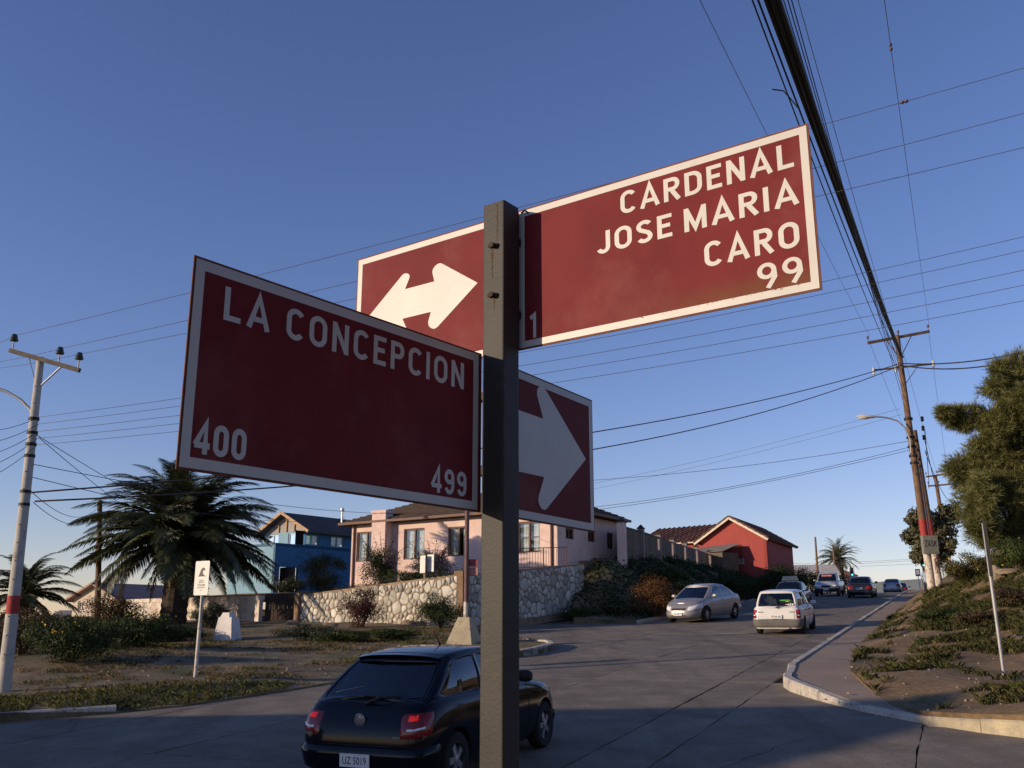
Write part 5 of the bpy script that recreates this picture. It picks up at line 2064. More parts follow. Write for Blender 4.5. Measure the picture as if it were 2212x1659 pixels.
    for sx, bw in ((gbm + 0.12, 0.5), (gbm - 0.50 if sp.get('rows', 2) > 1 else None, 0.5)):
        if sx is None:
            continue
        for sy in (-1, 1):
            zb_ = belt(sx)
            mb = MB()
            mb.box((sx, sy * W2 * .42, zb_ + 0.06), (0.14, bw, 0.36), M=Matrix.Rotation(R(-12), 3, 'Y'), taper=0.8)
            mb.box((sx - 0.05, sy * W2 * .42, zb_ + 0.26), (0.08, 0.24, 0.13), M=Matrix.Rotation(R(-10), 3, 'Y'), taper=0.8)
            part('seat', mb, m_seat, car, local=True)
    if sp.get('driver'):
        # head and shoulders of the person at the wheel are not modelled; the wheel itself is
        pass
    cwx = gb[1] - 0.62
    mb = MB()
    ring = [(cwx + 0.10 * math.sin(a) * 0.4, W2 * .42 + 0.18 * math.cos(a), belt(cwx) + 0.05 + 0.17 * math.sin(a)) for a in [2 * math.pi * k / 20 for k in range(21)]]
    mb.tube(ring, 0.015, 6)
    part('steering_wheel', mb, m_trim, car, local=True, smooth=60)
    # wheels
    tw = 0.18
    tm = MB(); tm.lathe([(rw * .64, -tw / 2), (rw * .9, -tw / 2), (rw * .985, -tw * .36), (rw, -tw * .2), (rw, tw * .2), (rw * .985, tw * .36), (rw * .9, tw / 2), (rw * .64, tw / 2)], 32, axis='Y')
    tme = mesh_from('wheel', tm.v, tm.f, [m_tyre], None, 45)
    rm_ = MB()
    rm_.lathe([(rw * .66, -tw * .5), (rw * .66, tw * .47), (rw * .60, tw * .47), (rw * .57, tw * .30), (rw * .57, -tw * .2), (0.0, -tw * .2)], 28, axis='Y', mi=1)
    ns_ = sp.get('spokes', 5)
    for k in range(ns_):
        a = 2 * math.pi * k / ns_
        dx, dz = math.cos(a), math.sin(a)
        px, pz = -dz, dx
        V = []
        for r_, hw, yy in ((rw * .08, rw * .10, tw * .42), (rw * .60, rw * .13, tw * .36)):
            for sg in (-1, 1):
                V += [(dx * r_ + px * hw * sg, yy, dz * r_ + pz * hw * sg), (dx * r_ + px * hw * sg, yy - .05, dz * r_ + pz * hw * sg)]
        rm_.add(V, [(0, 2, 6, 4), (1, 5, 7, 3), (0, 4, 5, 1), (2, 3, 7, 6), (0, 1, 3, 2), (4, 6, 7, 5)], 0)
    rm_.lathe([(rw * .16, tw * .30), (rw * .16, tw * .46), (rw * .10, tw * .49), (0.0, tw * .49)], 14, axis='Y', mi=0)
    rme = mesh_from('rim', rm_.v, rm_.f, [sp.get('rim', m_rim), m_hub], rm_.mi, 40)
    for ax in sp['axles']:
        for sy in (-1, 1):
            w_ = part_me('wheel', tme, car, (ax, sy * (W2 - 0.105), rw), (0, 0, 0 if sy > 0 else math.pi))
            part_me('rim', rme, w_)
    # lamps, bumpers, plates
    for sy in (-1, 1):
        (f0, f1), yi, xi = sp['tail']
        u0 = umap(None, y=sy * yi, end='rear'); u1 = umap(sy, x=xi)
        tl = shell('tail_lamp', u0, u1, f0, f1, m_tail, 0.012)
        if sp.get('taildet'):
            shell('lit_lens', u0 + (u1 - u0) * .15, u0 + (u1 - u0) * .55, f0 + (f1 - f0) * .62, f0 + (f1 - f0) * .9, m_tailon, 0.019, 4, 3, parent=tl)
            shell('reversing_lens', u0 + (u1 - u0) * .1, u0 + (u1 - u0) * .8, f0 + (f1 - f0) * .30, f0 + (f1 - f0) * .48, m_lampc, 0.016, 6, 3, parent=tl)
        (f0, f1), yi, xi = sp['head']
        u0 = umap(None, y=sy * yi, end='front'); u1 = umap(sy, x=xi)
        hl = shell('head_lamp', u0, u1, f0, f1, m_lampc, 0.010)
    bw0 = umap(1, x=sp['axles'][0] - rw * 1.22); bw1 = umap(-1, x=sp['axles'][0] - rw * 1.22)
    bf = sp.get('bump', (.06, .42))
    bp = shell('rear_bumper', bw1, bw0, bf[0], bf[1], sp.get('bumpm', sp['paint']), 0.035, 40, 6)
    fw0 = umap(1, x=sp['axles'][1] + rw * 1.22); fw1 = umap(-1, x=sp['axles'][1] + rw * 1.22)
    shell('front_bumper', fw0, fw1, bf[0], bf[1], sp.get('bumpm', sp['paint']), 0.03, 40, 6)
    g0, g1 = sp.get('grille', (.62, .80))
    shell('grille', umap(None, y=.36, end='front'), umap(None, y=-.36, end='front'), g0, g1, m_trim, 0.012, 8, 3)
    shell('air_intake', umap(None, y=.42, end='front'), umap(None, y=-.42, end='front'), .13, .26, m_trim, 0.037, 8, 3)
    # plates
    pf = sp.get('platef', .5)
    for end, sgn in (('rear', -1), ('front', 1)):
        fz = pf if end == 'rear' else sp.get('platefront', .33)
        u0 = umap(None, y=0, end=end)
        c_ = tub(u0, fz, sp.get('plateoff', 0.02) if end == 'rear' else 0.05)
        c_.x += sgn * 0.012
        mb = MB().box(tuple(c_), (0.012, 0.36, 0.13))
        pl = part('number_plate', mb, m_plate, car, local=True)
        if sp.get('plate'):
            V, F = text_mb(sp['plate'], 0.075, 0.29, 0.01)
            q = MB()
            if end == 'rear':
                q.add([(c_.x - 0.0065, c_.y + 0.145 - v[0], c_.z - 0.038 + v[1]) for v in V], F)
            else:
                q.add([(c_.x + 0.0065, c_.y - 0.145 + v[0], c_.z - 0.038 + v[1]) for v in V], F)
            part('plate_number', q, m_plink, pl, local=True)
    # mirrors, handles
    for sy in (-1, 1):
        mx_ = gb[1] - 0.50
        mb = MB()
        c_ = Vector((mx_, sy * (yb + 0.16), belt(mx_) + 0.07))
        n0 = len(mb.v)
        mb.lathe([(0.0, -0.10), (0.045, -0.095), (0.068, -0.06), (0.072, 0.0), (0.066, 0.06), (0.04, 0.09), (0.0, 0.095)], 12, (0, 0, 0), axis='Y')
        mb.v = [(c_.x + x * 0.8, c_.y + y, c_.z + z) for x, y, z in mb.v]
        mb.bar((mx_ + .02, sy * (yb - .02), belt(mx_) + .02), (mx_, sy * (yb + .1), belt(mx_) + .05), .05, .04)
        part('mirror', mb, sp.get('mirm', sp['paint']), car, local=True, smooth=50)
        for w_ in breaks[-2:] if sp.get('doors', 4) == 4 else breaks[-1:]:
            hx = gb[0] + (gb[1] - gb[0]) * w_[0] + 0.12
            u_ = umap(sy, x=hx)
            c_ = tub(u_, 0.80, 0.012)
            part('door_handle', MB().box(tuple(c_), (0.17, 0.03, 0.03)), sp.get('handlem', m_trim), car, local=True)
        # rubbing strip and door seams
        u0 = umap(sy, x=sp['axles'][0] + rw * 1.3); u1 = umap(sy, x=sp['axles'][1] - rw * 1.3)
        if sp.get('mould', 1) is not None:
          shell('side_moulding', u0, u1, .50, .545, sp.get('mould', sp['paint']), 0.014, 12, 2)
        for w_ in breaks:
            sx = gb[0] + (gb[1] - gb[0]) * (w_[1] + 0.01)
            if sx > sp['axles'][1] - rw * 1.0: sx = sp['axles'][1] - rw * 1.3
            if sp['axles'][0] + rw < sx:
                us = umap(sy, x=sx)
                mb = MB()
                mb.tube([tub(us, f, 0.0015) for f in (.12, .3, .5, .7, .85, .93)], 0.004, 4)
                part('door_seam', mb, m_trim, car, local=True)
    # tailgate outline
    yg = W2 * (.74 if sp.get('wiper') else .66)
    loop = [tub(umap(None, y=yg * sg, end='rear'), f, .002) for sg, f in ((1, .985), (1, .8), (1, .6), (1, .475), (.6, .465), (.2, .46), (-.2, .46), (-.6, .465), (-1, .475), (-1, .6), (-1, .8), (-1, .985))]
    part('tailgate_seam', MB().tube(loop, .005, 4), m_trim, car, local=True)
    # wiper, aerial
    if sp.get('wiper'):
        a = endpt(.5, 0.02, 'rear'); b_ = endpt(.22, 0.16, 'rear')
        mb = MB().tube([(a.x - .03, a.y, a.z - .02), (a.x - .045, (a.y + b_.y) / 2, (a.z + b_.z) / 2 + .02), (b_.x - .03, b_.y, b_.z)], [.022, .012, .008], 6)
        part('wiper', mb, m_trim, car, local=True)
    if sp.get('aerial'):
        p = sidept(sp['aerial'], 1, 1)
        zt_ = p.z + 0.06
        part('aerial', MB().tube([(p.x, 0, zt_ - .03), (p.x - .04, 0, zt_ + 0.02), (p.x - .18, 0, zt_ + .16)], [.02, .008, .004], 6), m_trim, car, local=True)
    if sp.get('exhaust'):
        p = tub(umap(None, y=-.42, end='rear'), 0.02, 0.0)
        part('exhaust', MB().cyl((p.x + .1, p.y, .22), (p.x - .06, p.y, .22), .03, n=10), m_chrome, car, local=True)
    return car, tub, umap, shell, sidept, endpt, belt


def paint(nm, col, metal=0.0, rough=0.3):
    return mat(nm, col, rough, 0.05, 1.5, metal=metal, spec=0.4, coat=0.4)


def car_shape(kind):
    if kind == 'hatch':
        return dict(W=1.65, sill=0.19, belt=([-1.92, -1.86, -1.2, 0.3, 0.75, 1.5, 1.86, 1.95], [0.86, 0.93, 0.94, 0.92, 0.90, 0.80, 0.70, 0.66]),
                    xr=[-1.86, -1.90, -1.925, -1.93, -1.90, -1.83, -1.78, -1.72], xf=[1.86, 1.92, 1.95, 1.95, 1.94, 1.90, 1.86, 1.80],
                    gb=(-1.66, 0.92), gt=(-1.05, 0.22), zr=1.385, arch=0.035, win=[(0.11, 0.45), (0.49, 0.90)], axles=(-1.22, 1.25), rw=0.29, yr=0.72,
                    tail=((.56, .90), .50, -1.70), head=((.66, .86), .42, 1.66), grille=(.68, .84), bump=(.05, .44), platef=.26, plateoff=.05, rv=(.10, .90), wiper=True, aerial=0.75, doors=2)
    if kind == 'wagon':
        return dict(W=1.61, sill=0.20, belt=([-2.05, -2.0, -1.2, 0.4, 0.9, 1.5, 1.82, 1.92], [0.86, 0.90, 0.91, 0.90, 0.88, 0.80, 0.72, 0.68]),
                    xr=[-2.00, -2.04, -2.06, -2.06, -2.05, -2.02, -2.00, -1.96], xf=[1.84, 1.90, 1.92, 1.92, 1.90, 1.86, 1.82, 1.76],
                    gb=(-1.94, 1.0), gt=(-1.66, 0.28), zr=1.43, arch=0.03, win=[(0.06, 0.30), (0.34, 0.60), (0.64, 0.92)], axles=(-1.28, 1.16), rw=0.285, yr=0.74, nr=12,
                    tail=((.46, .92), .64, -1.92), head=((.64, .84), .42, 1.62), bump=(.05, .46), platef=.58, plateoff=.03, rv=(.08, .92), wiper=True, aerial=0.4, exhaust=True)
    if kind == 'sedan':
        return dict(W=1.70, sill=0.19, belt=([-2.2, -2.15, -1.5, -0.9, 0.5, 1.0, 1.7, 2.05, 2.18], [0.88, 0.98, 1.01, 1.0, 0.95, 0.92, 0.82, 0.70, 0.66]),
                    xr=[-2.12, -2.18, -2.22, -2.22, -2.20, -2.15, -2.12, -2.06], xf=[2.08, 2.15, 2.19, 2.19, 2.16, 2.08, 2.02, 1.92],
                    gb=(-1.62, 1.22), gt=(-0.86, 0.34), zr=1.45, arch=0.05, win=[(0.15, 0.49), (0.53, 0.88)], axles=(-1.28, 1.32), rw=0.30, yr=0.70, nf=3.6, nr=6,
                    tail=((.60, .93), .46, -1.92), head=((.58, .88), .36, 1.52), grille=(.60, .80), bump=(.05, .46), platef=.62, platefront=.36, rv=(.08, .92))
    if kind == 'old_sedan':
        d = car_shape('sedan')
        d.update(W=1.68, nf=7, nr=10, zr=1.38, gb=(-1.42, 1.02), gt=(-0.88, 0.26), belt=([-2.2, -2.15, -1.5, -0.9, 0.5, 1.0, 1.9, 2.05, 2.15], [0.86, 0.93, 0.94, 0.93, 0.90, 0.88, 0.80, 0.74, 0.68]),
                 tail=((.55, .88), .42, -2.08), head=((.62, .86), .40, 1.95))
        return d
    if kind == 'pickup':
        return dict(W=1.72, sill=0.34, belt=([-2.5, -2.4, -0.9, 0.5, 1.0, 1.9, 2.1, 2.2], [1.02, 1.04, 1.04, 1.04, 1.05, 1.0, 0.96, 0.88]),
                    xr=[-2.42, -2.45, -2.46, -2.46, -2.46, -2.45, -2.44, -2.42], xf=[2.10, 2.16, 2.18, 2.18, 2.18, 2.15, 2.12, 2.06],
                    gb=(-0.62, 1.05), gt=(-0.42, 0.42), zr=1.66, arch=0.03, win=[(0.12, 0.92)], axles=(-1.5, 1.42), rw=0.34, yr=0.74, nf=8, nr=14, rows=1,
                    tail=((.45, .9), .7, -2.40), head=((.55, .82), .46, 1.98), grille=(.50, .80), bump=(.03, .40), platef=.3, platefront=.3, bumpm=m_trim, spokes=6, doors=2)


BLK = mat('black paint', (0.005, 0.006, 0.010), 0.10, 0.05, 1.5, spec=0.25)
WHT = paint('white paint', (0.68, 0.66, 0.62), 0.0, 0.35)
SIL = paint('silver beige paint', (0.36, 0.335, 0.31), 0.5, 0.35)
DKB = paint('dark blue black paint', (0.012, 0.014, 0.022), 0.1, 0.3)
TAX = paint('taxi black paint', (0.014, 0.015, 0.018), 0.0, 0.3)
PSI = paint('pickup silver paint', (0.38, 0.40, 0.43), 0.5, 0.35)
FSI = paint('far silver paint', (0.36, 0.35, 0.36), 0.5, 0.35)

# black hatchback crossing in front of us
d = car_shape('hatch'); d.update(paint=BLK, mould=None, taildet=True, plate='UZ 5019', glass=m_cglass, handlem=BLK, mirm=m_trim, driver=True)
fwx = gp(1167, 1615)
sA, tA = st(fwx[0], fwx[1])
car, tub, umap, shell, sidept, endpt, belt = make_car('hatchback_car', 'black two door hatchback with red tail lamps driving past the post', sA - 1.25, tA - 0.72, 1, d)
# round chrome maker's badge on the tailgate and small letter badges
c_ = tub(umap(None, y=0, end='rear'), .80, 0.012)
mb = MB(); mb.lathe([(0.0, 0.012), (0.048, 0.010), (0.052, 0.0), (0.062, 0.0), (0.066, 0.012), (0.062, 0.016), (0.056, 0.016)], 24, axis='Y')
mb.v = [(c_.x - 0.004 - y, x, c_.z + z) for x, y, z in mb.v]
bdg = part('badge', mb, m_chrome, car, local=True, smooth=40)
for pl in ([(-.022, .045), (0, .005), (.022, .045)], [(-.044, .02), (-.02, -.042), (0, -.005), (.02, -.042), (.044, .02)]):
    V, F = ribbon(pl, 0.011)
    mb = MB().add([(c_.x - 0.019, -v.x, c_.z + v.y) for v in V], F)
    part('badge_letter', mb, m_chrome, bdg, local=True)
for yy, w_ in ((0.62, .10), (-.47, .09)):
    p = tub(umap(None, y=yy, end='rear'), .60, 0.01)
    part('letter_badge', MB().box((p.x - .004, p.y, p.z), (.008, w_, .018)), m_chrome, car, local=True)
# roof spoiler lip
mb = MB()
for k in range(13):
    u = k / 12
    p = endpt(u, 1.0, 'rear')
    mb.v += [(p.x + .05, p.y, p.z + .020), (p.x - .07, p.y * .98, p.z + .012 - .012 * abs(2 * u - 1)), (p.x - .06, p.y * .98, p.z - .012), (p.x + .03, p.y, p.z - .02)]
for k in range(12):
    b_ = k * 4
    mb.f += [(b_, b_ + 1, b_ + 5, b_ + 4), (b_ + 1, b_ + 2, b_ + 6, b_ + 5), (b_ + 2, b_ + 3, b_ + 7, b_ + 6)]; mb.mi += [0] * 3
part('spoiler', mb, BLK, car, local=True, smooth=40)

# white estate
d = car_shape('wagon'); d.update(paint=WHT, taildet=True, plate='PF-49 80', bumpm=mat('grey bumper', (0.13, 0.12, 0.11), 0.7, 0.15, 6), mould=m_trim, rim=m_hub, glass=m_cglass)
p_ = gp(1688, 1369); sB, tB = st(p_[0], p_[1])
car, tub, umap, shell, sidept, endpt, belt = make_car('estate_car', 'white estate car with grey bumper and bright cushion behind its rear window', sB + 1.30, tB, 1, d)
# rainbow cushion on the parcel shelf and sticker letters on the glass
a = endpt(.72, .06, 'rear')
for j, (cc_, zz) in enumerate((((0.10, 0.35, 0.08), .14), ((0.55, 0.42, 0.05), .10), ((0.55, 0.16, 0.03), .055), ((0.45, 0.03, 0.03), .015))):
    mb = MB(); mb.lathe([(0.0, -.22), (.035, -.2), (.05, -.12), (.052, 0), (.05, .12), (.035, .2), (0, .22)], 10, axis='Y')
    mb.v = [(a.x + .16 + x, -.28 + y * (1 - .15 * j), a.z + .05 + zz + z * .6) for x, y, z in mb.v]
    part('cushion_stripe', mb, mat('cushion %s' % ('green', 'yellow', 'orange', 'red')[j], cc_, 0.9, 0.1, 5), car, local=True, smooth=60)
for k, (w_, h_) in enumerate(((.05, .07), (.03, .09), (.05, .06), (.10, .03))):
    p = endpt(.09 + .028 * k * 1.6, .12, 'rear')
    part('sticker', MB().box((p.x - .012, p.y * -1 if False else p.y, p.z + .03), (.004, w_, h_)), m_plate, car, local=True)
for yy in (.52, -.52):
    p = tub(umap(None, y=yy, end='rear'), .80, 0.008)
    part('letter_badge', MB().box((p.x - .003, p.y, p.z), (.006, .16, .022)), m_trim, car, local=True)
# silver sedan parked on the left, facing us
d = car_shape('sedan'); d.update(paint=SIL, plate='SZ 8071', yaw=13.0, glass=m_cglassd, handlem=SIL)
make_car('sedan_car', 'silver beige sedan facing down the road beside the left bank', 42.2, -10.0, -1, d)[0].scale = (1.06, 1.06, 1.06)
# taxi behind the estate
d = car_shape('old_sedan'); d.update(paint=TAX, glass=m_cglass, plate=None)
p_ = at_y(1712, 1330, 52.5); sT, tT = st(p_[0], p_[1])
car, tub, umap, shell, sidept, endpt, belt = make_car('taxi_car', 'black taxi with a pale roof sign coming down behind the estate', sT, tT, -1, d)
mb = MB().box((-.1, 0, 1.56), (.22, .86, .24), taper=.85)
part('roof_sign', mb, mat('pale taxi sign', (0.5, 0.47, 0.36), 0.6, 0.1, 5), car, local=True)
mb = MB().box((-.1, .3, 1.42), (.12, .06, .06)).box((-.1, -.3, 1.42), (.12, .06, .06))
part('roof_bracket', mb, m_trim, car, local=True)
# pickup
d = car_shape('pickup'); d.update(paint=PSI, plate='VB 1283', glass=m_cglassd)
car, tub, umap, shell, sidept, endpt, belt = make_car('pickup_truck', 'silver pickup truck with dark grille coming down the hill', 75.0, -8.35, -1, dict(d, cat='pickup'))
p = endpt(.42, .72, 'front')
part('sun_strip', MB().box((p.x + .03, -.05, p.z), (.01, .7, .13)), mat('red white sticker', (0.5, 0.16, 0.15), 0.6, 0.5, 12), car, local=True)
# dark sedan going up
d = car_shape('old_sedan'); d.update(paint=DKB, plate='RD 2210', glass=m_cglass, taildet=False)
make_car('sedan_car', 'dark blue black sedan seen from behind near the traffic light', 70.8, -5.75, 1, d)
d = car_shape('sedan'); d.update(paint=FSI, glass=m_cglassd, plate=None)
p_ = at_y(1930, 1282, 98); sF, tF = st(p_[0], p_[1])
make_car('sedan_car', 'small silver lilac sedan on the crest of the hill', sF, tF, 1, d)
d = car_shape('old_sedan'); d.update(paint=DKB, glass=m_cglassd, plate=None)
p_ = at_y(1946, 1280, 106); sF, tF = st(p_[0], p_[1])
make_car('sedan_car', 'dark sedan just ahead of the silver one on the crest', sF, tF, 1, d)


# ================================================================== POLES, LAMPS, SIGNS
m_conc = mat('pale concrete pole', (0.42, 0.40, 0.36), 0.85, 0.12, 3, bump=0.25, bscale=30, wear=(0.27, 0.25, 0.22), wscale=4)
m_bandred = mat('red painted band', (0.34, 0.04, 0.035), 0.75, 0.2, 6, wear=(0.25, 0.10, 0.08), wscale=8)
m_wood = mat('weathered pole wood', (0.17, 0.105, 0.065), 0.9, 0.3, 5, bump=0.5, bscale=25)
m_whpaint = mat('flaking white paint', (0.58, 0.54, 0.48), 0.85, 0.15, 5, wear=(0.28, 0.18, 0.12), wscale=7, wlo=0.5, whi=0.62)
m_ins = mat('dark glazed insulator', (0.02, 0.03, 0.025), 0.3, 0.2, 9, spec=0.6)
m_insw = mat('pale insulator', (0.5, 0.47, 0.42), 0.5, 0.15, 9)
m_wire = mat('black cable', (0.012, 0.012, 0.012), 0.6, 0.1, 3)
m_wireg = mat('grey wire', (0.09, 0.085, 0.085), 0.55, 0.1, 3)
m_wired = mat('weathered black cable', (0.05, 0.042, 0.035), 0.6, 0.1, 3)
m_galv = mat('galvanised steel', (0.36, 0.36, 0.36), 0.5, 0.15, 6, metal=0.4)


def pole_pts(base, top, n=9):
    a, b = Vector(base), Vector(top)
    return [a.lerp(b, k / (n - 1)) for k in range(n)]


def insulator(parent, p, m=m_ins, r=0.09, h=0.16):
    mb = MB().lathe([(0.012, -0.16), (0.012, 0.0), (r * .9, 0.01), (r, 0.05), (r * .75, 0.075), (r * .78, .10), (r * .5, h), (0.0, h + .01)], 12, tuple(p))
    return part('insulator', mb, m, parent, smooth=50)


# left concrete pole ---------------------------------------------------------
YL = 19.56
lb_ = at_y(5, 1518, YL); lt_ = at_y(88, 772, YL)
lp = thing('utility_pole', 'pale concrete utility pole with a red band and wooden crossarm', 'utility pole', (lb_[0], lb_[1], lb_[2] - 0.1))
A_, B_ = Vector(lb_) - Vector((0, 0, .25)), Vector(lt_)


def seg(a, b, f0, f1, r0, r1, n=16):
    return MB().tube([a.lerp(b, f0 + (f1 - f0) * k / 6) for k in range(7)], [r0 + (r1 - r0) * (f0 + (f1 - f0) * k / 6) for k in range(7)], n)


fb = lambda vy: (at_y(40, vy, YL)[2] - A_.z) / (B_.z - A_.z)
f0, f1 = fb(1326), fb(1287)
part('shaft', seg(A_, B_, 0, 1, .135, .075), m_conc, lp, smooth=50)
part('painted_band', seg(A_, B_, f0, f1, .138, .078), m_bandred, lp, smooth=50)
cL, cR = Vector(at_y(22, 757, YL)), Vector(at_y(172, 800, YL - 0.25))
part('crossarm', MB().bar(tuple(cL), tuple(cR), 0.085, 0.09), mat('grey timber arm', (0.13, 0.11, 0.085), 0.9, 0.25, 6, bump=0.3), lp)
jn = A_.lerp(B_, fb(840))
for f in (0.27, 0.76):
    part('brace', MB().bar(tuple(cL.lerp(cR, f)), tuple(jn), 0.04, 0.012), m_galv, lp)
LINS = []
for f, dz in ((0.035, .16), (0.70, .16), (0.975, .16)):
    p = cL.lerp(cR, f) + Vector((0, 0, .055 + dz))
    insulator(lp, p); LINS.append(p + Vector((0, 0, .13)))
arm = [Vector(at_y(71, 903, YL)), Vector(at_y(66, 885, YL)), Vector(at_y(45, 864, YL)), Vector(at_y(15, 846, YL)), Vector(at_y(-15, 836, YL)), Vector(at_y(-70, 828, YL))]
part('lamp_arm', MB().tube(arm, 0.03, 8), m_galv, lp, smooth=60)
e_ = arm[-1]
mb = MB().lathe([(0.0, -.06), (.09, -.05), (.13, 0), (.11, .07), (0.0, .1)], 14); mb.v = [(e_.x - .22 + x * 2.4, e_.y + y, e_.z + z) for x, y, z in mb.v]
part('lamp_head', mb, m_insw, lp, smooth=60)
for vy in (905, 935, 960, 985, 1062, 1090):
    q = A_.lerp(B_, fb(vy))
    part('pole_clamp', MB().tube([(q.x, q.y, q.z - .03), (q.x, q.y, q.z + .03)], 0.108, 14), m_iron, lp)
for k in range(16):
    q = A_.lerp(B_, 0.16 + 0.05 * k)
    part('climbing_hole', MB().box((q.x + .0, q.y - (.135 - .06 * (0.16 + .05 * k)) + .002, q.z), (.022, .012, .022)), m_iron, lp)

# pole behind the palm
pb = at_y(212, 1345, 46); ptp = at_y(216, 1081, 46)
pp = thing('utility_pole', 'slim dark timber pole standing behind the big palm', 'utility pole', (pb[0], pb[1], pb[2] - .3))
part('shaft', MB().tube([(pb[0], pb[1], pb[2] - .5), tuple(ptp)], [.15, .11], 12), m_wood, pp, smooth=50)
for k, vy in enumerate((1090, 1103, 1120, 1135)):
    q = at_y(211, vy, 45.9)
    insulator(pp, q, m_ins, .05, .1)
part('lamp_arm', MB().tube([tuple(at_y(219, 1118, 46)), tuple(at_y(235, 1105, 46)), tuple(at_y(262, 1098, 46))], .03, 6), m_galv, pp)

# right double pole -------------------------------------------------------------
rb1 = at_y(2017, 1297, 42.0); rt1 = at_y(1937, 724, 42.0)
rb2 = at_y(2032, 1282, 42.6); rt2 = at_y(1974, 930, 42.4)
rp = thing('utility_pole', 'leaning double timber utility pole with street lamp and meter box', 'utility pole', (rb1[0], rb1[1], rb1[2] - .3))
a1_, b1_ = Vector(rb1) - Vector((0, 0, .4)), Vector(rt1); a2_, b2_ = Vector(rb2) - Vector((0, 0, .4)), Vector(rt2)
part('shaft', seg(a1_, b1_, 0, 1, .17, .11), m_wood, rp, smooth=50)
part('shaft', seg(a2_, b2_, 0, 1, .17, .13), m_wood, rp, smooth=50)
fr1 = lambda vy: (at_y(1990, vy, 42)[2] - a1_.z) / (b1_.z - a1_.z)
fr2 = lambda vy: (at_y(1990, vy, 42.5)[2] - a2_.z) / (b2_.z - a2_.z)
part('white_foot', seg(a1_, b1_, 0.02, fr1(1195), .175, .115), m_whpaint, rp, smooth=50)
part('white_foot', seg(a2_, b2_, 0.02, fr2(1195), .175, .135), m_whpaint, rp, smooth=50)
part('painted_band', seg(a1_, b1_, fr1(1168), fr1(1122), .175, .115), m_bandred, rp, smooth=50)
part('painted_band', seg(a2_, b2_, fr2(1168), fr2(1122), .175, .135), m_bandred, rp, smooth=50)
mk = MB()
q = a2_.lerp(b2_, fr2(1215))
V, F = ribbon([(-.08, -.35), (-.07, .15), (.05, .2), (.08, .08), (-.05, -.02), (.09, -.3)], .035)
mk.add([(q.x + v.x, q.y - .178, q.z + v.y) for v in V], F)
part('scrawl', mk, m_bandred, rp)
# conduits
for dx, vy0, vy1 in ((-.03, 1160, 975), (.06, 1160, 1010)):
    p0 = a1_.lerp(b1_, fr1(vy0)).lerp(a2_.lerp(b2_, fr2(vy0)), .5); p1 = a1_.lerp(b1_, fr1(vy1)).lerp(a2_.lerp(b2_, fr2(vy1)), .5)
    part('conduit', MB().tube([(p0.x + dx, p0.y - .1, p0.z), (p1.x + dx, p1.y - .14, p1.z)], .035, 8), m_galv, rp, smooth=50)
# meter box with scrawl
bc = Vector(at_y(2009, 1177, 41.65))
bw_, bh_ = 34 / 2126 * 41.6, 40 / 2126 * 41.6
mb = MB().box(tuple(bc), (bw_, .22, bh_))
box = part('meter_box', mb, mat('grey green box', (0.20, 0.21, 0.18), 0.7, 0.2, 5, wear=(.13, .13, .11), wscale=8), rp)
part('box_lid', MB().box((bc.x, bc.y - .118, bc.z), (bw_ * .9, .012, bh_ * .9)), MATS['grey green box'], box)
G_ = glyphs(.12)
x_ = -bw_ * .40
mk = MB()
for j, ch in enumerate('ZASK'):
    wd, ls = G_[ch]
    for pl in ls:
        V, F = ribbon([(p[0], p[1]) for p in pl], .15)
        mk.add([(bc.x + x_ + v.x * .17, bc.y - .127 - .0006 * j, bc.z - .08 + v.y * .26) for v in V], F)
    x_ += wd * .17 + .025
part('scrawl', mk, m_plink, box)
# crossarms
xL, xR = Vector(at_y(1874, 741, 41.8)), Vector(at_y(2007, 716, 42.3))
part('crossarm', MB().bar(tuple(xL), tuple(xR), .11, .12), m_wood, rp)
part('brace', MB().bar(tuple(xL.lerp(xR, .72)), tuple(a1_.lerp(b1_, fr1(775))), .05, .02), m_wood, rp)
part('brace', MB().bar(tuple(xL.lerp(xR, .30)), tuple(a1_.lerp(b1_, fr1(775))), .05, .02), m_wood, rp)
RINS = []
for f in (.01, .5, .99):
    p = xL.lerp(xR, f) + Vector((0, 0, .2))
    insulator(rp, p, mat('brown insulator', (0.12, .06, .04), .4, .2, 9), .06, .13); RINS.append(p + Vector((0, 0, .1)))
y1L, y1R = Vector(at_y(1885, 800, 41.8)), Vector(at_y(2016, 786, 42.2))
for vx, vy in ((1887, 800), (1935, 795), (2016, 784)):
    q = Vector(at_y(vx, vy, 41.7))
    mb = MB().lathe([(0, -.22), (.05, -.2), (.055, -.05), (.07, -.04), (.055, -.02), (.055, .1), (.03, .14), (0, .15)], 10, tuple(q))
    part('fuse_holder', mb, m_insw, rp, smooth=50)
part('crossarm', MB().bar(tuple(y1L), tuple(y1R), .07, .07), m_wood, rp)
part('brace', MB().bar(tuple(a1_.lerp(b1_, fr1(835))), tuple(y1L.lerp(y1R, .75)), .04, .02), m_wood, rp)
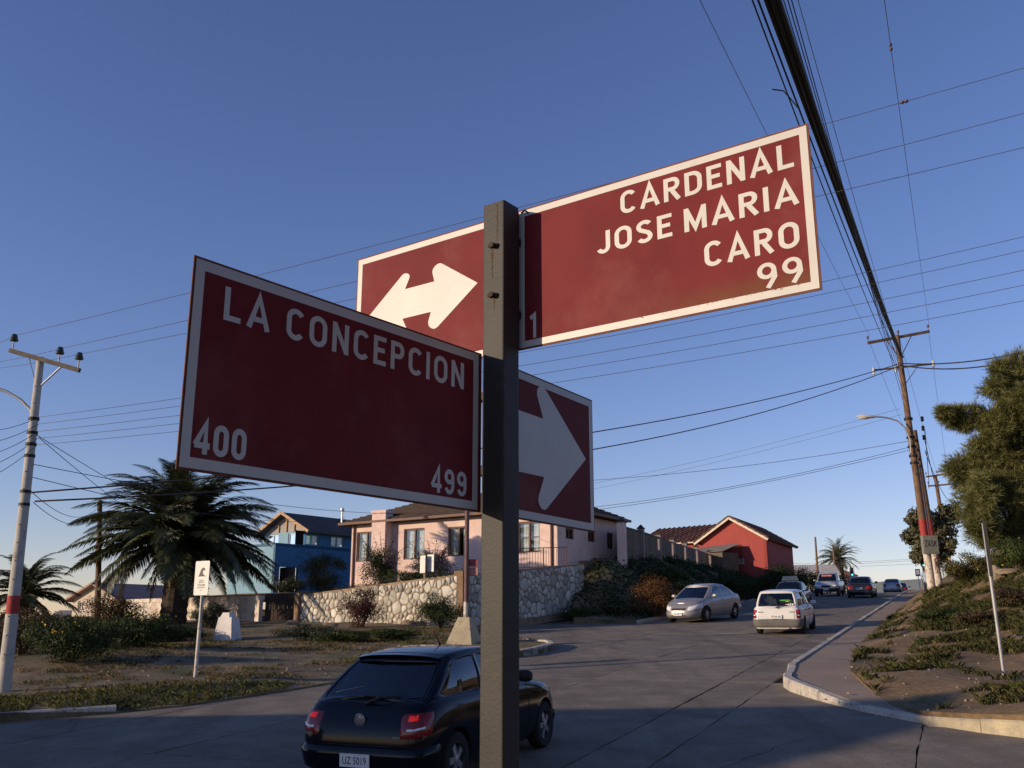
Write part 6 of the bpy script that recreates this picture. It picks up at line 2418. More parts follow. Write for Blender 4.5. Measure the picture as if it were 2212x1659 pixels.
# street lamp on an arm
la = [Vector(at_y(x, y, 41.8 - .02 * k)) for k, (x, y) in enumerate(((1968, 978), (1966, 950), (1956, 925), (1938, 909), (1915, 902), (1892, 900)))]
part('lamp_arm', MB().tube(la, .035, 8), m_galv, rp, smooth=60)
lh0, lh1 = Vector(at_y(1892, 901, 41.7)), Vector(at_y(1850, 899, 41.7))
mb = MB()
mb.tube([lh0, lh0.lerp(lh1, .12), lh0.lerp(lh1, .4), lh0.lerp(lh1, .8), lh1], [.05, .09, .13, .12, .03], 14)
mb.v = [(x, y, lh0.z + (z - lh0.z) * (.75 if z > lh0.z else .55)) for x, y, z in mb.v]
lh = part('lamp_head', mb, mat('white lamp housing', (0.62, .6, .55), .5, .06, 5), rp, smooth=60)
mb = MB(); c_ = lh0.lerp(lh1, .6)
mb.lathe([(0, -.13), (.08, -.12), (.13, -.08), (.14, -.045)], 14, (0, 0, 0)); mb.v = [(c_.x + x * 2.0, c_.y + y, c_.z + z) for x, y, z in mb.v]
part('lamp_lens', mb, m_lampc, lh, smooth=60)
# cable loops and splice boxes
for vx, vy, r_ in ((1978, 1015, .22), (1983, 1018, .2)):
    q = Vector(at_y(vx, vy, 41.7))
    part('cable_loop', MB().tube([(q.x + r_ * .5 * math.cos(a), q.y, q.z + r_ * math.sin(a)) for a in [2 * math.pi * k / 18 for k in range(19)]], .012, 5), m_wire, rp)
for vy in (905, 945, 965, 985, 1000):
    q = a1_.lerp(b1_, fr1(vy))
    part('pole_clamp', MB().tube([(q.x, q.y, q.z - .05), (q.x, q.y, q.z + .05)], .19, 12), m_iron, rp)
for vx, vy in ((1992, 905), (1994, 925), (1996, 945)):
    q = Vector(at_y(vx, vy, 42)); part('splice_box', MB().box(tuple(q), (.10, .1, .22)), m_wire, rp)

# pole farther up the road
sb = at_y(2051, 1222, 76); st_ = at_y(2020, 1026, 76)
up = thing('utility_pole', 'far timber utility pole with two crossarms beside the bushy trees', 'utility pole', (sb[0], sb[1], sb[2] - .3))
part('shaft', MB().tube([(sb[0], sb[1], sb[2] - 1), tuple(st_)], [.2, .13], 10), m_wood, up, smooth=50)
part('white_foot', MB().tube([(sb[0] + .02, sb[1], sb[2] - 1), tuple(Vector(sb).lerp(Vector(st_), .22))], [.21, .19], 10), m_whpaint, up, smooth=50)
UINS = []
for (a, b) in (((2000, 1030), (2048, 1023)), ((2005, 1050), (2052, 1046))):
    a, b = Vector(at_y(*a, 75.9)), Vector(at_y(*b, 75.9))
    part('crossarm', MB().bar(tuple(a), tuple(b), .12, .12), m_wood, up)
    for f in (.02, .5, .98):
        p = a.lerp(b, f) + Vector((0, 0, .2)); insulator(up, p, MATS['brown insulator'], .07, .15); UINS.append(p + Vector((0, 0, .1)))
# far slim poles on the left of the road
for vx0, vy0, vx1, vy1, Y, lab in ((1767, 1255, 1761, 1160, 104, 'far slim timber pole beside the tiled house'), (1806, 1250, 1799, 1178, 112, 'far lamp post in front of the small palm')):
    a, b = at_y(vx0, vy0, Y), at_y(vx1, vy1, Y)
    t_ = thing('utility_pole' if 'timber' in lab else 'lamp_post', lab, 'utility pole' if 'timber' in lab else 'lamp post', (a[0], a[1], a[2] - 1))
    part('shaft', MB().tube([(a[0], a[1], a[2] - 1.5), tuple(b)], [.15, .10], 8), m_wood, t_, smooth=50)
    if 'lamp' in lab:
        q = Vector(b)
        part('lamp_head', MB().box((q.x + .25, q.y, q.z + .03), (1.1, .3, .1)), m_galv, t_)

# ------------------------------------------------------------------ wires
def wire(a, b, sag, r, m, label, group='overhead wires', name='overhead_wire', n=20, f0=0.0, f1=1.0, ends=None):
    """hanging wire through a and b; f0 < 0 or f1 > 1 carries it on beyond them"""
    a, b = Vector(a), Vector(b)
    pts = []
    n = int(n * (f1 - f0))
    for k in range(n + 1):
        f = f0 + (f1 - f0) * k / n
        p = a.lerp(b, f); p.z -= sag * 4 * f * (1 - f)
        pts.append(p)
    if ends is not None:
        ends.append(pts[-1] if f1 > 1 else pts[0])
    mb = MB().tube(pts, r, 5, caps=True)
    return solo(name, mb, m, label, 'wire', group, smooth=180)


def wpx(pa, Ya, pb, Yb, sag, r, m, label, group='overhead wires', name='overhead_wire', **kw):
    return wire(at_y(*pa, Ya), at_y(*pb, Yb), sag, r, m, label, group, name, **kw)


def wire_at(a, b, sag, vy=None, vx=None):
    """point of a wire that shows at a given row or column of the picture"""
    best = None
    for k in range(600):
        f = k / 599
        p = np.array(a) + (np.array(b) - np.array(a)) * f
        p[2] -= sag * 4 * f * (1 - f)
        d = p - ORG; z = d @ FW
        e = abs(VH / 2 - FPX * (d @ UP) / z - vy) if vy is not None else abs(VW / 2 + FPX * (d @ RT) / z - vx)
        if best is None or e < best[0]:
            best = (e, p)
    return best[1]


ENDR, ENDB = [], []


for p, (vx, vy) in zip(LINS, ((2260, 133), (2260, 232), (2260, 307))):
    wire(p, at_y(vx, vy, 14.5), 0.12, .0055, m_wireg, 'thin bare wire from the concrete pole crossarm up across the open sky', 'three bare wires from the crossarm', f1=1.6, ends=ENDR)
    wire(p, at_y(-120, 2 * 738 - 700 + (vy - 133) * .15, 26), 0.1, .0055, m_wireg, 'thin bare wire leaving the concrete pole crossarm away from the palm', 'bare wires leaving the crossarm', f1=3.0)
for k, (ly, ry) in enumerate(((901, 500), (916, 530), (932, 573), (947, 606), (961, 640))):
    q = at_y(84 - k, ly, YL - .1)
    wire(q, at_y(2260, ry, 16), 0.28, .005, m_wireg, 'thin grey wire of the lower set crossing behind both name boards', 'lower set of thin crossing wires', f1=1.6, ends=ENDR)
    wire(q, at_y(-60, ly + 30 + 14 * k, 18), 0.1, .006, m_wire, 'thin wire leaving the concrete pole towards the sea side', 'wires leaving the concrete pole', f1=4.0)
# two heavier service cables between the two poles
wire(at_y(66, 1064, YL - .15), at_y(1942, 786, 41.7), 0.75, .019, m_wired, 'dark heavy cable from the concrete pole up to the double pole', None)
wire(at_y(75, 1083, YL - .15), at_y(1944, 790, 41.7), 1.15, .019, m_wired, 'lower dark heavy cable sagging to the double pole', None)
wire(at_y(1944, 785, 41.7), at_y(2280, 742, 36), 0.3, .028, m_wire, 'black cable from the double pole towards the conifer', 'black cables towards the conifer')
wire(at_y(1944, 789, 41.7), at_y(2280, 752, 36), 0.45, .028, m_wire, 'black cable from the double pole towards the conifer', 'black cables towards the conifer')
# bundle running overhead to the double pole
bB = at_y(1640, -160, 8.6)
for k, (dx, r_, end) in enumerate(((2, .040, (1946, 770)), (13, .046, (1949, 772)), (-13, .014, (1941, 775)), (24, .034, (1951, 772)), (-22, .011, (1939, 800)))):
    wire(at_y(1610 + dx * 1.35, -120, 8.8), at_y(end[0], end[1], 41.6), 0.22 + .03 * k, r_, m_wire, 'thick black telephone cable of the overhead bundle' if r_ > .03 else 'slimmer black cable hanging beside the thick overhead bundle', 'black cable bundle overhead' if r_ > .03 else 'slim cables under the bundle', 'overhead_cable', f0=-.42, ends=ENDB)
for k, (tx, ex) in enumerate(((1668, 1950), (1678, 1951), (1686, 1953), (1697, 1954), (1707, 1955))):
    wire(at_y(tx - 30, -120, 9.5), at_y(ex + 2, 800 + 22 * k, 41.9), 0.12, .008, m_wire, 'thin black cable running beside the overhead bundle', 'thin cables beside the bundle', 'overhead_cable', f0=-.42, ends=ENDB)
wpx((1452, -120), 11, (1880, 728), 41.8, 0.1, .006, m_wireg, 'single thin wire to the left end of the crossarm', None, f0=-.5, ends=ENDB)
wpx((1894, -120), 11, (2007, 705), 42.2, 0.1, .006, m_wireg, 'single thin wire to the right end of the crossarm', None, f0=-.5, ends=ENDB)
wpx((1690, -120), 10, (1952, 800), 41.9, 0.1, .006, m_wireg, 'thin wire crossing the three bare wires', None, f0=-.5, ends=ENDB)
q1 = wire_at(at_y(1894, -120, 11), at_y(2007, 705, 42.2), 0.1, vy=101)
sp_ = thing('wire_spacer', 'small clay spacer clipped on the wire to the right end', 'insulator', tuple(q1))
for dy in (-4, 5):
    q = wire_at(at_y(1894, -120, 11), at_y(2007, 705, 42.2), 0.1, vy=101 + dy)
    part('bead', MB().lathe([(0, -.03), (.026, -.018), (.026, .018), (0, .03)], 10, tuple(q)), MATS['brown insulator'], sp_, smooth=50)
q1 = wire_at(LINS[0], at_y(2260, 133, 14.5), 0.12, vx=1953)
sp_ = thing('wire_spacer', 'pair of clay spacers clipped on the uppermost bare wire', 'insulator', tuple(q1))
for dx in (-5, 5):
    q = wire_at(LINS[0], at_y(2260, 133, 14.5), 0.12, vx=1953 + dx)
    part('bead', MB().lathe([(0, -.035), (.032, -.018), (.032, .018), (0, .035)], 10, tuple(q)), MATS['brown insulator'], sp_, smooth=50)
q1 = wire_at(at_y(1610 - 13 * 1.35, -120, 8.8), at_y(1941, 775, 41.6), 0.28, vy=236)
Yq = q1[1]
mb = MB().tube([tuple(q1), tuple(at_y(1703, 208, Yq)), tuple(at_y(1692, 196, Yq)), tuple(at_y(1668, 193, Yq))], .012, 6)
solo('cable_end', mb, m_wire, 'loose cable end curling off the thick black bundle', 'cable')


def carrier(ends, axis, zg, label):
    """timber pole that takes the ends of wires running out of the picture"""
    c = sum(ends, Vector((0, 0, 0))) / len(ends)
    t = thing('utility_pole', label, 'utility pole', (c.x, c.y, zg))
    zt = max(e.z for e in ends)
    part('shaft', MB().tube([(c.x, c.y, zg - .5), (c.x, c.y, zt + .3)], [.19, .12], 12), m_wood, t, smooth=50)
    for e in ends:
        f = Vector((c.x, c.y, e.z - .02))
        if (e - f).length > .15:
            part('arm', MB().bar(tuple(f), (e.x, e.y, e.z - .03), .05, .05), m_wood, t)
    return t


carrier(ENDR, 'y', bank_z(19.3, 12.6), 'timber pole on the near bank taking the bare wires')
carrier(ENDB, 'x', near_z(-2, -8) - .3, 'timber pole behind the photographer taking the black cables')
# thin wires from the double pole to the houses
for k, ((x0, y0), (x1, y1), Y1) in enumerate((((1962, 953), (1100, 1046), 47), ((1964, 966), (1100, 1112), 46.5), ((1966, 972), (1120, 1120), 47.5), ((1943, 883), (1000, 1090), 60), ((1949, 895), (1010, 1105), 60))):
    wire(at_y(x0, y0, 41.8), at_y(x1, y1, Y1), 0.35 + .1 * (k % 2), .010 if k < 3 else .007, m_wire if k < 3 else m_wireg, 'service wire from the double pole over the road to the pink house', 'service wires to the houses')
for k, ((x0, y0), (x1, y1), Y1) in enumerate((((72, 1003), (1000, 1103), 50), ((70, 1031), (745, 1118), 52), ((70, 1064), (213, 1095), 46), ((72, 1085), (213, 1110), 46), ((80, 940), (560, 1170), 60), ((84, 945), (470, 1200), 58))):
    wire(at_y(x0, y0, YL - .1), at_y(x1, y1, Y1), 0.5, .008, m_wire, 'thin dark wire from the concrete pole towards the palm and houses', 'wires from the concrete pole to the houses')
# wires from double pole to far pole, and far crossing wires
for p, q in zip(RINS, UINS[:3]):
    wire(p, q, 0.5, .008, m_wireg, 'thin wire from the double pole up to the far pole', 'wires up the hill')
for k in range(3):
    wire(at_y(1998, 930 + 22 * k, 42.2), UINS[3 + k] - Vector((0, 0, .5 + .5 * k)), 0.7, .018, m_wire, 'dark cable from the double pole down to the far pole', 'cables up the hill')
for k, (y0, y1) in enumerate(((1213, 1205), (1218, 1208), (1221, 1216))):
    wpx((1690, y0 + 4), 118, (2010, y1), 100, 0.15, .014, m_wireg, 'far wire crossing the road at the crest', 'far crossing wires at the crest')

# ------------------------------------------------------------------ tsunami sign
tb = gp(420, 1481)
ts = thing('tsunami_sign', 'white tsunami warning sign with a wave drawing on a steel pole', 'sign', (tb[0], tb[1], island_z(tb[0], tb[1])))
T1 = at_y(432, 1345, tb[1]); T2 = at_y(440, 1215, tb[1])
m_signpl = mat('white sign sheet', (0.72, .70, .66), .5, .04, 6)
gsi = mat('sign print grey', (0.10, .09, .08), .6, .1, 10)
part('pole', MB().tube([(tb[0], tb[1], tb[2] - .1), tuple(T1)], .042, 10), m_whpaint, ts, smooth=50)
part('pole_sleeve', MB().tube([tuple(T1), (T1[0], T1[1], T2[2])], .036, 10), m_galv, ts, smooth=50)
su = np.array([math.cos(R(28)), math.sin(R(28)) * -1]); su = np.array([math.cos(R(-32)), math.sin(R(-32))])
sn = Vector((su[1], -su[0], 0)); 
if sn.y > 0: sn = -sn
s3 = Vector((su[0], su[1], 0))
cz = (T2[2] + at_y(437, 1283, tb[1])[2]) / 2; hh = T2[2] - at_y(437, 1283, tb[1])[2] + .06; ww = 0.46
c_ = Vector((T1[0], T1[1], cz)) + sn * .05
mb = MB(); pl = []
for sx, sy, b0 in ((1, 1, 0), (-1, 1, 90), (-1, -1, 180), (1, -1, 270)):
    for k in range(4):
        a = R(b0 + 30 * k); r_ = .035
        pl.append(c_ + s3 * (sx * (ww / 2 - r_) + r_ * math.cos(a)) + Vector((0, 0, sy * (hh / 2 - r_) + r_ * math.sin(a))))
mb.extrude([p - sn * .004 for p in pl], sn * .004)
bd_ = part('board', mb, m_signpl, ts)
wave = [(-.115, .03), (-.08, .06), (-.06, .11), (-.03, .17), (.02, .20), (.06, .195), (.09, .165), (.085, .135), (.06, .15), (.03, .14), (.025, .10), (.05, .06), (.09, .045), (.12, .04), (.12, .03)]


def flat_shape(name, pts2, C, u3, n3, lift, m, parent):
    bm = bmesh.new()
    vs = [bm.verts.new(C + u3 * p[0] + Vector((0, 0, p[1])) + n3 * lift) for p in pts2]
    es = [bm.edges.new((vs[i], vs[(i + 1) % len(vs)])) for i in range(len(vs))]
    bmesh.ops.triangle_fill(bm, use_beauty=True, edges=es)
    bm.normal_update()
    for f in bm.faces:
        if f.normal.dot(n3) < 0: f.normal_flip()
    bm.verts.index_update()
    mb = MB().add([v.co for v in bm.verts], [tuple(v.index for v in f.verts) for f in bm.faces]); bm.free()
    return part(name, mb, m, parent)


flat_shape('wave_mark', [(a * 1.1, b * 1.15 + .0) for a, b in wave], c_, s3, sn, .0015, gsi, bd_)
for (txt, w_, h_, z0) in (('ZONA DE', .16, .030, -.065), ('AMENAZA', .18, .030, -.105), ('TSUNAMI', .24, .045, -.175), ('EVACUACION', .24, .034, -.225), ('ONEMI', .06, .02, -.28)):
    text_on('lettering', txt, tuple(c_ - s3 * w_ / 2 + Vector((0, 0, z0))), tuple(s3), (0, 0, 1), tuple(sn), h_, w_, gsi, bd_, .008, .0016)

# white stepped marker
m_wpt = mat('whitewashed concrete', (0.60, .57, .54), .9, .1, 2, bump=.3, bscale=20, wear=(.42, .37, .33), wscale=3)
wm = gp(490, 1394)
zb_ = island_z(wm[0], wm[1])
mb = MB().box((wm[0], wm[1], zb_ + .36), (.86, .52, .80), R(-28), taper=.70)
mb2 = MB().box((wm[0] - .02, wm[1], zb_ + .84), (.42, .34, .16), R(-28), taper=.72)
mk = thing('stone_marker', 'whitewashed tapering concrete marker on the verge', 'marker', (wm[0], wm[1], zb_))
part('base', mb, m_wpt, mk); part('cap', mb2, m_wpt, mk)
# tapering concrete footing with a brown sign pole
cf = gp(991, 1402); zf = island_z(cf[0], cf[1])
ft = thing('sign_pole', 'brown and white sign pole rising from a tapering concrete footing', 'sign pole', (cf[0], cf[1], zf))
Yc = cf[1]
mb = MB()
b0, b1, t0, t1 = at_y(961, 1402, Yc), at_y(1022, 1402, Yc), at_y(990, 1333, Yc), at_y(1016, 1333, Yc)
dpt = .8
zt_ = t0[2]
V = [(b0[0], Yc - dpt / 2, zf - .1), (b1[0] - .02, Yc - dpt / 2 - .15, zf - .1), (b1[0] + .30, Yc + dpt / 2, zf - .1), (b0[0] + .4, Yc + dpt / 2 + .1, zf - .1),
     (t0[0], Yc - .1, zt_), (t1[0] - .03, Yc - .18, zt_), (t1[0] + .10, Yc + .12, zt_), (t0[0] + .1, Yc + .16, zt_)]
mb.add(V, [(3, 2, 1, 0), (4, 5, 6, 7), (0, 1, 5, 4), (1, 2, 6, 5), (2, 3, 7, 6), (3, 0, 4, 7)])
part('footing', mb, mat('yellowed concrete', (0.44, .37, .25), .9, .12, 3, bump=.35, bscale=20, wear=(.30, .24, .15), wscale=5), ft)
pa = at_y(1006, 1335, Yc); pbk = at_y(1007, 1300, Yc); pcv = at_y(1010, 1040, Yc)
part('pole_foot', MB().tube([tuple(pa), tuple(pbk)], .075, 12), m_whpaint, ft, smooth=50)
part('pole', MB().tube([tuple(pbk), tuple(pcv)], .07, 12), mat('brown purple paint', (.14, .075, .07), .6, .15, 4), ft, smooth=50)
for k, (y0, y1, cm) in enumerate(((1207, 1224, (.30, .07, .07)), (1225, 1243, (.42, .20, .17)))):
    q = (at_y(1018, y0, Yc) + at_y(1018, y1, Yc)) / 2
    bdd = part('sign_board', MB().box((q[0], q[1] + .08, q[2]), (.42, .02, at_y(1018, y0, Yc)[2] - at_y(1018, y1, Yc)[2] - .02), R(-15)), mat('route board %s' % ('red', 'faded')[k], cm, .6, .1, 6), ft)
    part('board_panel', MB().box((q[0] + .06, q[1] + .058, q[2]), (.24, .006, .09), R(-15)), m_signpl, bdd)
# wooden post with two white boards seen from behind
wp = gp(922, 1364); zw = island_z(wp[0], wp[1])
Yw = wp[1]
wt = thing('notice_post', 'weathered wooden post carrying two small white boards', 'sign', (wp[0], wp[1], zw))
m_greyw = mat('grey weathered wood', (.26, .20, .14), .9, .2, 6, bump=.3)
tpw = at_y(917, 1196, Yw)
part('post', MB().tube([(wp[0], wp[1], zw - .2), tuple(tpw)], [.075, .065], 8), m_greyw, wt, smooth=50)
for x0, x1, y0, y1, rz_ in ((908, 919, 1201, 1237, -50), (923, 937, 1198, 1235, -35)):
    q = (at_y(x0, y0, Yw - .1) + at_y(x1, y1, Yw - .1)) / 2
    part('board', MB().box(tuple(q), (.36, .03, .68), R(rz_)), m_signpl, wt)
    part('board_frame', MB().box((q[0] + .01, q[1] + .03, q[2]), (.40, .03, .72), R(rz_)), m_greyw, wt)

# ------------------------------------------------------------------ traffic lights, stop sign, green sign
m_tl = mat('traffic light black', (.02, .018, .018), .5, .2, 8)
m_green = mat('green light', (.02, .5, .35), .3, .05, 5, emit=(.05, 1.0, .75), estr=2.2)
for vx, vy, Y, lab, frame in ((1993, 1215, 104, 'green traffic light beside the bank on the right', False), (1839, 1236, 112, 'green traffic light with a pale edge before the small palm', True)):
    q = Vector(at_y(vx, vy, Y)); s_, t__ = st(q.x, q.y)
    t_ = thing('traffic_light', lab, 'traffic light', (q.x, q.y, prof(s_)), 'traffic lights at the crest')
    part('post', MB().tube([(q.x, q.y + .12, prof(s_) - .2), (q.x, q.y + .12, q.z + .75)], .06, 8), m_tl, t_)
    hs = part('housing', MB().box((q.x, q.y - .12, q.z), (.36, .22, .98)), m_tl, t_)
    if frame:
        mb = MB()
        for a, b in (((-.24, -.56), (.24, -.56)), ((-.24, .56), (.24, .56)), ((-.24, -.56), (-.24, .56)), ((.24, -.56), (.24, .56))):
            mb.bar((q.x + a[0], q.y - .22, q.z + a[1]), (q.x + b[0], q.y - .22, q.z + b[1]), .05, .05, up=(0, 1, 0))
        part('backing_edge', mb, m_signpl, t_)
    for k, dz in enumerate((.32, 0, -.30)):
        mb = MB().lathe([(0, -.02), (.09, -.01), (.115, .03)], 14, (0, 0, 0), axis='Y'); mb.v = [(q.x + x, q.y - .25 + y, q.z + dz + z) for x, y, z in mb.v]
        part('lens', mb, m_green if k == 2 else m_tl, hs, smooth=60)
q = Vector(at_y(1982, 1237, 82)); s_, t__ = st(q.x, q.y)
bs = thing('bus_stop_sign', 'small blue and white bus stop sign on the pavement', 'sign', (q.x, q.y, bank_z(q.x, q.y)))
m_bsb = mat('stop sign blue', (.06, .08, .16), .6, .1, 5)
part('pole', MB().tube([(q.x + .1, q.y, bank_z(q.x, q.y) - .3), (q.x, q.y, q.z)], .035, 8), m_bsb, bs)
bo = part('board', MB().box((q.x, q.y - .05, q.z), (.42, .02, .60)), m_bsb, bs)
for dz in (.12, -.06): part('pictogram', MB().box((q.x, q.y - .064, q.z + dz), (.26, .006, .12)), m_signpl, bo)
q = Vector(at_y(2033, 1189, 66))
gs = thing('green_sign', 'green road sign partly hidden behind the meter box', 'sign', (q.x, q.y, bank_z(q.x, q.y)))
part('board', MB().box(tuple(q), (.5, .03, .55)), mat('road sign green', (.01, .16, .10), .5, .1, 5), gs)
part('pole', MB().tube([(q.x, q.y + .06, bank_z(q.x, q.y) - .2), (q.x, q.y + .06, q.z + .2)], .04, 8), m_galv, gs)
# slim post with a board seen edge-on at the right
eb = gp(2168, 1448, 0.3); et = at_y(2124, 1130, eb[1]); em = at_y(2140, 1245, eb[1])
zE = bank_z(eb[0], eb[1])
es_ = thing('edge_sign', 'slim leaning steel post with a sign board seen edge on', 'sign', (eb[0], eb[1], zE))
part('pole', MB().tube([(eb[0], eb[1], zE - .2), tuple(et)], .033, 8), m_galv, es_, smooth=50)
d_ = (Vector(et) - Vector((eb[0], eb[1], zE))).normalized()
M3 = Matrix((Vector((d_.z, 0, -d_.x)).normalized(), Vector((0, 1, 0)), d_)).transposed()
cc_ = (Vector(et) + Vector(em)) / 2
part('board', MB().box(tuple(cc_ + Vector((-.0, -.02, 0))), (.05, .75, (Vector(et) - Vector(em)).length), M=Matrix.Rotation(R(-24.4), 3, 'Z') @ M3), mat('dark sign back', (.03, .03, .03), .6, .2, 5), es_)

# ------------------------------------------------------------------ person by the double pole
q = at_y(1998, 1226, 46.8)
zp = bank_z(q[0], q[1]); hgt = min(1.8, max(1.5, q[2] - zp)); zp = q[2] - hgt
me = bpy.data.meshes.new('person')
k = hgt / 1.7
J = {'pel': (0, 0, .92), 'wst': (0, 0, 1.08), 'chs': (0, 0, 1.30), 'nek': (0, 0, 1.44), 'hd0': (0, -.01, 1.52), 'hd1': (0, -.02, 1.62),
     'sl': (-.17, 0, 1.37), 'el': (-.22, .02, 1.10), 'wl': (-.20, -.10, .87), 'hl': (-.20, -.14, .79), 'sr': (.17, 0, 1.37), 'er': (.23, .03, 1.12), 'wr': (.24, -.06, .88), 'hr': (.24, -.09, .80),
     'kl': (-.10, -.01, .50), 'al': (-.11, .02, .09), 'tl': (-.12, -.13, .04), 'kr': (.10, -.03, .50), 'ar': (.11, .04, .09), 'tr': (.12, -.10, .04), 'pl': (-.09, 0, .86), 'pr': (.09, 0, .86)}
rad = {'pel': .14, 'wst': .12, 'chs': .15, 'nek': .055, 'hd0': .085, 'hd1': .085, 'sl': .075, 'el': .048, 'wl': .034, 'hl': .035, 'sr': .075, 'er': .048, 'wr': .034, 'hr': .035,
       'kl': .062, 'al': .042, 'tl': .035, 'kr': .062, 'ar': .042, 'tr': .035, 'pl': .085, 'pr': .085}
keys = list(J)
E_ = [('pel', 'wst'), ('wst', 'chs'), ('chs', 'nek'), ('nek', 'hd0'), ('hd0', 'hd1'), ('chs', 'sl'), ('sl', 'el'), ('el', 'wl'), ('wl', 'hl'), ('chs', 'sr'), ('sr', 'er'), ('er', 'wr'), ('wr', 'hr'),
      ('pel', 'pl'), ('pl', 'kl'), ('kl', 'al'), ('al', 'tl'), ('pel', 'pr'), ('pr', 'kr'), ('kr', 'ar'), ('ar', 'tr')]
me.from_pydata([tuple(np.array(J[a]) * k) for a in keys], [(keys.index(a), keys.index(b)) for a, b in E_], [])
tmp = link(bpy.data.objects.new('tmp', me))
md = tmp.modifiers.new('skin', 'SKIN')
for i, a in enumerate(keys):
    me.skin_vertices[0].data[i].radius = (rad[a] * k, rad[a] * k * (.8 if a in ('chs', 'wst', 'pel') else 1))
me.skin_vertices[0].data[0].use_root = True
tmp.modifiers.new('sub', 'SUBSURF').levels = 1
pm = eval_mesh(tmp, 'person', None)
bpy.data.objects.remove(tmp, do_unlink=True)
pm.materials.clear()
for m in (mat('person skin', (.35, .20, .14), .6, .1, 5), mat('pale blue shirt', (.30, .38, .52), .9, .1, 4), mat('dark trousers', (.03, .035, .05), .9, .2, 4)):
    pm.materials.append(m)
for f in pm.polygons:
    z = f.center.z / k; x = abs(f.center.x) / k
    f.material_index = 0 if z > 1.44 or (x > .17 and z < 1.10 and z > .7) else (1 if z > .92 else 2)
    f.use_smooth = True
pe = link(bpy.data.objects.new('person', pm)); pe.location = (q[0], q[1], zp); pe.rotation_euler = (0, 0, R(150))
pe['label'] = 'dark haired person in a pale blue shirt standing behind the double pole'; pe['category'] = 'person'
hb = MB().lathe([(0, -.06), (.075, -.05), (.108, .0), (.112, .05), (.09, .11), (.04, .14), (0, .145)], 14, (0, .02 * k, 1.60 * k))
o = part('hair', hb, mat('dark hair', (.015, .012, .010), .7, .2, 20), pe, local=True, smooth=180)

# ================================================================== VEGETATION
def leaf_mesh(name, pos, nrm, size, asp, rng, mats, bend=0.25, tint=None):
    """many small bent leaves, two triangles each pair; pos,nrm arrays"""
    n = len(pos)
    nrm = nrm / (np.linalg.norm(nrm, axis=1, keepdims=True) + 1e-9)
    rnd = rng.normal(size=(n, 3))
    a = np.cross(nrm, rnd); a /= (np.linalg.norm(a, axis=1, keepdims=True) + 1e-9)
    b = np.cross(nrm, a)
    sz = size * rng.uniform(.6, 1.35, (n, 1))
    L = a * sz; Wd = b * sz * asp
    p0 = pos - L * .5; p1 = pos + Wd * .5 + nrm * sz * bend * .3; p2 = pos + L * .5 - nrm * sz * bend; p3 = pos - Wd * .5 + nrm * sz * bend * .3
    V = np.stack([p0, p1, p2, p3], 1).reshape(-1, 3)
    me = bpy.data.meshes.new(name)
    me.vertices.add(4 * n); me.vertices.foreach_set('co', V.ravel())
    me.loops.add(4 * n); me.loops.foreach_set('vertex_index', np.arange(4 * n, dtype=np.int32))
    me.polygons.add(n); me.polygons.foreach_set('loop_start', np.arange(0, 4 * n, 4, dtype=np.int32)); me.polygons.foreach_set('loop_total', np.full(n, 4, dtype=np.int32))
    me.update(); me.validate()
    at = me.attributes.new('tint', 'FLOAT', 'FACE')
    tv = rng.random(n) if tint is None else tint
    at.data.foreach_set('value', np.asarray(tv, dtype=np.float32))
    for m in (mats if isinstance(mats, (list, tuple)) else [mats]):
        me.materials.append(m)
    return me


def blob_points(rng, n, c, r, clumps, shell=0.55, flat=0.0):
    """points in clumps spread over an ellipsoid; returns positions, outward normals, clump tints"""
    c = np.array(c); r = np.array(r)
    dirs = rng.normal(size=(clumps, 3)); dirs /= np.linalg.norm(dirs, axis=1, keepdims=True)
    cc = dirs * (rng.random((clumps, 1)) ** .4) * .78
    cr = rng.uniform(.22, .42, clumps)
    ct = rng.random(clumps)
    k = rng.integers(0, clumps, n)
    d = rng.normal(size=(n, 3)); d /= np.linalg.norm(d, axis=1, keepdims=True)
    rad_ = (1 - shell * rng.random((n, 1)) ** 1.6)
    P = cc[k] + d * cr[k][:, None] * rad_
    N = d + .35 * P
    tint = np.clip(.65 * ct[k] + .35 * rng.random(n), 0, 1)
    return c + P * r, N, tint


def m_leaf(name, col, col2=None):
    return mat(name, col, .65, .35, 3.0, col2=col2, tint=True, spec=.25, trans=.18)


G_DARK = m_leaf('dark green leaves', (.033, .050, .014))
G_MID = m_leaf('mid green leaves', (.050, .068, .018))
G_OLIVE = m_leaf('olive leaves', (.085, .080, .024))
G_BROWN = m_leaf('brown dry leaves', (.085, .058, .030))
G_RUST = m_leaf('rusty leaves', (.16, .075, .028))
G_MAROON = m_leaf('maroon leaves', (.065, .022, .018))
G_GREY = m_leaf('grey green leaves', (.065, .070, .042))
G_YEL = mat('yellow petals', (.55, .38, .03), .7, .15, 4)
G_MAG = mat('magenta petals', (.20, .035, .16), .7, .3, 4)
G_PINKF = mat('pink petals', (.45, .16, .12), .7, .2, 4)
m_bark = mat('grey brown bark', (.10, .075, .055), .95, .3, 6, bump=.6, bscale=20)


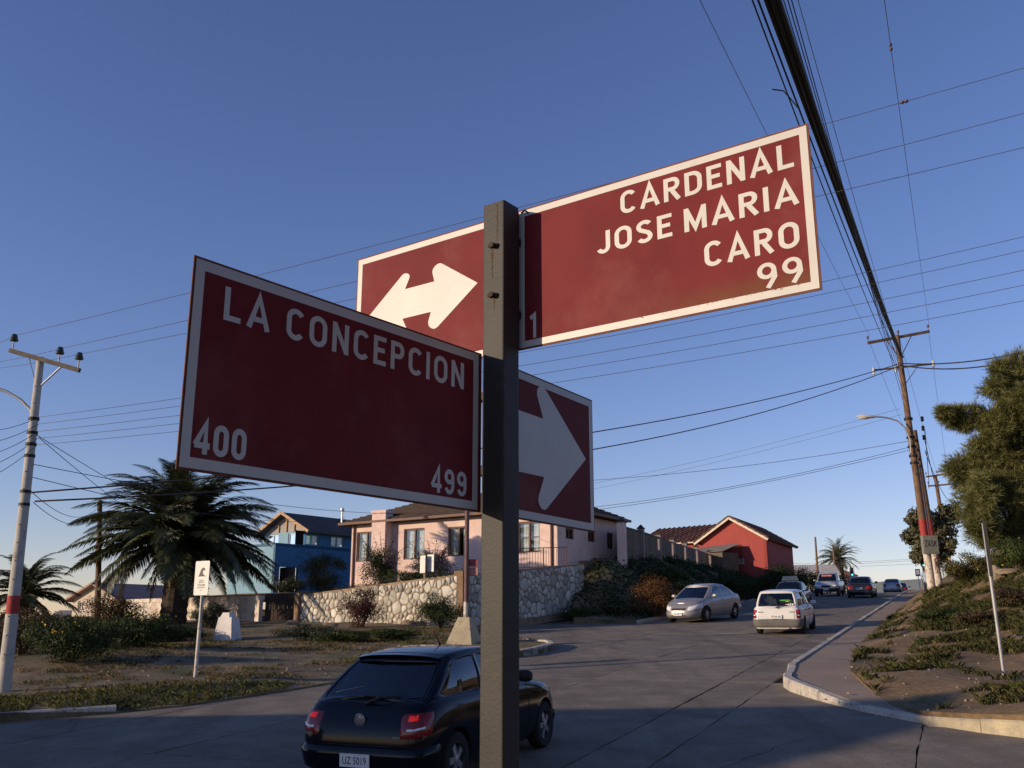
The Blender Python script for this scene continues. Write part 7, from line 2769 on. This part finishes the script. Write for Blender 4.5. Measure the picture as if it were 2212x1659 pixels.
def shrub(name, label, c, r, n, lm, size=.07, asp=.5, clumps=30, seed=1, flower=None, nf=0, group=None, stems=6, twig=0, cat='shrub'):
    rng = np.random.default_rng(seed)
    base = Vector((c[0], c[1], c[2]))
    t = thing(name, label, cat, tuple(base), group)
    r = (r[0] * 1.12, r[1] * 1.12, r[2] * .95)
    P, N, T = blob_points(rng, n, (0, 0, r[2] * .60), (r[0], r[1], r[2] * .72), clumps)
    P[:, :2] *= (1 + .15 * (1 - P[:, 2:] / r[2]))
    P = P + rng.normal(size=P.shape) * np.array(r) * .05
    P[:, 2] = np.abs(P[:, 2])
    part_me('foliage', leaf_mesh('foliage', P, N, size, asp, rng, lm, tint=T), t)
    mb = MB()
    for k in range(stems):
        a = rng.uniform(0, 6.28); rr = rng.uniform(.2, .7)
        e = Vector((math.cos(a) * r[0] * rr, math.sin(a) * r[1] * rr, r[2] * rng.uniform(.6, 1.1)))
        mb.tube([(0, 0, -.1), tuple(e * .45 + Vector((0, 0, .1))), tuple(e)], [.035, .022, .008], 5)
    part('stem', mb, m_bark, t, local=True)
    for k in range(twig):
        a = rng.uniform(0, 6.28)
        e0 = Vector((math.cos(a) * r[0] * .5, math.sin(a) * r[1] * .5, r[2] * .9)); e1 = e0 + Vector((math.cos(a) * r[0] * rng.uniform(.4, .9), math.sin(a) * r[1] * .5, r[2] * rng.uniform(.3, .7)))
        part('twig', MB().tube([tuple(e0), tuple(e0.lerp(e1, .5) + Vector((0, 0, .08))), tuple(e1)], [.012, .009, .004], 4), m_bark, t, local=True)
        pp_ = np.array([tuple(e0.lerp(e1, f)) for f in rng.uniform(.1, 1, 26)]) + rng.normal(size=(26, 3)) * .05
        part_me('foliage', leaf_mesh('foliage', pp_, rng.normal(size=(26, 3)), size, asp, rng, lm), t)
    if flower is not None:
        P, N, T = blob_points(rng, nf, (0, 0, r[2] * .66), (r[0] * 1.02, r[1] * 1.02, r[2] * .75), max(4, clumps // 3), shell=.15)
        P[:, 2] = np.maximum(P[:, 2], .05)
        part_me('flowers', leaf_mesh('flowers', P, N, size * .8, .9, rng, flower), t)
    return t


def pxs(vx, vy, Y, zf=None):
    p = at_y(vx, vy, Y)
    return (p[0], p[1], zf(p[0], p[1]) if zf else p[2])


def vr(w, Y):
    return w / 2126 * Y


# left verge shrubs
S1 = [
    ('flowering_shrub', 'dense green shrub with yellow flowers nearest the grassy kerb', (150, 1450, 23.5), (1.15, .9, .95), 9000, G_DARK, .06, G_YEL, 90),
    ('flowering_shrub', 'green shrub with yellow flowers behind the tsunami sign', (300, 1420, 27), (1.1, .9, .85), 8000, G_DARK, .06, G_YEL, 110),
    ('green_shrub', 'spreading dark shrub between the flowering shrubs and the palm', (225, 1402, 29.5), (1.9, 1.0, .7), 10000, G_MID, .07, None, 0),
    ('brown_shrub', 'brown dry shrub at the foot of the concrete pole', (40, 1440, 26), (1.2, .9, 1.05), 8000, G_BROWN, .06, None, 0),
    ('green_shrub', 'dark shrub in front of the palm trunk', (370, 1392, 34), (1.3, .8, .55), 7000, G_DARK, .07, None, 0),
    ('green_shrub', 'loose shrub against the plaster wall beside the whitewashed marker', (452, 1366, 40), (.8, .6, .85), 7000, G_GREY, .07, None, 0),
    ('brown_shrub', 'brown hedge in front of the beige house', (235, 1350, 44), (1.5, .8, 1.1), 6000, G_BROWN, .08, None, 0),
    ('green_shrub', 'low dark shrub under the left small palm', (60, 1375, 36), (2.4, 1.0, .8), 7000, G_DARK, .08, None, 0),
]
for i, (nm, lab, (vx, vy, Y), r_, n_, lm, sz, fl, nf) in enumerate(S1):
    shrub(nm, lab, pxs(vx, vy, Y, island_z), r_, n_, lm, sz, .5, 34, 20 + i, fl, nf)
S2 = [
    ('maroon_shrub', 'maroon leaved shrub in front of the sunlit stone wall', (780, 1365, 37.5), (.85, .7, 1.25), 7000, G_MAROON, .06, None, 0, island_z, 6),
    ('green_shrub', 'rounded green shrub beside the wooden notice post', (950, 1362, 36.3), (1.15, .8, 1.15), 9000, G_DARK, .06, None, 0, island_z, 0),
    ('ground_cover', 'low tangled ground cover before the stone wall end', (668, 1392, 33), (1.2, .6, .45), 5000, G_GREY, .06, None, 0, island_z, 0),
    ('ground_cover', 'low green ground cover near the maroon shrub', (745, 1400, 31.5), (1.2, .5, .35), 4500, G_MID, .06, None, 0, island_z, 0),
    ('ground_cover', 'low patch of green cover before the concrete footing', (850, 1392, 32.5), (1.1, .5, .32), 4000, G_DARK, .06, None, 0, island_z, 0),
]
for i, (nm, lab, (vx, vy, Y), r_, n_, lm, sz, fl, nf, zf, tw) in enumerate(S2):
    shrub(nm, lab, pxs(vx, vy, Y, zf), r_, n_, lm, sz, .45, 30, 50 + i, fl, nf, twig=tw)
S3 = [
    ('rose_shrub', 'leafy shrub with a few pink blooms before the blue house', (697, 1275, 47.5), (1.15, .9, 1.45), 9000, G_OLIVE, .07, G_PINKF, 24, 5),
    ('bougainvillea', 'bougainvillea with dull magenta flowers before the chimney', (825, 1272, 44.6), (1.05, .8, 1.75), 8000, G_DARK, .07, G_MAG, 260, 12),
    ('bougainvillea', 'straggly bougainvillea beside the third pink house window', (935, 1262, 43.4), (1.0, .7, 1.35), 4500, G_DARK, .07, G_MAG, 420, 16),
    ('green_shrub', 'small plant at the corner of the stone wall top', (880, 1262, 41.2), (1.3, .4, .5), 3500, G_DARK, .06, None, 0, 5),
    ('cactus_bed', 'pale spiky garden plants beside the blue house door', (620, 1282, 52), (1.2, .6, .7), 2500, G_GREY, .10, None, 0, 8),
]
for i, (nm, lab, (vx, vy, Y), r_, n_, lm, sz, fl, nf, tw) in enumerate(S3):
    p = at_y(vx, vy, Y)
    shrub(nm, lab, (p[0], p[1], p[2]), r_, n_, lm, sz, .45, 26, 70 + i, fl, nf, twig=tw)
S4 = [
    ('rust_shrub', 'rusty brown shrub covering the bank beside the steps', (1412, 1335, 44.5), (1.35, .9, 1.5), 10000, G_RUST, .07, None, 0),
    ('rust_shrub', 'tawny dry shrub at the foot of the hand rail', (1335, 1348, 44.0), (.9, .5, .55), 6000, G_BROWN, .07, None, 0),
    ('green_shrub', 'green tuft low on the bank before the rusty shrub', (1262, 1352, 43.2), (1.1, .5, .5), 4500, G_MID, .07, None, 0),
    ('dark_shrub', 'dark green shrub on the bank above the silver sedan', (1480, 1300, 50), (1.9, 1.1, 1.2), 8000, G_DARK, .09, None, 0),
    ('dark_shrub', 'dark tangled shrub below the first fence boards', (1420, 1262, 51), (1.8, 1.0, 1.0), 7000, G_MID, .09, None, 0),
    ('dark_shrub', 'dark shrub on the bank below the middle of the fence', (1560, 1285, 58), (2.3, 1.1, 1.3), 7000, G_DARK, .10, None, 0),
    ('dark_shrub', 'dark shrub on the bank below the fence end', (1640, 1275, 66), (2.6, 1.2, 1.4), 7000, G_DARK, .11, None, 0),
    ('dark_shrub', 'bushy shrub beside the wall of the red house', (1690, 1262, 76), (2.0, 1.2, 2.2), 7000, G_DARK, .12, None, 0),
    ('dark_shrub', 'dark shrub on the bank behind the taxi', (1735, 1268, 86), (2.2, 1.2, 1.9), 6000, G_DARK, .12, None, 0),
    ('dark_shrub', 'shrub beside the road behind the pickup', (1790, 1270, 98), (2.6, 1.2, 1.6), 5000, G_BROWN, .13, None, 0),
]
for i, (nm, lab, (vx, vy, Y), r_, n_, lm, sz, fl, nf) in enumerate(S4):
    p = at_y(vx, vy, Y)
    z = lbank_z(p[0], p[1]) if st(p[0], p[1])[1] < -12.3 else prof(st(p[0], p[1])[0])
    shrub(nm, lab, (p[0], p[1], min(z, p[2] + .2)), r_, n_, lm, sz, .5, 34, 90 + i, fl, nf)
S5 = [
    ('flowering_shrub', 'dark shrub with yellow flowers on the bank by the stone blocks', (2090, 1222, 33), (1.0, .8, .85), 7000, G_OLIVE, .06, G_YEL, 60),
    ('flowering_shrub', 'tall leafy shrub with yellow specks right of the stone blocks', (2195, 1225, 31), (.8, .7, .9), 6000, G_MID, .06, G_YEL, 30),
    ('brown_shrub', 'brown dead shrub on the bank beside the slim post', (2190, 1300, 26), (.7, .5, .42), 4500, G_BROWN, .05, None, 0),
    ('brown_shrub', 'brown dry bramble on the grassy slope', (2120, 1345, 25), (.7, .4, .28), 3500, G_BROWN, .05, None, 0),
    ('green_shrub', 'bright succulent clump at the edge of the sandy mound', (2040, 1352, 27.5), (.75, .5, .33), 5000, G_MID, .05, None, 0),
]
for i, (nm, lab, (vx, vy, Y), r_, n_, lm, sz, fl, nf) in enumerate(S5):
    shrub(nm, lab, pxs(vx, vy, Y, bank_z), r_, n_, lm, sz, .5, 30, 120 + i, fl, nf)


# ------------------------------------------------------------------ palms
def frond_mesh(name, L, droop, rng, m, n=58, leaf=.42, wd=.022):
    """one feather frond along +x rising then drooping, with two rows of leaflets"""
    pts = []
    p = Vector((0, 0, 0))
    for k in range(n + 1):
        f = k / n
        pts.append(p.copy())
        th = R(12 - droop * 88 * f ** 1.4)
        p += Vector((math.cos(th), 0, math.sin(th))) * (L / n)
    V = []; F = []; T = []
    def quad(a, b, c, d, t_):
        i = len(V); V.extend([tuple(a), tuple(b), tuple(c), tuple(d)]); F.append((i, i + 1, i + 2, i + 3)); T.append(t_)
    for k in range(n):
        a, b = pts[k], pts[k + 1]
        w = .035 * (1 - k / n) + .008
        quad(a + Vector((0, -w, 0)), a + Vector((0, w, 0)), b + Vector((0, w * .95, 0)), b + Vector((0, -w * .95, 0)), .9)
        if k < 3:
            continue
        f = k / n
        ll = leaf * (math.sin(math.pi * min(1, f * .9 + .12)) ** .6) * rng.uniform(.85, 1.1)
        d = (b - a).normalized()
        for sy in (-1, 1):
            up_ = rng.uniform(.05, .35)
            dirn = (d * .66 + Vector((0, sy, 0)) * .75 + Vector((0, 0, up_ - .45 * f))).normalized()
            side = d * wd
            mid = a + dirn * ll * .55
            tip = a + dirn * ll + Vector((0, 0, -ll * .22))
            t_ = float(rng.random())
            i = len(V); V.extend([tuple(a - side), tuple(a + side), tuple(mid + side * .8), tuple(tip), tuple(mid - side * .8)]); F.append((i, i + 1, i + 2, i + 3, i + 4)); T.append(t_)
    me = bpy.data.meshes.new(name)
    me.from_pydata(V, [], F)
    at = me.attributes.new('tint', 'FLOAT', 'FACE'); at.data.foreach_set('value', np.array(T, dtype=np.float32))
    me.materials.append(m)
    return me


def palm(name, label, base, H, crown, rt, nf, seed, m, skirt=True, nl=60):
    rng = np.random.default_rng(seed)
    t = thing(name, label, 'palm tree', base)
    mb = MB()
    pts = []; rr = []
    nseg = 26
    for k in range(nseg + 1):
        f = k / nseg
        pts.append((math.sin(f * 2) * .05, 0, -.3 + (H + .3) * f))
        rr.append(rt * (1.15 - .25 * f + (.18 if k % 2 else 0) * .5 + (.35 * (f - .8) / .2 if f > .8 else 0)))
    mb.tube(pts, rr, 14)
    part('trunk', mb, mat('palm trunk', (.055, .042, .032), .95, .35, 5, bump=.9, bscale=9), t, local=True)
    var = [frond_mesh('frond', crown, d_, rng, m, nl, crown * .15, crown * .0078) for d_ in (.52, .82, 1.08, 1.3)]
    for k in range(nf):
        f = (k + .5) / nf
        el = 82 - 108 * f ** .80 + rng.normal() * 7          # from upright to hanging
        az = k * 137.5 + rng.normal() * 9
        v = var[2] if f < .3 else (var[1] if f < .62 else var[0])
        if rng.random() < .15: v = var[int(rng.integers(0, 3))]
        o = part_me('frond', v, t, (0, 0, H - .15 + .2 * (1 - f)), (R(rng.normal() * 14), -R(el), R(az)), (rng.uniform(.85, 1.08),) * 3)
        o.rotation_mode = 'XYZ'
    if skirt:
        # withered fronds hanging under the crown
        dead = frond_mesh('dead_frond', crown * .55, .5, rng, mat('withered fronds', (.12, .085, .045), .8, .3, 3, tint=True), 30, crown * .09, crown * .008)
        for k in range(16):
            part_me('dead_frond', dead, t, (0, 0, H - .35), (R(rng.normal() * 20), R(48 + rng.normal() * 10), R(k * 137.5)), (rng.uniform(.7, 1.1),) * 3)
    return t


G_PALM = mat('palm fronds', (.054, .062, .022), .5, .3, 3, tint=True, spec=.4, trans=.12)
G_PALMF = mat('far palm fronds', (.075, .080, .030), .5, .3, 3, tint=True, spec=.4, trans=.12)
pb_ = at_y(372, 1350, 45.0)
zpb = island_z(pb_[0], pb_[1])
hP = at_y(383, 1165, 45.0)[2] - zpb
palm('date_palm', 'big date palm with a thick trunk before the plaster wall', (pb_[0], pb_[1], zpb), hP + .05, 5.1, .52, 156, 7, G_PALM)
pb_ = at_y(40, 1375, 40)
palm('date_palm', 'smaller palm half hidden behind the concrete pole', (pb_[0], pb_[1], island_z(pb_[0], pb_[1]) - .2), at_y(45, 1268, 40)[2] - island_z(pb_[0], pb_[1]), 2.6, .26, 36, 8, G_PALM)
pb_ = at_y(1815, 1262, 118)
palm('date_palm', 'far palm with arching fronds beside the traffic light', (pb_[0], pb_[1], 5.0), at_y(1815, 1205, 118)[2] - 5.0, 3.2, .5, 60, 9, G_PALMF, nl=30)


# ------------------------------------------------------------------ trees on the right
def tree(name, label, base, H, blobs, n, size, asp, lm, seed, rt=.22, droopn=.0, tuft=None):
    """tapered trunk, limbs to every foliage mass, leaves in clumps"""
    rng = np.random.default_rng(seed)
    t = thing(name, label, 'tree', base)
    mb = MB()
    top = Vector((0, 0, H * .62))
    mb.tube([(0, 0, -.4), (.04, .02, H * .2), (.0, .05, H * .42), tuple(top), (0.05, 0, H * .9)], [rt * 1.25, rt, rt * .8, rt * .5, rt * .12], 10)
    part('trunk', mb, m_bark, t, local=True, smooth=60)
    PP = []; NN = []; TT = []
    tot = sum(b[3] for b in blobs)
    for (cx, cy, cz), r_, cl, w_ in blobs:
        a = Vector((0, 0, min(cz * .75, H * .6))); b = Vector((cx, cy, cz))
        if (b - a).length > .4:
            m2 = MB().tube([tuple(a), tuple(a.lerp(b, .5) + Vector((0, 0, .12))), tuple(b)], [rt * .4, rt * .25, .02], 6)
            part('limb', m2, m_bark, t, local=True, smooth=60)
        P, N, T = blob_points(rng, int(n * w_ / tot), (cx, cy, cz), r_, cl, shell=1.0)
        P = P + rng.normal(size=P.shape) * np.array(r_) * .09
        PP.append(P); NN.append(N); TT.append(T)
    P = np.concatenate(PP); N = np.concatenate(NN); T = np.concatenate(TT)
    if tuft:
        # needles gathered in tufts that point outwards
        k = len(P) // tuft
        pm_ = rng.permutation(len(P)); P = P[pm_]; N = N[pm_]; T = T[pm_]
        C = P[:k]; D = N[:k] / np.linalg.norm(N[:k], axis=1, keepdims=True)
        idx = np.repeat(np.arange(k), tuft)
        dd = D[idx] + rng.normal(size=(len(idx), 3)) * .55 + np.array([0, 0, .15])
        dd /= np.linalg.norm(dd, axis=1, keepdims=True)
        sz = size * rng.uniform(.6, 1.3, (len(idx), 1))
        p0 = C[idx]; p1 = p0 + dd * sz
        sd = np.cross(dd, rng.normal(size=dd.shape)); sd /= np.linalg.norm(sd, axis=1, keepdims=True)
        w = sz * asp * .5
        V = np.stack([p0 - sd * w, p0 + sd * w, p1 + sd * w * .35, p1 - sd * w * .35], 1).reshape(-1, 3)
        n2 = len(idx)
        me = bpy.data.meshes.new('crown')
        me.vertices.add(4 * n2); me.vertices.foreach_set('co', V.ravel())
        me.loops.add(4 * n2); me.loops.foreach_set('vertex_index', np.arange(4 * n2, dtype=np.int32))
        me.polygons.add(n2); me.polygons.foreach_set('loop_start', np.arange(0, 4 * n2, 4, dtype=np.int32)); me.polygons.foreach_set('loop_total', np.full(n2, 4, dtype=np.int32))
        me.update(); me.validate()
        at = me.attributes.new('tint', 'FLOAT', 'FACE'); at.data.foreach_set('value', np.clip(T[:k][idx] * .7 + .3 * rng.random(n2), 0, 1).astype(np.float32))
        me.materials.append(lm)
    else:
        me = leaf_mesh('crown', P, N, size, asp, rng, lm, tint=T)
    part_me('crown', me, t)
    return t


G_PINE = mat('pine needles', (.150, .150, .050), .65, .3, 2, tint=True, spec=.25, trans=.22)
G_TREE = mat('grey olive leaves', (.105, .100, .055), .65, .3, 2, tint=True, spec=.25, trans=.18)
tp_ = at_y(2205, 1200, 36)
zt0 = bank_z(tp_[0], tp_[1])
tz = lambda vy, Y=36: at_y(2190, vy, Y)[2] - zt0
bl = []
for vx, vy, w_, h_, cl in ((2165, 830, 60, 55, 16), (2205, 810, 60, 60, 16), (2130, 920, 60, 60, 18), (2190, 900, 80, 70, 22), (2110, 1000, 55, 60, 18), (2170, 990, 85, 75, 26), (2095, 1075, 40, 55, 16),
                           (2150, 1080, 85, 70, 26), (2215, 1060, 80, 80, 22), (2110, 1140, 55, 50, 16), (2180, 1145, 80, 60, 22), (2240, 950, 80, 90, 20), (2250, 1130, 70, 70, 18), (2060, 892, 52, 20, 8), (2085, 905, 40, 24, 8)):
    p = at_y(vx, vy, 36)
    bl.append(((p[0] - tp_[0], (p[0] * 0 + (hash((vx, vy)) % 7 - 3) * .25), p[2] - zt0), (vr(w_, 36), vr(max(w_, h_), 36) * .9, vr(h_, 36)), cl, w_ * h_))
bl = [(c_, (r_[0] * .96, r_[1] * .96, r_[2] * .94), max(6, int(cl * .8)), w_) for c_, r_, cl, w_ in bl]
tree('conifer_tree', 'big olive green feathery conifer on the right bank', (tp_[0], tp_[1], zt0), tz(780), bl, 260000, .22, .085, G_PINE, 3, .28, tuft=9)
tp_ = at_y(2010, 1225, 62); zt0 = bank_z(tp_[0], tp_[1])
bl = []
for vx, vy, w_, h_, cl in ((1990, 1120, 40, 40, 16), (2020, 1140, 40, 40, 14), (1965, 1150, 30, 35, 12), (1985, 1170, 40, 28, 14), (2030, 1180, 34, 30, 12), (2040, 1110, 30, 40, 10), (1960, 1125, 18, 18, 8), (2025, 1208, 30, 22, 10), (1992, 1200, 26, 20, 10)):
    p = at_y(vx, vy, 62)
    bl.append(((p[0] - tp_[0], ((vx * 7 + vy) % 5 - 2) * .3, p[2] - zt0), (vr(w_, 62), vr(w_, 62), vr(h_, 62)), cl, w_ * h_))
tree('broadleaf_tree', 'rounded grey green tree behind the double pole', (tp_[0], tp_[1], zt0), at_y(2010, 1100, 62)[2] - zt0, bl, 13000, .24, .45, G_TREE, 5, .13)

# stone blocks and rocks on the bank
m_rock = mat('pale brown rock', (.26, .20, .14), .95, .25, 2, bump=.5, bscale=10)


def rock(c, r, seed, label, name='stone_block'):
    rg = random.Random(seed)
    bm = bmesh.new(); bmesh.ops.create_icosphere(bm, subdivisions=2, radius=1)
    for v in bm.verts:
        s_ = 1 + rg.uniform(-.14, .14)
        v.co = Vector((math.copysign(abs(v.co.x) ** .6, v.co.x) * r[0] * s_, math.copysign(abs(v.co.y) ** .6, v.co.y) * r[1] * s_, math.copysign(abs(v.co.z) ** .6, v.co.z) * r[2] * s_))
    bm.verts.index_update()
    mb = MB().add([v.co + Vector(c) for v in bm.verts], [tuple(v.index for v in f.verts) for f in bm.faces]); bm.free()
    return solo(name, mb, m_rock, label, 'stone', smooth=35)


for i, (vx, vy, Y, r_, lab) in enumerate(((2175, 1195, 32, (.45, .4, .12), 'upper flat stone block on the bank under the conifer'), (2180, 1235, 31, (.42, .4, .11), 'lower flat stone block on the bank'), (2150, 1240, 31.5, (.14, .25, .28), 'upright stone beside the flat blocks'), (2195, 1395, 22, (.22, .15, .06), 'flat pale stone near the foot of the slim post'))):
    p = at_y(vx, vy, Y)
    rock((p[0], p[1], max(p[2], bank_z(p[0], p[1])) if i < 3 else bank_z(p[0], p[1]) + .02), r_, i, lab)
for i, (vx, vy) in enumerate(((632, 1366), (668, 1378), (712, 1370), (880, 1365), (905, 1368))):
    p = gp(vx, vy); rock((p[0], p[1], island_z(p[0], p[1]) + .05), (.25 + .05 * (i % 3), .15, .11), 30 + i, 'small pale rock at the foot of the sunlit stone wall', 'loose_rock')['group'] = 'rocks edging the verge'


# ------------------------------------------------------------------ grass and litter
def noise2(x, y, sc_):
    return .5 + .55 * mnoise.fractal(Vector((x * sc_ * .45, y * sc_ * .45, sc_ * 7)), 1.0, 2.0, 3)


def grass(name, label, pts, hgt, m, seed, lean=.5):
    rng = np.random.default_rng(seed)
    P = np.array(pts); n = len(P)
    az = rng.uniform(0, 6.28, n); h = hgt * rng.uniform(.4, 1.3, n)
    d = np.stack([np.cos(az), np.sin(az), np.zeros(n)], 1)
    sd = np.stack([-np.sin(az), np.cos(az), np.zeros(n)], 1) * (.0035 + h * .02)[:, None]
    top = P + d * (h * lean * rng.uniform(.3, 1.4, n))[:, None] + np.stack([np.zeros(n), np.zeros(n), h], 1)
    mid = P + d * (h * lean * .3)[:, None] + np.stack([np.zeros(n), np.zeros(n), h * .6], 1)
    V = np.stack([P - sd, P + sd, mid + sd * .8, top, mid - sd * .8], 1).reshape(-1, 3)
    me = bpy.data.meshes.new(name)
    me.vertices.add(5 * n); me.vertices.foreach_set('co', V.ravel())
    me.loops.add(5 * n); me.loops.foreach_set('vertex_index', np.arange(5 * n, dtype=np.int32))
    me.polygons.add(n); me.polygons.foreach_set('loop_start', np.arange(0, 5 * n, 5, dtype=np.int32)); me.polygons.foreach_set('loop_total', np.full(n, 5, dtype=np.int32))
    me.update(); me.validate()
    at = me.attributes.new('tint', 'FLOAT', 'FACE'); at.data.foreach_set('value', rng.random(n).astype(np.float32))
    me.materials.append(m)
    o = link(bpy.data.objects.new(name, me)); o['kind'] = 'stuff'; o['label'] = label; o['category'] = 'grass'
    return o


G_GRASS = m_leaf('green grass blades', (.085, .095, .030))
G_DRY = m_leaf('dry grass blades', (.19, .145, .07))
rg = random.Random(77)


def in_poly(poly, x, y):
    c_ = False; j_ = len(poly) - 1
    for i_ in range(len(poly)):
        xi, yi = poly[i_]; xj, yj = poly[j_]
        if (yi > y) != (yj > y) and x < (xj - xi) * (y - yi) / (yj - yi) + xi:
            c_ = not c_
        j_ = i_
    return c_


gA_, gB_ = [], []
for k in range(240000):
    s_ = rg.uniform(14, 44); t_ = rg.uniform(-2.3, 6.0)
    x, y = xy(s_, t_)
    d = t_ + 2.3
    swath = (1.2 < d < 6.5 and s_ > 21.5 + 0.5 * (d - 1.2) and s_ < 42)
    nn = noise2(x, y, 1.3) * .6 + noise2(x + 9, y, 4.5) * .4
    if (swath and nn > .44) or nn > .60:
        if not in_poly(bpoly, x, y): continue
        z = bank_z(x, y) - .01
        (gA_ if (swath or nn > .6) and rg.random() < .55 else gB_).append((x, y, z))
grass('grass', 'green grass tufts on the sandy bank', gA_, .12, G_GRASS, 1, .9)
grass('grass', 'dry grass tufts on the sandy bank', gB_, .08, G_DRY, 2, 1.1)
gA_, gB_ = [], []
for k in range(220000):
    x = rg.uniform(-15, 0.9); y = rg.uniform(13, 37)
    strip = (y - (16.8 + (x + 8.4) * .5)) < 2.4 and x < -4.6
    if not strip and rg.random() < .4: continue
    if x < -11 and y < 16.5: continue
    nn = noise2(x, y, .8) * .55 + noise2(x + 5, y, 3.5) * .45
    if (strip and nn > .30) or nn > .52:
        if not in_poly(ISL, x, y): continue
        (gA_ if (strip or nn > .64) and rg.random() < .85 else gB_).append((x, y, island_z(x, y) - .01))
grass('grass', 'green grass along the left kerb and verge', gA_, .085, G_GRASS, 3, .9)
grass('grass', 'dry grass scattered over the left verge', gB_, .06, G_DRY, 4, 1.2)
# ivy and weeds on the shaded bank below the fence, and garden plants by the terrace edge
P_, N_, T_ = [], [], []
rngv = np.random.default_rng(6)
for k in range(26000):
    s_ = rngv.uniform(41, 100); t_ = rngv.uniform(-17.2, -12.5)
    x, y = xy(s_, t_)
    if noise2(x, y, .7) < .3: continue
    P_.append((x, y, lbank_z(x, y) + abs(rngv.normal()) * .16)); N_.append((rngv.normal() * .5 + .4, rngv.normal() * .5 - .2, 1)); T_.append(noise2(x, y, 1.7) * .6 + .4 * rngv.random())
iv = link(bpy.data.objects.new('ground_cover', leaf_mesh('ground_cover', np.array(P_), np.array(N_), .17, .6, rngv, G_DARK, tint=np.array(T_))))
iv['kind'] = 'stuff'; iv['label'] = 'dark creeping weeds over the bank below the fence'; iv['category'] = 'weeds'
P_, N_, T_ = [], [], []
for k in range(9000):
    f = rngv.random(); off_ = rngv.uniform(.1, 1.6)
    if rngv.random() < .55:
        q = WL + (WC - WL) * f - wn_ * off_
    else:
        q = WC + (WG - WC) * f - gn * off_
    z = terr_z(q[0], q[1])
    if noise2(q[0], q[1], 1.3) < .35: continue
    P_.append((q[0], q[1], z + abs(rngv.normal()) * .12)); N_.append((rngv.normal() * .5, rngv.normal() * .5 - .3, 1)); T_.append(rngv.random())
iv = link(bpy.data.objects.new('ground_cover', leaf_mesh('ground_cover', np.array(P_), np.array(N_), .08, .5, rngv, G_DARK, tint=np.array(T_))))
iv['kind'] = 'stuff'; iv['label'] = 'low garden plants along the top of the stone walls'; iv['category'] = 'plants'
# pebbles, leaves and scraps on the earth
mb = MB()
rg = random.Random(5)
for k in range(900):
    if k % 2:
        s_ = rg.uniform(15, 32); t_ = rg.uniform(-2.1, 4); x, y = xy(s_, t_)
        if y < 10: continue
        z = bank_z(x, y)
    else:
        x = rg.uniform(-9, 0); y = rg.uniform(18, 34)
        if y < 17.2 + max(0, (x + 7.5)) * 1.25 + .25: continue
        z = island_z(x, y)
    r_ = rg.uniform(.012, .045)
    mb.box((x, y, z + r_ * .2), (r_ * rg.uniform(.8, 1.8), r_, r_ * .7), rg.uniform(0, 6), taper=.6)
solo('pebbles', mb, mat('pale pebbles', (.30, .24, .17), .9, .4, 3), 'loose pebbles and scraps on the bare earth', 'pebbles', kind='stuff')

# ------------------------------------------------------------------ house out of frame on the left; its shadow lies on the crossing
hx, hy = -39.0, -1.7
m_hroof = mat('corner house roof', (.10, .06, .05), .85, .2, 2)
SH = dict(eave=5.4, ridge=8.7)
small_house('corner_house', 'two storey plastered house across the side street whose shadow covers the crossing', (hx, hy), (1, 0), 13, 11.1, -0.9, SH['eave'], SH['ridge'], m_corner, m_hroof,
            [(1.5, 2.9, 1.0, 2.3), (5.5, 6.9, 1.0, 2.3), (9.5, 10.9, 1.0, 2.3), (1.5, 2.9, 3.3, 4.5), (9.5, 10.9, 3.3, 4.5)], gable_front=False)

# unseen evergreens added on the near corner to block sky light from the shaded boards
for i, (x, y, h, lab) in enumerate(((7.2, -1.4, 8.5, 'dense dark evergreen beside the corner of the street name post'), (6.0, -6.5, 9.5, 'tall dense evergreen behind the photographer'), (1.8, -9.5, 8.5, 'broad dark evergreen at the back of the near corner'))):
    bl = [((math.sin(k * 2.4 + i) * .9, math.cos(k * 2.4 + i) * .9, h * (.16 + .11 * k)), (2.1 - .17 * k, 2.1 - .17 * k, h * .13), 14, 1.0) for k in range(8)]
    tree('added_evergreen', lab, (x, y, near_z(x, y)), h, bl, 15000, .30, .55, G_DARK, 40 + i, .2)
